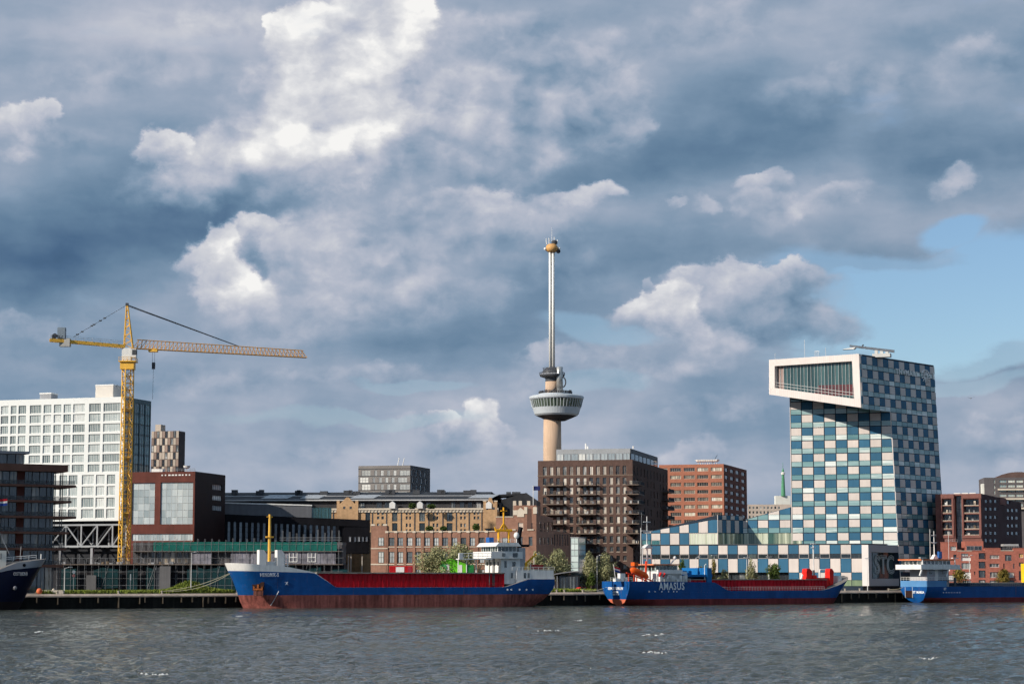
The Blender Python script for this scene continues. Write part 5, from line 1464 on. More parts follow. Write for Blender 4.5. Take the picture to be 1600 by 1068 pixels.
# ---- entrance cube with the big letters
yk = -18.0
K = T.aty(1357.2, 880, yk); ktop = T.aty(1357, 850.5, yk)[1]; kbot = T.aty(1357, 914.8, yk)[1]
kl = T.aty(1346.8, 880, yk)[0]
G = Face(T, (K[0], yk, 0), s3)
kd = G.uv(1427.5, 880)[0]
cube_m = mat('cube_shaded', (.36, .345, .36), .7, .06, .2)
ho = (G.uv(1361.8, 880)[0], G.uv(1421.3, 880)[0], G.uv(1385, 903.4)[1], G.uv(1385, 862.4)[1])
m_ = MB(); wall_holes(m_, 0, kd, kbot, ktop, [ho], 2.6, 1, G)
b0 = Vector((kl, yk, 0)); kx = Vector((K[0], yk, 0)); e_ = s3 * kd
up = lambda v, z: Vector((v.x, v.y, z))
m_.quad(up(b0, kbot), up(kx, kbot), up(kx, ktop), up(b0, ktop), 0)
m_.quad(up(b0, ktop), up(kx, ktop), up(kx + e_, ktop), up(b0 + e_, ktop), 0)
m_.quad(up(b0, kbot), up(b0 + e_, kbot), up(kx + e_, kbot), up(kx, kbot), 1)
m_.quad(up(b0 + e_, kbot), up(b0, kbot), up(b0, ktop), up(b0 + e_, ktop), 1); m_.quad(up(kx + e_, kbot), up(b0 + e_, kbot), up(b0 + e_, ktop), up(kx + e_, ktop), 1)
m_.build('entrance_cube', [mat('cube_lit', (.80, .75, .72), .6, .04), cube_m], T)  # bright front and grey flank: sunlight and shade put into the colours
n_ = 7; w = (ho[1] - ho[0]) / n_
eg = glass('entrance_glass', [(0, (.025, .045, .05)), (1, (.05, .08, .08))], spec=1.0)
for i in range(n_): window(G, ho[0] + w*i, ho[0] + w*(i+1), ho[2], ho[3], 1.8, dark_grey, eg, nx=1, fw=.07)
cc = G.m @ Matrix.Translation(((ho[0]*.56 + ho[1]*.44), 1.55, (ho[2] + ho[3]) / 2))
for off_, bd in ((.0, .10), (.32, .08)):
    cu_ = bpy.data.curves.new('t', 'FONT'); cu_.body = 'STC'; cu_.size = 7.6; cu_.fill_mode = 'NONE'; cu_.bevel_depth = bd; cu_.offset = -off_ if off_ else .12
    cu_.align_x = 'CENTER'; cu_.align_y = 'CENTER'; cu_.resolution_u = 4; cu_.bevel_resolution = 0; cu_.space_character = 1.02
    o_ = bpy.data.objects.new('t', cu_); col.objects.link(o_)
    dg = bpy.context.evaluated_depsgraph_get(); dg.update()
    me_ = bpy.data.meshes.new_from_object(o_.evaluated_get(dg)); bpy.data.objects.remove(o_)
    me_.materials.clear(); me_.materials.append(mat('letter_silver', (.66, .70, .70), .5, .15, 2.0))
    me_.transform(Matrix.Rotation(math.pi / 2, 4, 'X') @ Matrix.Diagonal((.92, 1.1, 1, 1)))
    link('lettering', me_, T, cc)
MB().loft([up(b0 + s3*.8, 0), up(kx + s3*.8, 0), up(kx + s3*.8, kbot - .002), up(b0 + s3*.8, kbot - .002)], s3 * (kd - 1.6)).build('plinth', black, T)
STC = T

# ============================================================ far background between the towers
T = bld('distant_flats', 'distant beige flats with many small windows left of the checkered tower', 'building', 1168, 1240, None, 1500, 5, 795, depth=20)
F, S = T.front, T.side
zt = F.uv(1195, 787.5)[1]
W = []
for k in range(4):
    for i in range(9):
        h = fr(1170 + i * 5.7, 1173.4 + i * 5.7, 790.5 + k * 7.2, 795 + k * 7.2); W.append(h)
m_ = MB(); wall_holes(m_, 0, T.L, 0, zt, W, .3, 0, F); m_.quad((0,0,zt),(T.L,0,zt),(T.L,T.D,zt),(0,T.D,zt)); m_.quad((T.L,0,0),(T.L,T.D,0),(T.L,T.D,zt),(T.L,0,zt)); m_.build('wall', mat('far_beige', (.5, .42, .36), .8, .1), T)
for h in W: window(F, *h, .2, stone, gl_dk, nx=1, fw=.2)
bp_ = P(1224, 780, 1700)
T = Thing('turret', 'slim green and white turret on a white block left of the checkered tower', 'turret', (bp_.x, 1700, GZ))
tz2 = lambda py: P(1224, py, 1700).z - GZ
k_ = 1700 / FPX
gm_ = mat('turret_green', (.10, .30, .17), .6, .1)
MB().box(-12 * k_, 11 * k_, 0, 9, 0, tz2(774)).build('white_block', mat('far_white', (.72, .72, .66), .7, .05), T)
MB().lathe([(3.4*k_, tz2(774.5)), (2.9*k_, tz2(762)), (2.2*k_, tz2(745)), (2.0*k_, tz2(741))], 12).build('shaft', gm_, T)
MB().lathe([(3.0*k_, tz2(741)), (3.2*k_, tz2(738)), (1.6*k_, tz2(737))], 12).build('gallery', mat('far_white', (0,0,0)), T)
MB().lathe([(1.6*k_, tz2(737)), (1.9*k_, tz2(735)), (.4*k_, tz2(731)), (.15*k_, tz2(722))], 10).build('finial', gm_, T)

# ============================================================ right-hand buildings
plum = mat('plum_brick', (.22, .10, .085), .85, .12, .12, fine=.1)
plum_shaded = mat('plum_brick_shaded', (.075, .04, .042), .85, .12, .12, fine=.1)  # plum brick again, darkened as painted shade for the right wall
T = bld('balcony_block', 'plum brick apartment block with two stacks of framed loggias right of the checkered tower', 'building', 1462, 1533.5, 1596, 707, 22, 800)
F, S = T.front, T.side
o5, k5 = (1470, 730), 1068 / 130.
def h5(a, b, c, d): return fr(o5[0] + a / k5, o5[0] + b / k5, o5[1] + c / k5, o5[1] + d / k5)
zt = F.uv(1500, 771)[1]
lg = []
for (a, b) in ((18, 150), (298, 492)):
    for c, d in ((405, 485), (497, 580), (597, 682), (697, 785), (800, 865)): lg.append(h5(a, b, c, d))
slot = h5(183, 270, 360, 1050)
m_ = MB(); wall_holes(m_, 0, T.L, 0, zt, lg + [slot], 2.2, 0, F)
uk = S.uv(1572, 800)[0]
SWn = []
for r0 in (430, 530, 635, 740, 840, 935):
    for c in (585, 645, 705): SWn.append(fr(o5[0] + (c - 17) / k5, o5[0] + (c + 17) / k5, o5[1] + (r0 - 20) / k5, o5[1] + (r0 + 22) / k5, S))
for r0 in (445, 548, 645, 745, 842):
    for c in (868, 922, 978): SWn.append(fr(o5[0] + (c - 17) / k5, o5[0] + (c + 17) / k5, o5[1] + (r0 - 20) / k5, o5[1] + (r0 + 22) / k5, S))
SWn = [h for h in SWn if h[3] < zt - .3]
wall_holes(m_, 0, T.D, 0, zt, SWn, .25, 1, S)
m_.quad((0,0,zt),(T.L,0,zt),(T.L,T.D,zt),(0,T.D,zt)); m_.quad((0,T.D,0),(0,0,0),(0,0,zt),(0,T.D,zt))
m_.build('wall', [plum, plum_shaded], T)
for h in lg:
    window(F, h[0], h[1], h[2], h[3], 2.1, dark_grey, gl_apt, nx=4, fw=.08)
    b_ = MB(); b_.box(h[0] + .01, h[1] - .01, .0, .1, h[2] - .12, h[2] + .12); b_.build('loggia_edge', stone, T)
    b_ = MB(); railing(b_, [(h[0] + .05, .1, h[2]), (h[1] - .05, .1, h[2])], 1.0, .03, .5, 1); b_.build('railing', dark_grey, T)
    for q in range(2):
        x = rnd.uniform(h[0] + .5, h[1] - 1.2); MB().box(x, x + rnd.uniform(.3, .7), .8, 1.4, h[2] + .01, h[2] + rnd.uniform(.6, 1.6)).build('loggia_furniture', rnd.choice((white, stone, wood, steel_grey)), T)
window(F, *slot, 2.1, black, gl_dk, nx=1, nz=8, fw=.1)
for h in SWn: window(S, *h, .2, dark_grey, glass('loggia_side', [(0, (.04, .045, .055)), (.8, (.14, .15, .16)), (1, (.4, .4, .4))]), nx=2, fw=.08)
for (a, b) in ((0, 168), (275, 520)):
    h = h5(a, b, 350, 395); MB().box(max(h[0], .02), h[1], -.35, -.003, h[2], zt - .05).build('frame_beam', plum, T)
    h = h5(a, b, 868, 905); MB().box(max(h[0], .02), h[1], -.35, -.003, h[2], h[3]).build('frame_beam', plum, T)
    for q in ((a if a else 0, a + 18), (b - 25, b)):
        h = h5(q[0], q[1], 396, 867)
        if h[1] > .1: MB().box(max(h[0], .02), h[1], -.35, -.003, h[2], h[3]).build('frame_post', plum, T)
for px in (1490, 1502, 1514): 
    u = F.uv(px, 771)[0]; MB().box(u, u + 2.2, .5, 1.5, zt, zt + .35).build('roof_edge', white, T)
h = fr(o5[0] + 835 / k5, o5[0] + 842 / k5, 771, 783, S)
MB().box(T.L - 6, T.L + .25, S.uv(1562, 780)[0], S.uv(1571, 780)[0], zt - 2.3, zt + .2).build('return_frame', plum, T)

T = bld('round_top_tower', 'distant grey residential tower with a domed brown roof at the right edge', 'building', 1538, 1640, None, 1150, 6, 760, depth=25)
F, S = T.front, T.side
zt = F.uv(1580, 745.5)[1]
W = []
for k in range(6):
    c = 750 + k * 5.2 if k else 750
    for i in range(7): W.append(fr(1561.5 + i * 13, 1572.5 + i * 13, 749.5 + k * 7.4, 753.5 + k * 7.4))
W += [fr(1552.8, 1555, 749 + k * 8.6, 754.5 + k * 8.6) for k in range(5)]
m_ = MB(); wall_holes(m_, 0, T.L, 0, zt, W, .4, 0, F); m_.quad((0,0,zt),(T.L,0,zt),(T.L,T.D,zt),(0,T.D,zt)); m_.quad((0,T.D,0),(0,0,0),(0,0,zt),(0,T.D,zt)); m_.build('wall', mat('slate_brick', (.12, .11, .115), .8, .1), T)
for h in W: window(F, *h, .3, stone, glass('tower_pane', [(0, (.2, .3, .32)), (.6, (.4, .48, .46)), (1, (.75, .78, .7))]), nx=3 if h[1] - h[0] > 2 else 1, fw=.12)
for k in range(1, 6, 2):
    h = fr(1559, 1640, 755.5 + k * 7.4, 758 + k * 7.4); MB().box(h[0], h[1], -1.4, -.003, h[2], h[3]).build('balcony', stone, T)
a = F.uv(1557, 744)[0]; b = F.uv(1625, 744)[0]; n_ = 14; hz = F.uv(1591, 737.5)[1] - zt
MB().prism([(a, zt)] + [(b, zt)] + [(b - (b - a) * i / n_, zt + .3 + hz * math.sin(math.pi * i / n_) ** .8) for i in range(1, n_)], 1, 18).build('domed_roof', mat('dome_brown', (.13, .085, .075), .7), T)
MB().box(F.uv(1535, 760)[0], -.003, .5, 8, 0, F.uv(1536, 755)[1]).build('stair_tower', mat('far_white', (0,0,0)), T)

T = bld('brick_terrace', 'low red-brick stepped housing with white window panels behind the right-hand ship', 'building', 1470, 1618, None, 698, 1, 880, depth=6)
F = T.front
rb3 = mat('terrace_brick', (.42, .15, .11), .85, .12, .15, fine=.12)
o6, k6 = (1470, 840), 1262 / 130.
def h6(a, b, c, d): return fr(o6[0] + a / k6, o6[0] + b / k6, o6[1] + c / k6, o6[1] + d / k6)
zA, zB, zC = F.uv(1495, 860.5)[1], F.uv(1560, 856.3)[1], F.uv(1520, 844)[1]
uu = [F.uv(p, 880)[0] for p in (1470, 1496, 1519, 1539, 1564, 1584, 1618)]
tops = [F.uv(1483, 847)[1], zA, zA, zB, zB - .8, zB]
W = []
spec = [((310, 420, 235, 282), 'd'), ((310, 455, 288, 345), 'w'), ((312, 455, 378, 470), 'w2'), ((318, 458, 515, 620), 'w'), ((330, 462, 645, 690), 'd4'),
        ((575, 680, 225, 318), 'd'), ((575, 680, 358, 460), 'd'), ((575, 680, 490, 600), 'd'), ((575, 680, 635, 690), 'd'), ((505, 525, 505, 555), 'd'),
        ((745, 885, 258, 312), 'm'), ((738, 885, 388, 442), 'm'), ((745, 885, 515, 600), 'm'), ((745, 885, 645, 690), 'd'), ((975, 1075, 255, 345), 'd'),
        ((948, 970, 385, 465), 'd'), ((1095, 1118, 388, 465), 'w'), ((950, 1118, 520, 600), 'm'), ((950, 1118, 640, 690), 'd'), ((1185, 1252, 238, 300), 'y'), ((1185, 1250, 370, 430), 'd'), ((1185, 1250, 500, 640), 'd'),
        ((145, 235, 125, 188), 'w2'), ((190, 240, 250, 295), 'd'), ((60, 140, 400, 500), 'w'), ((100, 250, 560, 660), 'w')]
for s_, k in spec: W.append((h6(*s_), k))
m_ = MB()
for i in range(6): wall_holes(m_, uu[i], uu[i+1], 0, tops[i], [w[0] for w in W], .4, 0, F)
for i in range(6):
    m_.quad((uu[i],0,tops[i]),(uu[i+1],0,tops[i]),(uu[i+1],T.D,tops[i]),(uu[i],T.D,tops[i]))
    if i: 
        lo, hi = sorted((tops[i-1], tops[i])); m_.quad((uu[i],0,lo),(uu[i],T.D,lo),(uu[i],T.D,hi),(uu[i],0,hi))
m_.build('wall', rb3, T)
gw = mat('white_panel_gloss', (.78, .76, .72), .4, .05)
for h, k in W:
    pm_ = {'d': gl_dk, 'w': gw, 'w2': glass('terrace_pane', [(0, (.1, .12, .12)), (1, (.5, .52, .48))]), 'm': gl_db, 'd4': gl_dk, 'y': mat('ochre_panel', (.6, .33, .06), .6)}[k]
    window(F, *h, .3, white if k != 'd' else dark_grey, pm_, nx={'d': 2, 'w': 1, 'w2': 3, 'm': 3, 'd4': 4, 'y': 2}[k], fw=.12)
a, b = h6(375, 660, 60, 180), h6(400, 640, 120, 175)
MB().box(a[0], a[1], 1.5, 7, zA - .02, a[3] + .3).build('roof_storey', rb3, T)
Fp = Face(T, (0, 1.45, 0), (1, 0, 0))
for q in range(2): window(Fp, b[0] + (b[1]-b[0])*q/2 + .1, b[0] + (b[1]-b[0])*(q+1)/2 - .1, zA + .3, b[3], 0, steel_grey, gl_dk, nx=2, fw=.08)
for i in range(6): MB().box(uu[i] + .01, uu[i+1] - .01, -.12, .3, tops[i] + .003, tops[i] + .2).build('coping', stone if i in (1, 4) else rb3, T)
h = h6(960, 1190, 90, 122); MB().box(h[0], h[1], 1, 5, h[2], h[3]).build('canopy', mat('canopy_grey', (.4, .4, .4), .6), T)
h2 = h6(980, 1110, 122, 190); MB().box(h2[0], h2[1], 1.5, 4.5, zB - .9, h[2]).build('roof_hut', dark_grey, T)
for q in range(2):
    cm = MB(); x = F.uv(1478 + q * 96, 860)[0]; 
    railing(cm, [(x, .5, tops[0] if q == 0 else zB), (x + 4, .5, tops[0] if q == 0 else zB)], 1.0, .04, .8); cm.build('roof_railing', steel_grey, T)
# ============================================================ tower crane
yel = mat('crane_yellow', (.86, .50, .085), .5, .1, .5, streak=.1)
CY = 606.0
cb = P(195, 880, CY)
T = Thing('tower_crane', 'yellow lattice tower crane with long horizontal jib above the building site', 'crane', (P(197.5, 700, CY).x, CY, GZ))
def czp(py, px=198): return P(px, py, CY).z - GZ
def lattice(mb, a, b, h, up, r, step, m=0):
    """square lattice between two points"""
    a = Vector(a); b = Vector(b); d = (b - a).normalized(); u = Vector(up).normalized(); v = d.cross(u).normalized()
    n = max(1, round((b - a).length / step)); cs = [(u + v) * h/2, (u - v) * h/2, (-u - v) * h/2, (-u + v) * h/2]
    for c in cs: mb.tube(a + c, b + c, r, 4, m)
    for k in range(n):
        p, q = a.lerp(b, k / n), a.lerp(b, (k + 1) / n)
        for i in range(4):
            c, e = cs[i], cs[(i + 1) % 4]
            mb.tube(p + c, p + e, r * .6, 4, m)
            if (k + i) % 2: mb.tube(p + c, q + e, r * .6, 4, m)
            else: mb.tube(p + e, q + c, r * .6, 4, m)
rot = R(33)
upv = (math.cos(rot), math.sin(rot), 0)
z1 = czp(577)
m_ = MB(); lattice(m_, (0, 0, 0), (0, 0, z1), 2.55, upv, .17, 2.0); m_.build('mast', yel, T)
m_ = MB()
for q in (.12, .35, .6, .82):
    m_.box(-1.5, 1.5, -1.5, 1.5, z1 * q, z1 * q + .12)
m_.build('rest_platform', yel, T)
ld = MB(); 
for dx in (-.2, .2): ld.tube((dx, -.3, 0), (dx, -.3, z1), .05, 4)
z = 0
while z < z1: ld.tube((-.2, -.3, z), (.2, -.3, z), .03, 4); z += .6
ld.build('ladder', steel_grey, T)
zs0, zs1 = czp(577), czp(561)
m_ = MB(); m_.box(-2.1, 1.9, -1.6, 1.6, zs0, zs1 - .5); m_.box(-2.5, 2.5, -2.1, 2.1, zs1 - .9, zs1 - .6); railing(m_, [(-2.4, -2, zs1 - .6), (2.4, -2, zs1 - .6), (2.4, 2, zs1 - .6)], 1.1, .05, 1.0); m_.build('slewing_ring', yel, T)
zc1 = czp(544)
m_ = MB(); m_.box(-1.7, .9, -1.3, 1.3, zs1 - .6, zc1); m_.build('tower_head', white, T)
m_ = MB(); m_.box(1.0, 2.5, -1.5, .5, zs1 + .4, zc1 - .3); co = m_.build('cab', white, T)
MB().box(1.35, 2.53, -1.53, .3, zs1 + 1.1, zc1 - .55).build('cab_window', dark_grey, co)
# jib direction: to the right and slightly away
jd = Vector((math.cos(R(20)), math.sin(R(20)), 0))
zj = czp(541); zj0 = czp(544)
def on_jib(px, py):
    """point of the vertical plane through the jib seen at a pixel"""
    o = T.M.inverted() @ CAM; d = ray(px, py); n = Vector((-jd.y, jd.x, 0)); k = -(o.dot(n)) / d.dot(n); return o + d * k
ap = on_jib(198.5, 476)
m_ = MB()
for c in ((-1.3, -.9), (-1.3, .9), (1.3, -.9), (1.3, .9)):
    m_.tube((c[0], c[1], zc1), (ap.x + c[0] * .14, ap.y + c[1] * .2, ap.z), .16, 5)
nst = 11
for k in range(nst):
    f0, f1 = k / nst, (k + 1) / nst
    def q(c, f): return Vector((c[0] * (1 - .86 * f) + ap.x * f, c[1] * (1 - .8 * f) + ap.y * f, zc1 + (ap.z - zc1) * f))
    for c, e in (((-1.3, -.9), (1.3, -.9)), ((1.3, -.9), (1.3, .9)), ((-1.3, .9), (1.3, .9))):
        a_, b_ = (c, e) if k % 2 else (e, c)
        m_.tube(q(a_, f0), q(b_, f1), .09, 4)
m_.build('apex_frame', yel, T)
MB().box(ap.x - .4, ap.x + .4, ap.y - .4, ap.y + .4, ap.z - .3, ap.z + .5).build('apex_sheave', dark_grey, T)
# jib: triangular lattice
j0, j1 = on_jib(207, 544), on_jib(479, 558.5); jt0, jt1 = on_jib(214, 530.5), on_jib(474, 547.5)
nv = Vector((-jd.y, jd.x, 0))
m_ = MB(); jm = mat('jib_orange', (.72, .42, .17), .55, .15, .6)
for sgn_ in (-1, 1): m_.tube(j0 + nv * .75 * sgn_, j1 + nv * .75 * sgn_, .15, 5)
m_.tube(jt0, jt1, .16, 5)
n = 44
for k in range(n):
    f0, f1 = k / n, (k + 1) / n
    b0_, b1_ = j0.lerp(j1, f0), j0.lerp(j1, f1); t0_ = jt0.lerp(jt1, (f0 + f1) / 2)
    for sgn_ in (-1, 1):
        m_.tube(b0_ + nv * .75 * sgn_, t0_, .075, 4); m_.tube(t0_, b1_ + nv * .75 * sgn_, .075, 4)
    m_.tube(b0_ - nv * .75, b0_ + nv * .75, .06, 4); m_.tube(b0_ - nv * .75, b1_ + nv * .75, .05, 4)
m_.build('jib', jm, T)
tl = MB(); e = on_jib(373.5, 541); tl.tube(ap, e, .14, 5); tl.tube(ap + Vector((0, 0, -.3)), e + nv * .3, .09, 4); tl.build('tie_bar', dark_grey, T)
c0, c1 = on_jib(195, 541), on_jib(78, 531)
m_ = MB()
for sgn_ in (-1, 1): m_.loft([c0 + nv * .9 * sgn_ + Vector((0, 0, -.45)), c1 + nv * .9 * sgn_ + Vector((0, 0, -.45)), c1 + nv * .9 * sgn_ + Vector((0, 0, .45)), c0 + nv * .9 * sgn_ + Vector((0, 0, .45))], nv * .22)
for k in range(14): p = c0.lerp(c1, k / 13); m_.tube(p - nv * .9, p + nv * .9, .1, 4)
rr = MB(); railing(rr, [c0 + nv * -1.0 + Vector((0, 0, .45)), c1 + nv * -1.0 + Vector((0, 0, .45))], 1.0, .04, 2.2)
m_.build('counter_jib', yel, T); rr.build('walkway_railing', steel_grey, T)
p = on_jib(102, 530); m_ = MB(); m_.box(p.x - 1.5, p.x + 1.5, p.y - 1, p.y + 1, czp(545), p.z + .2); m_.build('counterweight', mat('counterweight_grey', (.42, .42, .4), .8, .1), T)
p = on_jib(97, 524); MB().box(p.x - 1.2, p.x + 1.0, p.y - .9, p.y + .9, p.z - .9, czp(516)).build('hoist_house', mat('hoist_bluegrey', (.20, .25, .30), .5), T)
p = on_jib(85, 525); w_ = MB(); w_.tube(p - nv * .9, p + nv * .9, .75, 10); w_.build('hoist_drum', dark_grey, T)
tl = MB(); e = on_jib(115, 526)
for sgn_ in (-.6, .6): tl.tube(ap, e + nv * sgn_, .05, 4)
for f in (.42, .5, .62, .66, .84, .93): q_ = ap.lerp(e, f); tl.box(q_.x - .35, q_.x + .35, q_.y - .2, q_.y + .2, q_.z - .18, q_.z + .18)
tl.build('tie_rod', dark_grey, T)
p = on_jib(240, 546.5); m_ = MB(); m_.box(p.x - 1.4, p.x + 1.2, p.y - 1, p.y + 1, p.z - .6, p.z + .1); m_.tube(p + Vector((-.5, -1, .2)), p + Vector((-.5, 1, .2)), .3, 8); m_.tube(p + Vector((.6, -1, .2)), p + Vector((.6, 1, .2)), .3, 8); m_.build('trolley', yel, T)
h_ = on_jib(240, 566); m_ = MB(); m_.box(h_.x - .45, h_.x + .45, h_.y - .35, h_.y + .35, czp(575), h_.z); m_.tube(h_ + Vector((0, -.4, -.5)), h_ + Vector((0, .4, -.5)), .5, 8); m_.build('hook_block', dark_grey, T)
m_ = MB()
for dx in (-.35, .35): m_.tube(p + Vector((dx, 0, -.5)), h_ + Vector((dx * .8, 0, 0)), .04, 4)
m_.tube(h_ + Vector((0, 0, -1.5)), (h_.x - .1, h_.y, czp(622)), .045, 4); m_.build('hoist_rope', dark_grey, T)
# ============================================================ ships
anti = mat('antifouling_red', (.29, .095, .078), .8, .3, .25, streak=.5, fine=.15)
anti_d = mat('antifouling_dark_red', (.20, .035, .035), .75, .2, .25, streak=.3)
anti_o = mat('antifouling_orange', (.62, .16, .09), .75, .12, .3)
def hull_mat(name, c, rustc=(.20, .075, .04), amount=.73, rough=.45):
    """painted steel plating: fading, vertical rust runs, dented plates and weld seams"""
    m = bpy.data.materials.new(name); m.use_nodes = True
    N = m.node_tree.nodes; K = m.node_tree.links; b = N['Principled BSDF']
    b.inputs['Roughness'].default_value = rough; b.inputs['Specular IOR Level'].default_value = .25
    tcn = N.new('ShaderNodeTexCoord'); P_ = tcn.outputs['Object']
    def nz(sc, scale, det=4):
        mp = N.new('ShaderNodeMapping'); mp.inputs['Scale'].default_value = scale; K.new(P_, mp.inputs[0])
        n = N.new('ShaderNodeTexNoise'); n.inputs['Scale'].default_value = sc; n.inputs['Detail'].default_value = det; K.new(mp.outputs[0], n.inputs['Vector']); return n.outputs[0]
    def mr(v, a, b_, lo, hi):
        n = N.new('ShaderNodeMapRange'); K.new(v, n.inputs[0]); n.inputs[1].default_value = a; n.inputs[2].default_value = b_; n.inputs[3].default_value = lo; n.inputs[4].default_value = hi; return n.outputs[0]
    fade = mr(nz(.35, (1, 1, .4)), .3, .7, .78, 1.18)
    vm = N.new('ShaderNodeVectorMath'); vm.operation = 'SCALE'; vm.inputs[0].default_value = c; K.new(fade, vm.inputs['Scale'])
    run = mr(nz(1.1, (1.3, 1.3, .10), 5), amount - .06, amount + .05, 0, .75)
    spot = mr(nz(2.6, (1, 1, .6), 5), .66, .72, 0, .6)
    mxm = N.new('ShaderNodeMath'); mxm.operation = 'MAXIMUM'; K.new(run, mxm.inputs[0]); K.new(spot, mxm.inputs[1])
    mx = N.new('ShaderNodeMix'); mx.data_type = 'RGBA'; K.new(mxm.outputs[0], mx.inputs[0]); K.new(vm.outputs[0], mx.inputs[6]); mx.inputs[7].default_value = rustc + (1,)
    K.new(mx.outputs[2], b.inputs['Base Color'])
    br = N.new('ShaderNodeTexBrick'); br.inputs['Scale'].default_value = 1; br.inputs['Brick Width'].default_value = 5.5; br.inputs['Row Height'].default_value = 1.8; br.inputs['Mortar Size'].default_value = .04
    cx = N.new('ShaderNodeSeparateXYZ'); K.new(P_, cx.inputs[0]); cc = N.new('ShaderNodeCombineXYZ'); K.new(cx.outputs[0], cc.inputs[0]); K.new(cx.outputs[2], cc.inputs[1]); K.new(cc.outputs[0], br.inputs['Vector'])
    bp = N.new('ShaderNodeBump'); bp.inputs['Strength'].default_value = .5; bp.inputs['Distance'].default_value = .06; K.new(br.outputs['Fac'], bp.inputs['Height'])
    b2 = N.new('ShaderNodeBump'); b2.inputs['Strength'].default_value = .35; b2.inputs['Distance'].default_value = .25; K.new(nz(.55, (1, 1, 1.2), 2), b2.inputs['Height']); K.new(bp.outputs[0], b2.inputs['Normal']); K.new(b2.outputs[0], b.inputs['Normal'])
    MATS[name] = m
    return m
hull_blue = hull_mat('hull_blue', (.004, .075, .27))
hull_navy = mat('hull_navy', (.005, .008, .028), .5, .12, .2, spec=.15)
red_paint = mat('hatch_red', (.58, .012, .024), .5, .14, .4, streak=.3)
ship_white = mat('ship_white', (.80, .80, .78), .45, .05, .5, streak=.12)
ship_grey = mat('ship_grey', (.42, .43, .46), .5, .08)
rustm = mat('rust', (.26, .08, .025), .9, .35, 1.5)
orange = mat('lifeboat_orange', (.72, .11, .015), .5, .08)
deckm = mat('deck_grey', (.18, .17, .16), .8, .2)
rope_m = mat('rope', (.45, .42, .30), .9)
letter_w = mat('letter_white', (.80, .82, .84), .5)
brt_red = mat('bright_red', (.72, .02, .015), .5, .1)
gl_ship = glass('bridge_glass', [(0, (.02, .03, .035)), (.7, (.05, .065, .07)), (1, (.14, .16, .16))], spec=1.0)

def lerp_tab(tab, t):
    for (a, va), (b, vb) in zip(tab, tab[1:]):
        if t <= b: return va + (vb - va) * (t - a) / (b - a) if b > a else vb
    return tab[-1][1]
def make_ship(name, label, stern, bow, B, near, rake, cut, tr_dk, tr_wl, top, bul, zpaint, tb=(.80, .90), mats=None, nst=64, zs_ref=7.0):
    """stern, bow: world xy of the waterline ends on the centre line; local x runs from stern to bow, z from the water"""
    stern = Vector(stern); bow = Vector(bow); d = bow - stern
    T = Thing(name, label, 'ship', (stern.x, stern.y, 0), math.atan2(d.y, d.x))
    T.Lw = L = d.length; T.B = B; T.near = near
    v = []; ts = [(i / nst) for i in range(nst + 1)]
    ts = [t - .35 * math.sin(2 * math.pi * t) / (2 * math.pi) for t in ts]
    NR = 9
    def half(t, z):
        f = min(1, max(0, z / zs_ref)); tbk = tb[0] + (tb[1] - tb[0]) * f
        b_ = 1.0
        if t > tbk: b_ = max(0, 1 - ((t - tbk) / (1 - tbk)) ** (1.9 + .5 * f)) ** (.92 - .25 * f)
        trk = tr_wl + (tr_dk - tr_wl) * math.sqrt(min(1, f * 1.5))
        if t < .16: 
            q = t / .16; q = math.sin(q * math.pi / 2); b_ *= trk + (1 - trk) * q
        return B / 2 * max(b_, .012)
    def xr(t, z):
        f = max(0, z / zs_ref)
        x0 = cut * max(0, 1 - max(z, -.5) / (zs_ref * .62)) ** 1.6; x1 = L + rake * f ** 1.15 if z > 0 else L - .4
        return x0 + (x1 - x0) * t
    rows = []
    for t in ts:
        zt = lerp_tab(top, t); zb = min(lerp_tab(bul, t), zt - .01)
        zz = [-1.2, 0, zpaint * .5, zpaint, zpaint + (zb - zpaint) * .33, zpaint + (zb - zpaint) * .66, zb, (zb + zt) / 2, zt]
        rows.append([(xr(t, z), half(t, z), z) for z in zz])
    T.rows = rows; T.half = half; T.xr = xr
    mb = MB(); idx = {}
    for i, rw in enumerate(rows):
        for k, (x, y, z) in enumerate(rw):
            for sg in (-1, 1):
                mb.v.append((x, y * sg, z)); idx[i, k, sg] = len(mb.v) - 1
    mi = [0, 0, 0, 1, 1, 1, 2, 2]
    for i in range(nst):
        for k in range(NR - 1):
            for sg in (-1, 1):
                q = (idx[i, k, sg], idx[i+1, k, sg], idx[i+1, k+1, sg], idx[i, k+1, sg])
                mb.f.append(q if sg < 0 else q[::-1]); mb.m.append(mi[k])
        k = NR - 1
        mb.f.append((idx[i, k, -1], idx[i+1, k, -1], idx[i+1, k, 1], idx[i, k, 1])); mb.m.append(3)
    for k in range(NR - 1):
        mb.f.append((idx[0, k, 1], idx[0, k, -1], idx[0, k+1, -1], idx[0, k+1, 1])); mb.m.append(4 if k < 3 else mi[k])
        mb.f.append((idx[nst, k, -1], idx[nst, k, 1], idx[nst, k+1, 1], idx[nst, k+1, -1])); mb.m.append(mi[k])
    T.hull = mb.build('hull', list(mats[:3]) + [deckm, mats[0] if len(mats) == 3 else mats[3]], T)
    for p in T.hull.data.polygons: p.use_smooth = True
    T.hull.data.set_sharp_from_angle(angle=R(35))
    return T
def nearside(T, x, z, out=.03):
    """point and yaw of the near hull side"""
    best = None
    t = min(1, max(0, x / T.Lw)); 
    for _ in range(12):
        e = x - T.xr(t, z); t = min(1, max(0, t + e / T.Lw))
    y = T.half(t, z); y2 = T.half(min(1, t + .01), z); x2 = T.xr(min(1, t + .01), z)
    return t, y, math.atan2((y2 - y), (x2 - T.xr(t, z)))
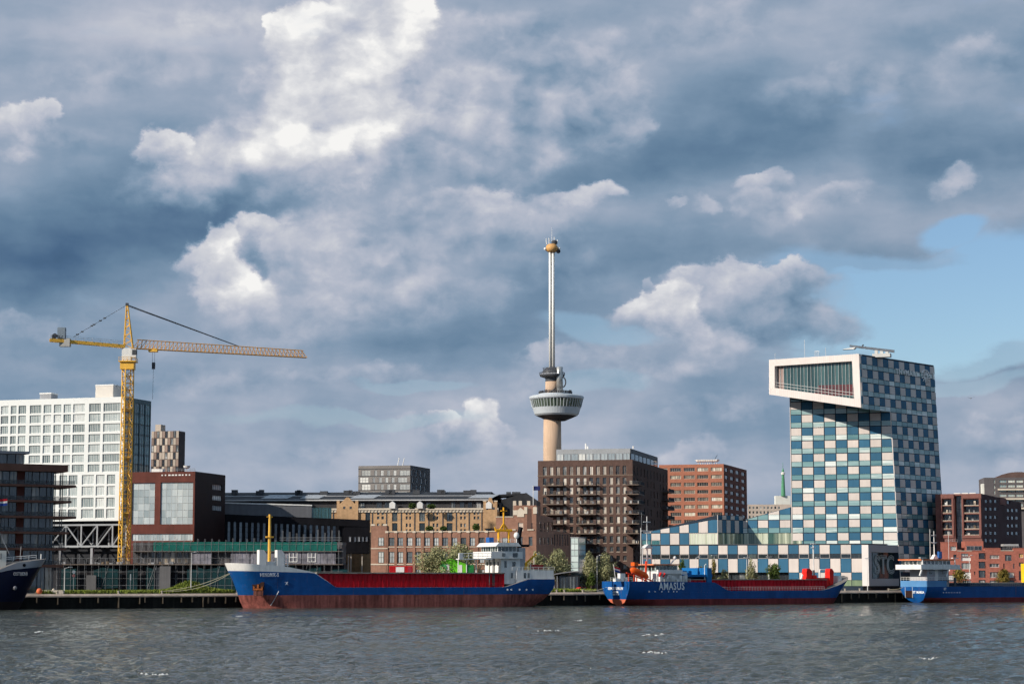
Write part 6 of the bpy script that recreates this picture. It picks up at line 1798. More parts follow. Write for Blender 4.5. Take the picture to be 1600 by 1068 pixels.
def hull_text(T, s, px, py, size, m, xs=1.0, bold=0.0):
    x, z = T.aty(px, py, T.near * T.B / 2)
    for _ in range(3):
        t, y, a = nearside(T, x, z); x, z = T.aty(px, py, T.near * y)
    # reading direction: left to right as seen from the near side
    yaw = (math.pi if T.near > 0 else 0) + (a if T.near > 0 else -a)
    M = Matrix.Translation((x, T.near * (y + .05), z)) @ Matrix.Rotation(yaw, 4, 'Z')
    return text(s, size, m, T, M, 'lettering', ext=.04, xs=xs, bold=bold)
def sx(T, px, py, y): return T.aty(px, py, y)
def wl(px, off, right=False):
    """world xy on a line parallel to the quay, off metres in front of it, at a pixel column"""
    r = ray(px, 945); k = r.x / r.y; th = TH2 if right else TH
    o = Vector((QK.x, QK.y)) + off * Vector((math.sin(th), -math.cos(th))); d = Vector((math.cos(th), math.sin(th)))
    s_ = (k * o.y - o.x) / (d.x - k * d.y); q = o + d * s_; return (q.x, q.y)
def block(T, x0, x1, y0, y1, z0, z1, m, name='deckhouse', parent=None, lean=0):
    a, b = sorted((x0, x1))
    if lean: return MB().loft([(a, y0, z0), (b, y0, z0), (b - lean, y0, z1), (a, y0, z1)], (0, y1 - y0, 0)).build(name, m, parent or T)
    return MB().box(a, b, y0, y1, z0, z1).build(name, m, parent or T)

# ---------------------------------------------------------------- blue coaster with the white bow
OFF = 9.0
st, bw = wl(850, OFF), wl(378, OFF)
T = make_ship('cargo_ship', 'long blue coaster with white bow bulwark, red hatch coaming and rusty anchor pocket', st, bw, 13.2, 1, 3.4, 5.0, .94, .45,
    [(0, 7.3), (.09, 7.3), (.17, 5.2), (.72, 5.2), (.775, 9.1), (.86, 10.6), (1, 11.4)],
    [(0, 7.3), (.09, 7.3), (.17, 5.2), (.72, 5.2), (.775, 8.9), (.86, 9.1), (1, 9.4)], 3.3, tb=(.84, .95), mats=[anti, hull_blue, ship_white], zs_ref=9)
N_ = 1; hb = 6.6
X = lambda px, py=900, y=5.2: sx(T, px, py, y)[0]
Z = lambda px, py, y=5.2: sx(T, px, py, y)[1]
# hatch coaming with stiffeners, hatch covers
xa, xb = X(494), X(788); zt = Z(640, 895.5)
co = MB(); co.box(min(xa, xb), max(xa, xb), -5.2, 5.2, 5.2, zt)
coo = co.build('hatch_coaming', red_paint, T)
x = min(xa, xb) + .4; st_ = MB().box(-.06, .06, -.22, 0, 0, zt - 5.3).mesh('stiffener', [red_paint])
while x < max(xa, xb):
    link('stiffener', st_, coo, Matrix.Translation((x, 5.45, 5.22))); x += 1.35
n_ = 14; w_ = (max(xa, xb) - min(xa, xb)) / n_
hc = mat('hatch_cover', (.30, .27, .23), .85, .3, .6)
for i in range(n_): MB().box(min(xa, xb) + w_*i + .06, min(xa, xb) + w_*(i+1) - .06, -5.5, 5.6, zt + .003, zt + .3).build('hatch_cover', hc, T)
fs = MB().loft([(max(xa, xb) - 1, -5.2, 5.2), (max(xa, xb) + 6, -5.2, 5.2), (max(xa, xb) + 6, -5.2, zt), (max(xa, xb) - 1, -5.2, zt)], (0, 10.4, 0)); fs.build('coaming_end', hull_blue, T)
rr = MB(); railing(rr, [(min(xa, xb) + 1, 6.4, 5.2), (max(xa, xb) - 2, 6.4, 5.2)], 1.0, .03, 2.0); rr.build('deck_railing', red_paint, T)
# forecastle: two ventilator housings, mast, winch
zf = 10.2
for px0, px1 in ((404, 415), (432, 443)):
    a, b = X(px0, 870, 2), X(px1, 870, 2); zz = Z(410, 858.5, 2)
    v = MB(); a, b = sorted((a, b)); v.prism([(a, zf), (b, zf), (b, zz), (a + .7, zz), (a, zz - .9)], .8, 2.6); v.build('ventilator_housing', ship_white, T)
mx = X(421, 850, 0); zm = Z(421, 803, 0)
m_ = MB(); m_.tube((mx, 0, zf), (mx, 0, zm), .42, 8, 0, .3); m_.tube((mx - 1.1, 0, Z(421, 838, 0)), (mx + 1.1, 0, Z(421, 838, 0)), .14, 5); m_.box(mx - .9, mx + .9, -.5, .5, Z(421, 838, 0) - .25, Z(421, 838, 0) - .1); m_.tube((mx - .8, 0, Z(421, 807, 0)), (mx + .8, 0, Z(421, 807, 0)), .12, 5); m_.build('foremast', yel, T)
block(T, mx - 1.6, mx + 1.2, -1.5, 1.8, zf, Z(421, 876.5, 1.8), ship_white, 'winch_house')
wn_ = MB()
for q in (0, .8, 1.6): wn_.box(X(436) - 2.2 - q, X(436) - 2.05 - q, 1.2, 1.4, zf, Z(430, 866)); wn_.box(X(436) - 4, X(436) - 2, 1.2, 1.35, zf + .6 + q * .9, zf + .75 + q * .9)
wn_.build('mooring_winch_frame', ship_white, T)
# anchor pocket, draught marks, name
x, z = sx(T, 403, 915, 4.0); 
t, y, a = nearside(T, x, z)
for _ in range(4): x, z = sx(T, 403, 915.5, y); t, y, a = nearside(T, x, z)
M_ = Matrix.Translation((x, y + .22, z)) @ Matrix.Rotation(math.pi + a, 4, 'Z')
ap_ = MB(); ap_.box(-1.5, 1.5, -.1, .25, -1.0, 1.1); ao = ap_.build('anchor_pocket', mat('pocket_dark', (.03, .012, .01), .8), T, M_)
an = MB(); an.box(-1.2, 1.2, -.3, -.101, -.95, -.5); an.box(-.18, .18, -.35, -.101, -.9, .5); an.box(-1.2, -.9, -.3, -.101, -.5, .0); an.box(.9, 1.2, -.3, -.101, -.5, .0); an.build('anchor', rustm, ao)
rs = MB(); rs.box(-1.2, 1.3, -.04, .02, -2.4, -1.02); rs.build('rust_stain', mat('rust_stain', (.13, .05, .04), .9, .4, 1.0, streak=.6), ao)
hull_text(T, 'HENDRIK-S', 421, 897.8, 1.25, letter_w, .72, .015)
hull_text(T, 'X', 448, 911, 1.1, letter_w, 1.0, .01)
dm = MB(); pts = []
for px, py in ((433, 923), (430, 930), (427, 938), (424, 945)):
    x, z = sx(T, px, py, 5.5); t, y, a = nearside(T, x, z); pts.append((x, y + .06, z))
dm.path(pts, .07, 4); dm.build('draught_mark', letter_w, T)
# accommodation aft
xs_, ys_ = (lambda px, py: X(px, py, 5.0)), 5.0
zdk = 7.3
a, b = X(812, 895), X(862, 895)
block(T, X(806, 890, 5), X(864, 890, 5), -5.4, 5.4, 5.3, Z(820, 890, 5.4), ship_white, 'lower_deckhouse')
block(T, X(782, 870, 4.6), X(812, 870, 4.6), -4.8, 4.8, 6.0, Z(790, 862, 4.8), ship_white, 'bridge_tower')
block(T, X(812, 870, 4.4), X(822, 870, 4.4), -4.0, 4.0, 8.0, Z(815, 855, 4.4), ship_grey, 'funnel_casing')
bd = block(T, X(766, 866, 5), X(815, 866, 5), -5.6, 5.6, Z(780, 872, 5), Z(780, 861, 5), ship_white, 'bridge_deck')
wh = block(T, X(777, 855, 4.8), X(807, 855, 4.8), -5.0, 5.0, Z(780, 861.0, 5) + .003, Z(780, 853, 5), ship_white, 'wheelhouse')
Fs = Face(T, (X(806, 857, 5.0), 5.02, 0), (1, 0, 0), (0, 0, 1))
wz0, wz1 = Z(780, 860.5, 5), Z(780, 854, 5)
xx0, xx1 = sorted((X(778, 857, 5.05), X(806, 857, 5.05)))
for i in range(5):
    q0 = xx0 + (xx1 - xx0) * i / 5 + .12; q1 = xx0 + (xx1 - xx0) * (i + 1) / 5 - .12
    MB().box(q0, q1, 5.003, 5.06, wz0, wz1).build('bridge_window', gl_ship, wh)
for i in range(7):
    y0_ = -4.9 + 9.8 * i / 7 + .15; y1_ = -4.9 + 9.8 * (i + 1) / 7 - .15; xf_ = max(X(777, 855, 4.8), X(807, 855, 4.8))
    MB().box(xf_ + .003, xf_ + .06, y0_, y1_, wz0, wz1).build('bridge_window', gl_ship, wh)
for zz_ in (Z(780, 869, 5), Z(780, 880, 5)):
    for i in range(4):
        xf_ = X(782, 870, 4.6); y0_ = -3.8 + 2.2 * i; MB().box(xf_ + .003, xf_ + .05, y0_, y0_ + .9, zz_ - .5, zz_ + .5).build('porthole', gl_ship, T)
rf_ = MB(); ra_, rb_ = sorted((X(774, 851, 5.2), X(811, 851, 5.2))); rf_.prism([(ra_ - .3, Z(780, 853, 5) + .003), (rb_ + .3, Z(780, 853, 5) + .003), (rb_ - .8, Z(780, 847, 5)), (ra_ + .6, Z(780, 847, 5))], -5.9, 5.9); rf_.build('bridge_roof', ship_white, T)
# portholes and doors on the deckhouse
for px, py, w, h in ((785, 866, 1.0, .9), (803, 866.5, 1.5, 1.1), (790, 881, .7, 1.8), (803, 881, .9, 1.2)):
    x, z = sx(T, px, py, 4.85); MB().box(x - w/2, x + w/2, 4.803, 4.86, z - h/2, z + h/2).build('porthole' if h < 1.5 else 'door', gl_ship, T) if py > 870 else MB().box(x - w/2, x + w/2, 5.603, 5.66, z - h/2, z + h/2).build('porthole', gl_ship, T)
for px in (800, 820, 826):
    x, z = sx(T, px, 898.5, 5.45); MB().box(x - .3, x + .3, 5.403, 5.46, z - .7, z + .7).build('door', gl_ship, T)
dk_ = MB(); z = Z(800, 891, 5.4); railing(dk_, [(X(866, 891, 5.4), 5.4, z), (X(800, 891, 5.4), 5.4, z)], 1.0, .04, 1.5); z = Z(790, 861, 5.2) ; railing(dk_, [(X(815, 861), 5.5, z), (X(806, 861), 5.5, z)], 1.0, .04, 1.2); dk_.build('upper_railing', ship_white, T)
# bridge wing walkway running forward, with railing
wk = MB(); wa, wb2 = sorted((X(716, 871, 5), X(768, 871, 5))); z = Z(715, 872, 5)
wk.box(wa, wb2, 3.6, 5.6, z - .25, z); railing(wk, [(wa, 5.5, z), (wb2, 5.5, z)], 1.4, .06, 1.3, 2); wk.box(wb2 - 1.1, wb2, 5.0, 5.6, z, z + 1.4)
for px in (718, 731, 746): wk.tube((X(px, 880), 4.4, zt), (X(px, 880), 4.4, z), .16, 5)
wk.build('walkway', ship_white, T)
# hatch crane legs, vents, dark pipes before the house
for px in (764.5, 770, 772): 
    x = X(px, 880, 5.3); MB().tube((x, 5.4, 5.5), (x, 5.4, Z(px, 871.5, 5.4)), .14, 5).build('pipe', dark_grey, T)
MB().tube((X(760, 872, 5.4), 5.4, Z(766, 872, 5.4)), (X(773, 872, 5.4), 5.4, Z(766, 872, 5.4)), .16, 5).build('pipe', dark_grey, T)
fu = MB(); fx = X(812, 840, 0); fz = Z(812, 851, 0)
fu.path([(fx, 0, fz - 1), (fx + .3, 0, fz + 1.5), (fx, 0, fz + 3.6), (fx - .4, 0, fz + 4.8)], .62, 9); fu.build('exhaust_stack', black, T)
MB().box(X(800, 850, 0), X(822, 850, 0) , -2, 2, fz - .5, fz + .12).build('funnel_top', black, T) if X(800,850,0) < X(822,850,0) else MB().box(X(822, 850, 0), X(800, 850, 0), -2, 2, fz - .5, fz + .12).build('funnel_top', black, T)
MB().ball((X(807, 836, 1), 1, Z(807, 836, 1)), .75, 0, 12, 8, 1.2).build('radome', ship_white, T, smooth=True)
MB().tube((X(807, 845, 1), 1, Z(807, 849, 1)), (X(807, 840, 1), 1, Z(807, 838, 1)), .18, 6).build('radome_post', ship_white, T)
# yellow radar mast on the roof
zrf = Z(780, 847, 0)
lm_ = MB(); lx, rx_ = X(781, 838, 0), X(797, 838, 0); zy = Z(789, 828, 0); cxm = X(789, 820, 0)
for x in (lx, rx_): lm_.tube((x, -.8, zrf), (x, -.8, zy), .36, 6)
lm_.tube((X(776, 828, 0), -.8, zy), (X(802, 828, 0), -.8, zy), .38, 6); lm_.tube((X(776, 828, 0), -.8, zy), (X(775, 826, 0), -.8, zy + .9), .2, 5)
for x in (X(782, 826, 0), X(796, 826, 0)): lm_.tube((x, -.8, zy), (cxm, -.8, Z(789, 817, 0)), .22, 5)
lm_.tube((cxm, -.8, zy), (cxm, -.8, Z(789, 792, 0)), .26, 6); lm_.tube((X(786, 822, 0), -.8, zy + .8), (X(792, 822, 0), -.8, zy + .8), .15, 5)
lm_.box(cxm - .8, cxm + .8, -1.2, -.4, Z(789, 798, 0), Z(789, 797, 0)); lm_.build('radar_mast', mat('mast_yellow', (.80, .40, .02), .5, .1), T)
MB().box(X(768, 842, 0) - .7, X(768, 842, 0) + .7, -2, 0, zrf, Z(768, 839, 0)).build('satellite_box', mat('box_blue', (.03, .13, .4), .5), T)
rr = MB(); railing(rr, [(rb_ - 1, 4.5, zrf), (ra_ + 1, 4.5, zrf)], .9, .04, 1.2); rr.build('roof_railing', ship_white, T)
# davit and rescue boat aft
dz = Z(825, 890, 4)
dv_ = MB(); dv_.tube((X(820, 888, 4), 4, dz - .3), (X(822, 876, 4), 4, Z(822, 880, 4)), .4, 6); dv_.tube((X(820, 880, 4), 4, Z(820, 881, 4)), (X(838, 865, 4), 4, Z(838, 865, 4)), .28, 6); dv_.build('davit', mat('mast_yellow', (0,0,0)), T)
bx0, bx1 = sorted((X(829, 884, 4), X(847, 884, 4))); bz = Z(838, 889, 4)
rbt = MB(); rbt.prism([(bx0 + .5, bz), (bx1 - .8, bz), (bx1 + .2, bz + 1.1), (bx1 - .6, bz + 1.3), (bx0, bz + 1.2)], 3.2, 5.0); rbt.build('rescue_boat', mat('boat_maroon', (.35, .015, .02), .5), T)
for px in (832, 843): MB().box(X(px, 892, 4) - .1, X(px, 892, 4) + .1, 3.6, 4.4, Z(835, 897, 4), bz).build('boat_cradle', ship_white, T)
MB().tube((X(829, 890, 5.3), 5.3, 6), (X(829, 880, 5.3), 5.3, Z(829, 880, 5.3)), .1, 4).build('light_post', ship_white, T)
for px in (792, 798, 811, 822, 832):
    x, z = sx(T, px, 920.5, 6.2); t, y, a = nearside(T, x, z)
    MB().tube((x, y - .2, z), (x, y + .06, z), .26, 8).build('porthole', letter_w, T)
SHIP1 = T
# mooring lines
for k, (pa, pb, q) in enumerate((((364, 893), (254, 923), 2), ((364, 892), (315, 910), 5),)):
    pass
ml = MB(); a = T.M @ Vector((sx(T, 366, 893, .5)[0], .5, sx(T, 366, 892, .5)[1])); b = qw.M @ Vector((qf.uv(254, 922)[0], .45, GZ + .6))
for o_ in (0, .5):
    n_ = 14; ml.path([a.lerp(b + Vector((o_ * 3, 0, 0)), i / n_) - Vector((0, 0, (.9 + o_) * math.sin(math.pi * i / n_))) for i in range(n_ + 1)], .06, 4)
tag(ml.build('mooring_line', rope_m), 'pale double mooring line from the white-bowed ship to the quay', 'rope')

# ---------------------------------------------------------------- blue coaster with the big white letters
st, bw = wl(962, OFF, True), wl(1303, OFF, True)
T = make_ship('cargo_ship', 'dark blue coaster with large white letters, red hatches and orange lifeboat at its stern', st, bw, 12.5, -1, 3.2, 1.0, .97, .12,
    [(0, 6.7), (.05, 6.7), (.36, 6.4), (.42, 4.0), (.86, 4.0), (.93, 5.6), (1, 8.4)],
    [(0, 6.7), (.05, 6.7), (.36, 6.4), (.42, 4.0), (.86, 4.0), (.93, 5.6), (1, 8.4)], 1.75, tb=(.86, .94), mats=[anti_d, hull_blue, hull_blue, anti_o], zs_ref=7)
X = lambda px, py=900, y=-5: sx(T, px, py, y)[0]
Z = lambda px, py, y=-5: sx(T, px, py, y)[1]
hull_text(T, 'AMASUS', 1049.5, 915.7, 2.9, letter_w, .80, .05)
for px in (1014, 1023, 1033.5, 1044, 1052, 1057):
    x, z = sx(T, px, 923.5, -6.1); MB().tube((x, -6.05, z), (x, -6.32, z), .22, 8).build('porthole', letter_w, T)
x0, x1 = X(1076), X(1292); zt = Z(1180, 905.5)
co = MB().box(x0, x1, -4.9, 4.9, 4.0, zt).build('hatch_coaming', red_paint, T)
x = x0 + .5; st_ = MB().box(-.06, .06, -.2, 0, 0, zt - 4.1).mesh('stiffener', [red_paint])
while x < x1: link('stiffener', st_, co, Matrix.Translation((x, -4.902, 4.02))); x += 1.4
n_ = 12
for i in range(n_): MB().box(x0 + (x1-x0)*i/n_ + .05, x0 + (x1-x0)*(i+1)/n_ - .05, -5.1, 5.1, zt + .003, zt + .25).build('hatch_cover', hc, T)
rr = MB(); pinkw = mat('rail_pale', (.72, .58, .56), .5)
x = X(1092, 918, -6); xe_ = X(1288, 918, -6)
railing(rr, [(x, -6.1, 4.0), (xe_, -6.1, 4.0)], 1.05, .05, 1.05, 2); rr.build('deck_railing', pinkw, T)
# stern: bulwark openings, poop gear, lifeboat on its ramp
zp = 6.7
lb = MB(); YB = -3.0
lx0, lx1 = X(985, 890, YB), X(1013, 890, YB)
za, zb2 = Z(990, 887.5, YB), Z(1015, 900, YB)
prof = [(0, .15), (.05, .6), (.15, .95), (.4, 1.0), (.7, 1.0), (.88, .8), (1, .25)]
prev = None
for f, r_ in prof:
    c = Vector((lx0 + (lx1 - lx0) * f, YB, (za + (zb2 - za) * f) - .2)); ring = []
    for i in range(10):
        w = 2 * math.pi * i / 10; ring.append(c + Vector((.2 * math.sin(w) * r_, 1.0 * math.cos(w) * r_, 1.0 * math.sin(w) * r_)))
    k = len(lb.v); lb.v += [tuple(p) for p in ring]
    if prev is not None:
        for i in range(10): lb.f.append((prev + i, prev + (i+1) % 10, k + (i+1) % 10, k + i)); lb.m.append(0)
    else: lb.f.append(tuple(range(k + 9, k - 1, -1))); lb.m.append(0)
    prev = k
lb.f.append(tuple(range(prev, prev + 10))); lb.m.append(0)
lbo = lb.build('lifeboat', orange, T, smooth=True)
MB().box(lx0 + .8, lx0 + 2.2, YB - .8, YB + .8, za + .7, za + 1.7).build('lifeboat_cupola', orange, lbo)
rp = MB()
for y in (YB - 1.2, YB + 1.2):
    rp.tube((lx0 - .5, y, za - 1.2), (lx1 + .6, y, zb2 - 1.3), .2, 5)
    for f in (.05, .5, .95): rp.tube((lx0 + (lx1 - lx0) * f, y, zp - .3), (lx0 + (lx1 - lx0) * f, y, za + (zb2 - za) * f - 1.2), .18, 5)
rp.tube((X(1003, 884, 0), -1.6, zp), (X(1004, 884, 0), -1.6, Z(1004, 876, 0)), .3, 6)
rp.build('launch_ramp', mat('ramp_red', (.70, .07, .03), .5), T)
g_ = MB()
for px, w, h in ((963, .7, 4), (971, .9, 11), (975, .7, 5.5)):
    x = X(px, 905, -3); g_.box(x - w, x + w, -3.6, -2.4, zp - .05, zp + h * .2)
railing(g_, [(X(951, 905, -4), -4.8, zp), (X(985, 905, -4), -4.8, zp)], 1.0, .05, 1.3); g_.build('poop_gear', ship_white, T)
fl = MB(); fx = X(962, 890, 0); fl.tube((fx, 0, zp), (fx - .8, 0, Z(962, 881, 0)), .09, 4); fo = fl.build('ensign_staff', ship_white, T)
for k, c in enumerate(((.45, .01, .02), (.75, .75, .75), (.02, .06, .3))):
    zz = Z(964, 884 + k * 2.4, 0); fq = MB(); fq.add([(fx - .6 + i * .45, .15 * math.sin(i * 1.3), zz - i * .12 - h) for i in range(6) for h in (0, .5)], [(2*i, 2*i+1, 2*i+3, 2*i+2) for i in range(5)]); fq.build('ensign', mat('ensign_%d' % k, c, .8), fo)
# deckhouse, bridge
block(T, X(1026, 900, -4.6), X(1073, 900, -4.6), -4.8, 4.8, 6.3, Z(1040, 892.5, -4.8), ship_white, 'lower_deckhouse')
wh = block(T, X(1024, 887, -4), X(1058, 887, -4), -4.2, 4.2, Z(1030, 893.0, -4.2), Z(1030, 882.5, -4.2), mat('bridge_green_grey', (.35, .42, .42), .5), 'wheelhouse')
a, b = X(1025, 887, -4.2), X(1057, 887, -4.2)
for i in range(6): MB().box(a + (b-a)*i/6 + .15, a + (b-a)*(i+1)/6 - .15, -4.27, -4.203, Z(1030, 890.5, -4.2), Z(1030, 884, -4.2)).build('bridge_window', gl_ship, wh)
for i in range(5):
    y0_ = -3.9 + 7.8 * i / 5 + .2; MB().box(X(1024, 887, -4) - .06, X(1024, 887, -4) - .003, y0_, y0_ + 1.2, Z(1030, 890.5, -4.2), Z(1030, 884, -4.2)).build('bridge_window', gl_ship, wh)
MB().box(X(1020, 882, -4.5), X(1061, 882, -4.5), -4.8, 4.8, Z(1030, 882.3, -4.5), Z(1030, 880.5, -4.5)).build('bridge_roof', mat('roof_orange', (.70, .22, .10), .5), T)
w_ = MB(); w_.box(X(1026, 895, -4.9), X(1064, 895, -4.9), -5.6, -4.82, Z(1040, 896, -5), Z(1040, 889.5, -5)); w_.build('bridge_wing', ship_white, T)
cl = MB()
for k in range(12):
    x = rnd.uniform(X(1028, 900), X(1070, 900)); cl.box(x, x + rnd.uniform(.3, 1.2), -5.7, -5.0, 6.35, 6.35 + rnd.uniform(.6, 2.4))
railing(cl, [(X(1018, 905), -5.8, 6.35), (X(1076, 905), -5.8, 6.35)], 1.0, .05, 1.2); cl.build('deck_gear', ship_white, T)
lbq = MB(); 
for k in range(2): lbq.tube((X(1030 + k * 6, 900, -5.9), -5.9, Z(1030, 900 + k, -5.9)), (X(1033 + k * 6, 896, -5.9), -5.9, Z(1030, 894 + k, -5.9)), .25, 6)
lbq.build('fire_locker', brt_red, T)
mx = X(1011, 850, 0); m_ = MB()
m_.tube((mx, 0, Z(1011, 881, 0)), (mx, 0, Z(1011, 806, 0)), .24, 6, 0, .1); m_.loft([(mx - 1.6, -.8, Z(1011, 856, 0)), (mx + 1.6, -.8, Z(1011, 856, 0)), (mx + .2, -.8, Z(1011, 850, 0)), (mx - .2, -.8, Z(1011, 850, 0))], (0, 1.6, 0))
for py, w in ((815, 1.3), (829, 2.0), (831, 1.2), (856, 1.8), (871, 1.5)): m_.tube((mx - w, 0, Z(1011, py, 0)), (mx + w, 0, Z(1011, py, 0)), .12, 5)
for dx in (-1.6, 1.6): m_.tube((mx + dx, 0, Z(1011, 881, 0)), (mx + dx, 0, Z(1011, 856, 0)), .14, 5)
m_.build('main_mast', ship_white, T)
MB().tube((X(1003, 850, 0), .5, Z(1003, 882, 0)), (X(1003, 830, 0), .5, Z(1003, 824, 0)), .1, 5).build('signal_mast', ship_white, T)
wi = MB(); 
for dx in (-3, 3): wi.tube((mx, 0, Z(1011, 812, 0)), (mx + dx, 0, Z(1011, 881, 0)), .04, 4)
wi.build('stay_wire', dark_grey, T)
MB().tube((X(998, 860, 0), -1, Z(998, 856, 0)), (X(999, 810, 0), -1, Z(999, 800, 0)), .05, 4).build('whip_antenna', steel_grey, T)
MB().ball((X(1050.5, 871, 0), -1, Z(1050.5, 871, -1)), .55, 0, 12, 8).build('radome', ship_white, T, smooth=True)
MB().tube((X(1044, 881, 0), -1, Z(1044, 881, -1)), (X(1050, 873, 0), -1, Z(1050, 873, -1)), .22, 6).build('radome_post', ship_white, T)
# blue hatch gantry
bl = mat('gantry_blue', (.01, .14, .38), .45, .1)
q = MB(); q.box(X(1066, 895, -5), X(1112, 895, -5), -5.3, 5.3, Z(1090, 900.5, -5), Z(1090, 897, -5)); q.box(X(1103, 890, -5), X(1110, 890, -5), -5.5, 5.5, 4.2, Z(1105, 886.5, -5)); q.box(X(1083, 894, -5), X(1088, 894, -5), -3, 3, Z(1090, 897, -5), Z(1085, 891, -5)); q.build('hatch_gantry', bl, T)
MB().path([(X(1101, 900, -5), -5, zt), (X(1101, 885, -5), -5, Z(1101, 883, -5)), (X(1103, 881, -5), -5, Z(1103, 880.5, -5)), (X(1104.5, 884, -5), -5, Z(1104, 884, -5))], .12, 5).build('vent_pipe', ship_white, T)
# bow gear
q = MB(); zb = 5.0
for a, b in ((1256, 1262), (1292, 1297)):
    q.prism([(X(a, 895, -2), zb), (X(b, 895, -2), zb), (X(b, 895, -2) + (.4 if a > 1270 else .8), Z(1260, 892, -2)), (X(b, 895, -2) - .3, Z(1260, 887.5, -2)), (X(a, 895, -2) + .2, Z(1260, 888, -2)), (X(a, 895, -2), Z(1260, 893, -2))], -3.2, -1.2)
q.box(X(1262, 903, -2), X(1292, 903, -2), -3, -.8, zb, Z(1275, 902, -2)); q.box(X(1266, 903, -2), X(1272, 903, -2), -3.2, -.8, zb, Z(1275, 898, -2)); q.build('windlass_frame', brt_red, T)
q = MB(); x = X(1271, 870, 0); q.tube((x, 0, zb), (x, 0, Z(1271, 890, 0)), .35, 6, 1); q.tube((x, 0, Z(1271, 890, 0)), (x, 0, Z(1271, 848, 0)), .2, 6)
for py, w in ((849, 1.1), (855, .9)): q.tube((x - w, 0, Z(1271, py, 0)), (x + w, 0, Z(1271, py, 0)), .13, 5)
q.build('foremast', [ship_white, dark_grey], T)
q = MB(); q.path([(X(1281, 895, 2), 2, zb), (X(1281, 890, 2), 2, Z(1281, 889.5, 2)), (X(1293, 889, 2), 2, Z(1291, 889.5, 2)), (X(1296, 893, 2), 2, Z(1296, 893, 2))], .2, 5); q.path([(X(1248, 905, -3), -3, zb), (X(1254, 898, -3), -3, Z(1254, 897, -3))], .3, 5); q.build('bow_frame', ship_white, T)
MB().box(X(1296, 905, 0), X(1302, 905, 0), -3.5, 2, 5, Z(1299, 899, 0)).build('bow_bulwark', ship_white, T)
# writing on the transom
Mt = Matrix.Translation((-.06, 0, 0)) @ Matrix.Rotation(-math.pi / 2, 4, 'Z')
for s_, zz, sz in (('EEMS DUBLIN', 4.7, 1.0), ('DELFZIJL', 3.7, .6), ('IMO 9436', 3.05, .6)): text(s_, sz, letter_w, T, Matrix.Translation((-.05 + T.xr(0, zz), 0, zz)) @ Matrix.Rotation(-math.pi / 2, 4, 'Z'), 'lettering', ext=.03, bold=.03)
SHIP2 = T

# ---------------------------------------------------------------- blue coaster at the right edge
st, bw = wl(1428, OFF, True), None
sv = Vector(st); dirq = Vector((math.cos(TH2), math.sin(TH2)))
bw = sv + dirq * 84
T = make_ship('cargo_ship', 'blue coaster at the right edge with white bridge and light blue stern', st, bw, 11.6, -1, 3, 1.2, .96, .2,
    [(0, 4.9), (.2, 5.0), (.3, 5.0), (.86, 5.0), (.93, 6.4), (1, 8)], [(0, 4.9), (.2, 5.0), (.3, 5.0), (.86, 5.0), (.93, 6.4), (1, 8)], 1.5, mats=[anti_d, hull_blue, hull_blue, hull_blue], zs_ref=6)
X = lambda px, py=900, y=-4.5: sx(T, px, py, y)[0]
Z = lambda px, py, y=-4.5: sx(T, px, py, y)[1]
text('ST MARIA', 1.0, letter_w, T, Matrix.Translation((T.xr(0, 3.0) - .06, -2.0, 3.2)) @ Matrix.Rotation(-math.pi / 2, 4, 'Z'), 'lettering', ext=.03, bold=.04)
MB().box(T.xr(0, 3) - .08, T.xr(0, 3) + .2, .6, 3.4, 1.6, 3.9).build('stern_hatch', mat('pocket_dark', (0,0,0)), T)
for y in (.5, 3.5): MB().box(T.xr(0, 3) - .14, T.xr(0, 3) + .2, y - .05, y + .05, 1.5, 4.8).build('stern_rib', ship_white, T)
zd = 4.9
sb = mat('stern_lightblue', (.10, .26, .5), .5, .1)
b_ = MB(); b_.box(.0, .15, -5.5, 5.5, zd, zd + 1.9); b_.box(.15, 9, -5.6, -5.45, zd, zd + 1.9); b_.build('stern_bulwark', sb, T)
rr = MB(); railing(rr, [(0.1, 5.4, zd + 1.9), (0.1, -5.4, zd + 1.9), (12, -5.5, zd + 1.9)], 1.1, .05, 1.1); rr.build('stern_railing', ship_white, T)
tb_ = MB(); tb_.prism([(1, zd + .4), (5.5, zd + .4), (6.2, zd + 1.7), (.5, zd + 1.5)], -3.4, -1.6); tb_.build('rescue_boat', mat('boat_redwhite', (.6, .1, .06), .5, .4, 1.0), T)
wx0, wx1 = X(1440, 875), X(1494, 875)
block(T, X(1452, 900), X(1486, 900), -3.6, 3.6, zd, Z(1465, 889), ship_grey, 'deckhouse')  # grey colour stands in for shade below the white bridge
bdk = block(T, X(1436, 885), X(1497, 885), -5.4, 5.4, Z(1465, 889), Z(1465, 881.5), ship_white, 'bridge_deck')
wh = block(T, X(1441, 877), X(1486, 877), -4.2, 4.2, Z(1465, 881.5) + .003, Z(1465, 875, -4.2), ship_white, 'wheelhouse')
a, b = X(1442, 878, -4.2), X(1485, 878, -4.2)
for i in range(7): MB().box(a + (b-a)*i/7 + .25, a + (b-a)*(i+1)/7 - .25, -4.27, -4.203, Z(1465, 880.8, -4.2), Z(1465, 876, -4.2)).build('bridge_window', gl_ship, wh)
yb = [(-4.2 + 8.4 * i / 5) for i in range(6)]
for i in range(5): MB().box(a - .98, a - .93, yb[i] + .25, yb[i+1] - .25, Z(1465, 880.8, -4.2), Z(1465, 876, -4.2)).build('bridge_window', gl_ship, wh)
MB().box(X(1438, 874), X(1490, 874), -4.9, 4.9, Z(1465, 875, -4.2) + .003, Z(1465, 873, -4.2)).build('bridge_roof', mat('roof_orange', (0,0,0)), T)
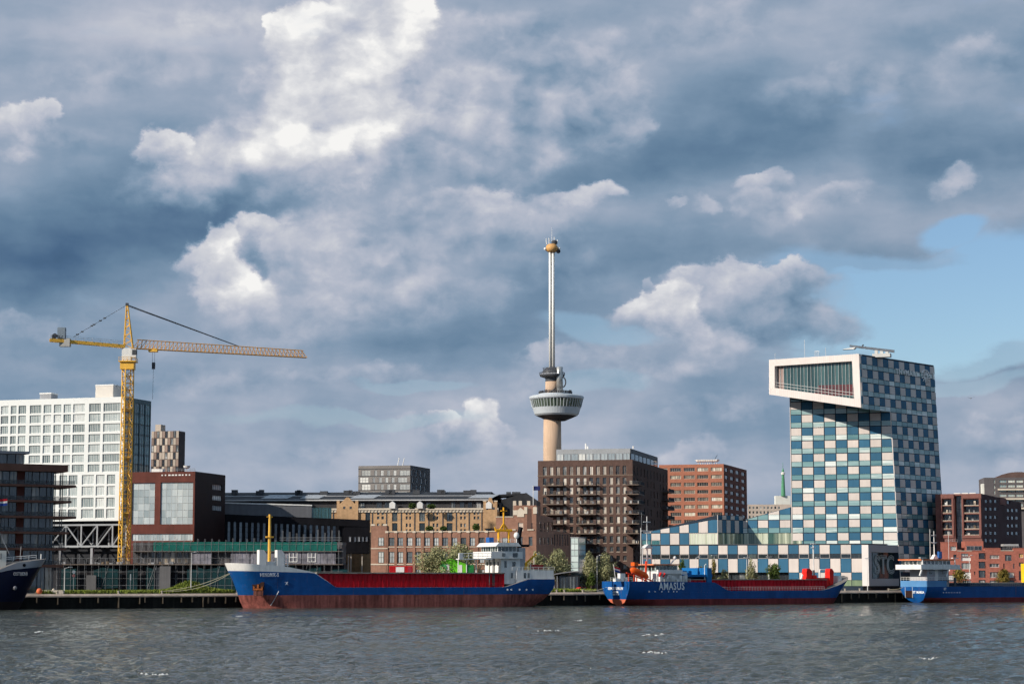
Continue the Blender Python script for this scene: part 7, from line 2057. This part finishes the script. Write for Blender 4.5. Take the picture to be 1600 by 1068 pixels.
for px in (1441.5, 1492):
    q = MB(); x = X(px, 875, -5); q.tube((x, -5, Z(1465, 882)), (x, -5, Z(1465, 871.5)), .2, 5); q.box(x - 1.3, x + 1.3, -5.4, -4.6, Z(1465, 871.5), Z(1465, 870.5)); q.build('searchlight_post', ship_white, T)
for pa, pb in (((1437, 899), (1442, 884)), ((1479, 900), (1483, 882))):
    q = MB(); q.tube((X(*pa, -5), -5, Z(*pa, -5)), (X(*pb, -5), -5, Z(*pb, -5)), .3, 5); q.build('stair', ship_white, T)
MB().box(X(1464, 895) , X(1469, 895), -3.7, -3.61, zd, Z(1465, 889.5)).build('door_panel', ship_white, T)
for px in (1455, 1476): MB().box(X(px, 894), X(px + 4, 894), -3.7, -3.61, Z(1465, 896), Z(1465, 891.5)).build('porthole', gl_ship, T)
q = MB(); mx = X(1459.5, 850, 0); q.tube((mx, 0, Z(1459, 873, 0)), (mx, 0, Z(1459, 829, 0)), .2, 6, 0, .1); q.loft([(mx - 1.3, -.6, Z(1459, 873, 0)), (mx + 1.3, -.6, Z(1459, 873, 0)), (mx + .2, -.6, Z(1459, 866, 0)), (mx - .2, -.6, Z(1459, 866, 0))], (0, 1.2, 0))
for py, w in ((836, 1.0), (847, 1.3), (848, .8)): q.tube((mx - w, 0, Z(1459, py, 0)), (mx + w, 0, Z(1459, py, 0)), .11, 5)
q.build('main_mast', ship_white, T)
MB().tube((X(1453, 850, 1), 1, Z(1453, 873, 1)), (X(1453, 830, 1), 1, Z(1453, 826, 1)), .09, 5).build('whip_antenna', ship_white, T)
MB().tube((X(1482, 850, 1), 1, Z(1482, 873, 1)), (X(1482, 840, 1), 1, Z(1482, 834, 1)), .06, 5).build('whip_antenna', ship_white, T)
MB().box(X(1467, 865, 0), X(1470, 865, 0), -.5, .8, Z(1467, 872, 0), Z(1467, 861, 0)).build('signal_box', mat('box_blue', (0,0,0)), T)
for k in range(5):
    x = X(1461 + k * 4, 901); MB().box(x, x + .6, -5, -4.5, zd, zd + rnd.uniform(.8, 1.8)).build('deck_locker', brt_red if k in (0, 2) else steel_grey, T)
q = MB(); q.tube((X(1466, 906, -5.2), -5.2, Z(1470, 906.5, -5.2)), (X(1494, 906, -5.2), -5.2, Z(1490, 906.5, -5.2)), .22, 6); q.tube((X(1492, 903, -5.2), -5.2, zd), (X(1492, 903, -5.2), -5.2, Z(1492, 902, -5.2)), .4, 6); q.build('cargo_boom', dark_grey, T)
x0 = X(1512, 905); x1 = T.Lw * .86; zt = Z(1560, 910.5, -4.6)
co = MB().box(x0, x1, -4.6, 4.6, zd, max(zt, zd + .9)).build('hatch_coaming', mat('coaming_dark', (.03, .05, .09), .6, .2), T)
rr = MB(); railing(rr, [(x0, -5.6, zd + .05), (x1, -5.6, zd + .05)], 1.05, .045, .9, 2); rr.build('deck_railing', steel_grey, T)
for i in range(12): MB().box(x0 + (x1-x0)*i/12 + .05, x0 + (x1-x0)*(i+1)/12 - .05, -4.8, 4.8, max(zt, zd + .9) + .003, max(zt, zd + .9) + .22).build('hatch_cover', mat('cover_tan', (.36, .32, .26), .8, .2), T)
for k in range(7):
    x, z = sx(T, 1474 + k * 4.2, 925, -5.7); MB().tube((x, -5.7, z), (x, -5.86, z), .2, 8).build('porthole', letter_w, T)
x, z = sx(T, 1476, 919.6, -5.7); text('ST', 1.0, letter_w, T, Matrix.Translation((x, -5.88, z)), 'lettering', ext=.03, bold=.04)
q = MB(); xq = X(1602, 892, 0); q.box(xq - .9, xq + 1.2, -1, 1, zt, Z(1598, 880, 0)); q.tube((xq + .2, 0, Z(1598, 882, 0)), (xq + 14, 0, Z(1598, 876, 0)), .5, 6); q.build('deck_crane', mat('crane_bright_yellow', (.8, .5, .02), .5), T)
SHIP3 = T

# stern lines of the two right-hand ships
for T_, px_, lab in ((SHIP2, 912, 'stern mooring line of the lettered ship to the quay'), (SHIP3, 1390, 'stern mooring line of the right-hand ship to the quay')):
    a = T_.M @ Vector((.3, 3.5, 5.2)); b = quay_pt(px_, .45, 924) + Vector((0, 0, .5)); ml = MB(); n_ = 10
    ml.path([a.lerp(b, i / n_) - Vector((0, 0, .5 * math.sin(math.pi * i / n_))) for i in range(n_ + 1)], .06, 4)
    tag(ml.build('mooring_line', rope_m), lab, 'rope')
# ---------------------------------------------------------------- dark bow at the left edge
dirq = Vector((math.cos(TH), math.sin(TH))); bwp = wl(31, OFF); sv = Vector(bwp); st = sv - dirq * 76
T = make_ship('cargo_ship', 'dark navy ship bow with grey bulwark at the left edge of the quay', st, sv, 12.8, -1, 4.2, 3, .9, .5,
    [(0, 7), (.2, 7), (.25, 5), (.78, 5), (.84, 8.6), (.90, 11.2), (1, 12.3)], [(0, 7), (.2, 7), (.25, 5), (.78, 5), (.84, 8.4), (.9, 9.6), (1, 10.4)], 2.0, tb=(.84, .95), mats=[mat('antifouling_black', (.02, .015, .015), .7), hull_navy, mat('bulwark_grey', (.30, .31, .34), .5, .08)], zs_ref=9)
X = lambda px, py=880, y=-3: sx(T, px, py, y)[0]
Z = lambda px, py, y=-3: sx(T, px, py, y)[1]
hull_text(T, 'OSTBENI', 32, 896.2, 1.15, mat('letter_grey', (.55, .56, .58), .6), .68, .01)
q = MB(); railing(q, [(X(10, 878), -2.5, 11.6), (X(60, 877), -1, 12.2)], .9, .06, 1.6); q.build('bow_railing', ship_white, T)
wt_ = MB(); wt_.tube((X(64, 870, 0), 0, 12), (X(64.5, 860, 0), 0, Z(64.5, 865, 0)), .15, 5); wt_.build('jackstaff', ship_white, T)
wi = MB(); wi.tube((X(20, 878, 0), 0, 11.5), (X(-15, 800, 0), 0, Z(-12, 800, 0)), .06, 4); wi.tube((X(31, 878, 0), 0, 11.5), (X(33, 850, 0), 0, Z(33, 853, 0)), .07, 4); wi.build('stay_wire', steel_grey, T)
block(T, X(-40, 870, -3), X(9.5, 870, -3), -3.2, 3.2, 6, Z(4, 859.5, -3.2), mat('cream_white', (.75, .73, .66), .5, .05), 'winch_house')
MB().box(X(1, 865, -3.2), X(2.2, 865, -3.2), -3.27, -3.203, Z(4, 873, -3.2), Z(4, 864, -3.2)).build('door_edge', dark_grey, T)
fl = MB(); fx = X(-6, 790, 0); fl.tube((fx, 0, 6), (fx, 0, Z(-6, 775, 0)), .12, 5); fo = fl.build('flagstaff', ship_white, T)
for k, c in enumerate(((.45, .01, .02), (.75, .75, .75), (.03, .2, .4))):
    fq = MB(); zz = Z(0, 779 + k * 3.2, 0); fq.add([(fx + i * .65, .25 * math.sin(i * 1.2), zz - .1 * math.sin(i) - h) for i in range(5) for h in (0, .62)], [(2*i, 2*i+1, 2*i+3, 2*i+2) for i in range(4)]); fq.build('flag', mat('ensign_%d' % k, c, .8), fo)
x, z = sx(T, 23, 918, -5); t, y, a = nearside(T, x, z); 
for _ in range(3): x, z = sx(T, 23, 918, -y); t, y, a = nearside(T, x, z)
MB().ball((x, -y - .1, z), .55, 0, 10, 6).build('anchor', mat('anchor_grey', (.2, .2, .22), .6), T)
x, z = sx(T, 34, 882.5, -4); t, y, a = nearside(T, x, z); MB().tube((x, -y + .2, z), (x, -y - .08, z), .4, 10).build('fairlead', black, T)
# ============================================================ things on the quay
# red container behind the first ship
cont = mat('container_red', (.55, .02, .025), .5, .1, .5, streak=.12)
p = quay_pt(608, 12)
T = Thing('shipping_container', 'red shipping container with a white label standing behind the blue ship', 'container', P(608, 905, p.y) * 1.0, 0)
base = Vector((P(608, 905, p.y).x, p.y, GZ)); T.o.location = base; T.M = Matrix.Translation(base)
L = P(644.5, 890, p.y).x - base.x; zt = P(620, 883.5, p.y).z - GZ
b = MB(); b.box(0, L, .06, 2.4, .1, zt - .05); b.build('body', cont, T)
rb = MB()
x = .2
while x < L - .2: rb.box(x, x + .14, 0, .058, .25, zt - .2); x += .3
rb.build('corrugation', cont, T)
fr2 = MB()
for x in (0, L - .15): fr2.box(x, x + .15, -.02, .055, 0, zt)
fr2.box(.15, L - .15, -.02, .055, 0, .22); fr2.box(.15, L - .15, -.02, .055, zt - .2, zt); fr2.build('frame', cont, T)
x0, x1 = P(618.5, 890, p.y).x - base.x, P(631.5, 890, p.y).x - base.x
MB().box(x0, x1, -.05, -.022, zt - 1.7, zt - .3).build('label_plate', ship_white, T)
MB().box(L * .8, L - .2, -.06, -.022, .25, zt - .2).build('door', mat('container_maroon', (.30, .03, .05), .6), T)
# green shed
p = quay_pt(700, 12)
gs = mat('shed_green', (.16, .62, .03), .5, .08, .3, streak=.08)
base = Vector((P(690, 895, p.y).x, p.y, GZ))
T = Thing('green_shed', 'bright green shed with white doors and sloping roof behind the ship bridge', 'shed', base)
kx = lambda px: P(px, 885, p.y).x - base.x
kz = lambda py: P(710, py, p.y).z - GZ
MB().prism([(kx(690), 0), (kx(728), 0), (kx(728), kz(882)), (kx(704), kz(873)), (kx(690), kz(878))], 0, 5).build('wall', gs, T)
MB().box(kx(728), kx(740), .4, 5, 0, kz(882)).build('rear_wall', mat('shed_dark_green', (.02, .18, .05), .6), T)
MB().loft([(kx(688.5), -.25, kz(878.5)), (kx(704), -.25, kz(873)), (kx(704), -.25, kz(872)), (kx(688.5), -.25, kz(877.3))], (0, 5.4, 0)).build('roof', gs, T)
MB().loft([(kx(704), -.25, kz(873)), (kx(729), -.25, kz(882)), (kx(729), -.25, kz(880.8)), (kx(704), -.25, kz(872))], (0, 5.4, 0)).build('roof', gs, T)
for a, b_ in ((690.8, 694), (696.5, 702), (716, 722)):
    MB().box(kx(a), kx(b_), -.08, -.003, .2, kz(882 if a > 700 else 881)).build('door', ship_white, T)
MB().lathe([(.02, 0), (1.0, 0.01), (1.0, .05)], 14).build('round_sign', mat('sign_green', (.05, .35, .1), .6), T, Matrix.Translation((kx(693), -.1, kz(886))) @ Matrix.Rotation(math.pi/2, 4, 'X'))
# glass lift tower, pavilion
p = quay_pt(900, 16)
base = Vector((P(892, 900, p.y).x, p.y, GZ))
T = Thing('lift_tower', 'slim pale green glass lift tower between the two blue ships', 'tower', base, -R(18))
zt = P(900, 839.5, p.y).z - GZ
w1 = T.hit(903.8, 870)[0]; S_ = Face(T, (w1, 0, 0), (0, 1, 0)); d1 = S_.uv(915, 870)[0]
MB().box(0, w1 - .05, .08, d1, 0, zt - .1).build('core', mat('tower_core', (.25, .36, .36), .5), T)
gt = glass('tower_glass_pale', [(0, (.40, .52, .50)), (.6, (.52, .62, .60)), (1, (.66, .76, .74))]); gt2 = glass('tower_glass_shaded', [(0, (.16, .27, .30)), (1, (.22, .34, .37))])  # second glass is darker: painted shade for the right-hand side
Ff = Face(T, (0, 0, 0), (1, 0, 0))
n = 9
for k in range(n):
    window(Ff, 0, w1 - .04, zt * k / n + .02, zt * (k + 1) / n - .02, .03, steel_grey, gt, nx=2 if k > 5 else 1, fw=.07)
    window(S_, 0, d1, zt * k / n + .02, zt * (k + 1) / n - .02, -.03, dark_grey, gt2, nx=1, fw=.07)
MB().box(-.1, w1 + .15, -.1, d1 + .1, zt - .03, zt + .18).build('roof', steel_grey, T)
p = quay_pt(880, 11)
base = Vector((P(856, 900, p.y).x, p.y, GZ))
T = Thing('pavilion', 'dark low pavilion with a curved grey roof beside the lift tower', 'pavilion', base)
kx = lambda px: P(px, 900, p.y).x - base.x
kz = lambda py: P(880, py, p.y).z - GZ
MB().box(kx(873), kx(905), .6, 7, 0, kz(898)).build('wall', mat('pavilion_dark', (.03, .03, .032), .6, .3), T)
rf = MB(); n = 10
for i in range(n):
    f0, f1 = i / n, (i + 1) / n; za = kz(899.5) + (kz(893) - kz(899.5)) * math.sin(f0 * math.pi * .5); zb = kz(899.5) + (kz(893) - kz(899.5)) * math.sin(f1 * math.pi * .5)
    rf.loft([(kx(856) + (kx(905) - kx(856)) * f0, -.4, za), (kx(856) + (kx(905) - kx(856)) * f1, -.4, zb), (kx(856) + (kx(905) - kx(856)) * f1, -.4, zb + .3), (kx(856) + (kx(905) - kx(856)) * f0, -.4, za + .3)], (0, 8, 0))
rf.build('roof', mat('pavilion_roof', (.22, .22, .235), .5, .1), T)
for px in (857.5, 862, 866, 870.5): MB().box(kx(px) - .1, kx(px) + .1, 0, .2, 0, kz(899)).build('post', steel_grey, T)
Fp = Face(T, (0, .55, 0), (1, 0, 0))
for i in range(6): window(Fp, kx(874 + i * 5), kx(878.3 + i * 5), .2, kz(900), 0, dark_grey, gl_dk, nx=1, fw=.08)
p = quay_pt(940, 13); base = Vector((P(912, 900, p.y).x, p.y, GZ))
T = Thing('tent', 'white tent roof between the trees and the blue ship stern', 'tent', base)
kx = lambda px: P(px, 900, p.y).x - base.x
kz = lambda py: P(930, py, p.y).z - GZ
MB().loft([(kx(914), 0, kz(905)), (kx(952), 0, kz(905)), (kx(944), 0, kz(898)), (kx(916), 0, kz(898))], (0, 6, 0)).build('canopy', mat('tent_fabric', (.5, .5, .52), .7, .08), T)
for px in (916, 930, 950): MB().tube((kx(px), .2, 0), (kx(px), .2, kz(904.5)), .06, 5).build('pole', white, T)
# street lamps
for px, pb, pt, dep, side, lab in (
    (104.5, 921, 887, 2.4, 1, 'thin street lamp beside the dark bow on the left'),
    (304, 922, 863, 3.0, 1, 'tall white street lamp on the grass mound left of the white bow'),
    (850, 915, 866, 6.0, 1, 'street lamp behind the stern of the white-bowed ship'),
    (953.5, 915, 868, 6.0, 1, 'street lamp above the light blue transom and flag'),
    (1109, 915, 870.5, 6.0, 1, 'street lamp in front of the checkered wing above the blue gantry'),
    (1137.5, 915, 867.5, 6.0, 0, 'double-headed street lamp left of centre before the checkered wing'),
    (1188.5, 915, 870.5, 6.0, 0, 'street lamp between the thin tree and the dark shrub at the wing'),
    (1223.5, 915, 869.5, 6.0, 0, 'street lamp right of the dark shrub before the wing'),
    (1301, 915, 870.5, 6.0, 0, 'street lamp above the bow of the lettered ship'),
    (1366.5, 918, 872, 3.0, 0, 'street lamp in front of the entrance cube lettering'),
    (1537.5, 915, 868, 6.0, 1, 'street lamp before the red-brick terrace')):
    p = quay_pt(px, dep); T = Thing('street_lamp', lab, 'street lamp', p, TH if px < 895 else TH2, 'street lamps along the quay')
    h = P(px, pt, p.y).z - GZ
    MB().tube((0, 0, 0), (0, 0, h), .12, 6, 0, .07).build('pole', white, T)
    hd = MB()
    if side: hd.tube((0, 0, h - .05), (1.3, 0, h + .25), .05, 5); hd.box(.9, 1.9, -.14, .14, h + .2, h + .34)
    else:
        for s_ in (-1, 1): hd.box(.02 * s_, 1.1 * s_, -.14, .14, h, h + .14) if s_ > 0 else hd.box(-1.1, -.02, -.14, .14, h, h + .14)
    hd.build('lamp_head', white, T)
# traffic signs, planter, buoy on the left part
for px, pt, lab in ((123, 891, 'small round sign on a post left of the mound'), (212.5, 896, 'white marker post on the grass right of the round sign')):
    p = quay_pt(px, 5); T = Thing('road_sign', lab, 'sign', p, TH); h = P(px, pt, p.y).z - GZ
    MB().tube((0, 0, 0), (0, 0, h), .06, 5).build('post', steel_grey, T)
    if px < 200:
        for k in range(2): MB().lathe([(.01, -.03), (.42, -.02), (.42, .02)], 12).build('sign_plate', white if k == 0 else mat('sign_red', (.5, .2, .18), .6), T, Matrix.Translation((0, -.1, h - .3 - k * .95)) @ Matrix.Rotation(math.pi/2, 4, 'X'))
    else: MB().box(-.12, .12, -.1, -.04, h - 1.6, h).build('sign_plate', white, T)
p = quay_pt(64, 1.5); T = Thing('fender_ball', 'round orange fender ball on the quay beside the dark bow', 'fender', p)
MB().ball((0, 0, .75), .75, 0, 14, 9).build('ball', mat('fender_orange', (.65, .16, .07), .6), T, smooth=True); MB().box(-1.0, -.3, -.3, .3, 0, .5).build('block', wood, T)
p = quay_pt(84, 3); T = Thing('quay_block', 'low grey concrete block on the quay behind the orange fender ball', 'block', p)
b = MB(); b.prism([(-3, 0), (3.2, 0), (3.0, 1.0), (-2.8, 1.0)], 0, 1.0); b.build('body', concrete, T); MB().ball((.6, .4, 1.15), .3).build('cap_stone', stone, T)
# cars parked on the quay right of the lettered ship
def car(px, dep, c, lab):
    p = quay_pt(px, dep); T = Thing('parked_car', lab, 'car', p, TH if px < 895 else TH2, 'cars on the quay')
    cm = mat('car_' + lab.split()[0], c, .3, .03, spec=.6)
    MB().prism([(-2.1, .3), (2.1, .3), (2.15, .8), (1.3, .95), (.7, 1.45), (-1.2, 1.45), (-1.9, .95), (-2.15, .85)], -.85, .85).build('body', cm, T)
    for a, b_ in ((-1.15, -.25), (-.15, .75)): MB().box(a, b_, -.87, -.851, .95, 1.36).build('side_window', gl_ship, T)
    for x in (-1.35, 1.35):
        for y in (-.8, .8):
            w = MB(); w.tube((x, y - .1, .33), (x, y + .1, .33), .33, 12); w.build('wheel', black, T)
    for y in (-.6, .6): MB().box(2.1, 2.18, y - .2, y + .2, .6, .75).build('headlight', white, T)
car(1314, 5, (.5, .02, .02), 'red parked car right of the lettered ship bow')
car(927, 5, (.55, .03, .03), 'crimson parked car left of the light blue transom')
car(1128, 7.5, (.25, .03, .04), 'maroon parked car under the checkered wing')
# bicycles read as a rack by the wing
# gull
p = P(1517, 622, 420)
T = Thing('gull', 'single gull in flight right of the checkered tower', 'bird', p)
g = MB(); g.ball((0, 0, 0), .12, 0, 8, 6); g.add([(-.05, -.1, .05), (-.6, -.1, .22), (-.65, .15, .2), (-.05, .15, .05)], [(0, 1, 2, 3)]); g.add([(.05, -.1, .05), (.6, -.1, .18), (.65, .15, .16), (.05, .15, .05)], [(0, 1, 2, 3)])
g.build('body', mat('gull_grey', (.35, .36, .38), .8), T)
# ------------------------------------------------------------ vegetation
def quay_tree(px, pt, dep, w, kind, lab, **k):
    p = quay_pt(px, dep); return tree(px, 915, pt, p.y, w, kind, lab, **k)
quay_tree(682, 851, 17, 64, 'willow', 'large rounded willow bush left of the green shed', lobes=12, n=5200, trunk=.02, name='willow_bush')
quay_tree(722, 848, 20, 62, 'willow', 'broad willow bush rising behind the green shed', lobes=12, n=5000, trunk=.02, name='willow_bush')
quay_tree(838, 861, 18, 38, 'willow', 'willow bush behind the rescue boat of the white-bowed ship', lobes=9, n=3200, trunk=.02, name='willow_bush')
quay_tree(874, 856, 19, 46, 'willow', 'round willow bush just left of the glass lift tower', lobes=10, n=3800, trunk=.02, name='willow_bush')
quay_tree(921, 860, 12, 30, 'willow', 'narrow willow bush just right of the glass lift tower', lobes=8, n=2600, trunk=.02, name='willow_bush')
quay_tree(946, 861, 11, 42, 'willow', 'full willow bush above the light blue transom', lobes=10, n=3600, trunk=.02, name='willow_bush')
quay_tree(924, 893, 7, 16, 'green', 'low green shrub on the grass left of the light blue transom', lobes=6, n=1200, trunk=.02, name='shrub')
quay_tree(1067, 872, 9, 13, 'green', 'thin dark young tree above the lettered ship bridge', lobes=6, n=700, trunk=.25)
quay_tree(1094, 884, 9, 10, 'autumn', 'small young tree beside the blue hatch gantry', lobes=5, n=500, trunk=.25)
quay_tree(1115, 872, 9, 13, 'autumn', 'slender yellowing tree right of the blue gantry', lobes=6, n=600, trunk=.2)
quay_tree(1131, 889, 9, 17, 'willow', 'low grey-green bush before the wing', lobes=6, n=900, trunk=.02, name='shrub')
quay_tree(1173, 871, 9, 15, 'willow', 'slender grey-green tree before the cream wing panel', lobes=7, n=750, trunk=.15)
quay_tree(1181, 894, 9, 18, 'willow', 'low bush at the foot of the slender grey-green tree', lobes=6, n=900, trunk=.02, name='shrub')
quay_tree(1211, 880, 9, 26, 'green', 'dark green shrub in front of the checkered wing', lobes=8, n=1800, trunk=.02, name='shrub')
quay_tree(1499, 887, 10, 27, 'autumn', 'yellowing tree right of the white bridge of the right-hand ship', lobes=7, n=1300, trunk=.35)
quay_tree(1569, 888, 10, 28, 'autumn', 'yellow-green tree before the red-brick terrace', lobes=7, n=1400, trunk=.3)
# roof plants on the warehouse terraces
def roof_plant(px, py, Y, w, h, lab):
    p = P(px, py, Y); T = Thing('roof_shrub', lab, 'shrub', p, 0, 'terrace plants on the warehouse')
    mb = MB(); r = random.Random(int(px))
    for k in range(420):
        d = Vector((r.gauss(0, 1), r.gauss(0, 1), r.gauss(0, 1))).normalized() * r.random() ** .4
        q = Vector((d.x * w / 2, d.y * .8, h / 2 + d.z * h / 2)); t = Vector((r.gauss(0, 1), r.gauss(0, 1), r.gauss(0, 1))).normalized() * .22; e = t.orthogonal().normalized() * .16
        mb.add([q - t, q - e, q + t, q + e], [(0, 1, 2, 3)])
    mb.build('foliage', leafmat('green'), T); MB().box(-w * .35, w * .35, -.3, .3, -.02, .35).build('planter', dark_grey, T)
for px, py, w, h, lab in ((644, 794.5, 2.6, 2.0, 'roof terrace shrub right of the first white dormer'), (674, 794.5, 3.0, 1.6, 'roof terrace shrub between the white dormers and the big gable'), (671, 829, 2.6, 1.6, 'terrace shrub on the brick office roof, left one'), (693, 829, 2.2, 1.5, 'terrace shrub on the brick office roof, middle one'), (744, 829, 2.4, 2.2, 'terrace shrub under the dark awning right of the others')):
    roof_plant(px, py, 666 if py < 800 else 638, w, h, lab)
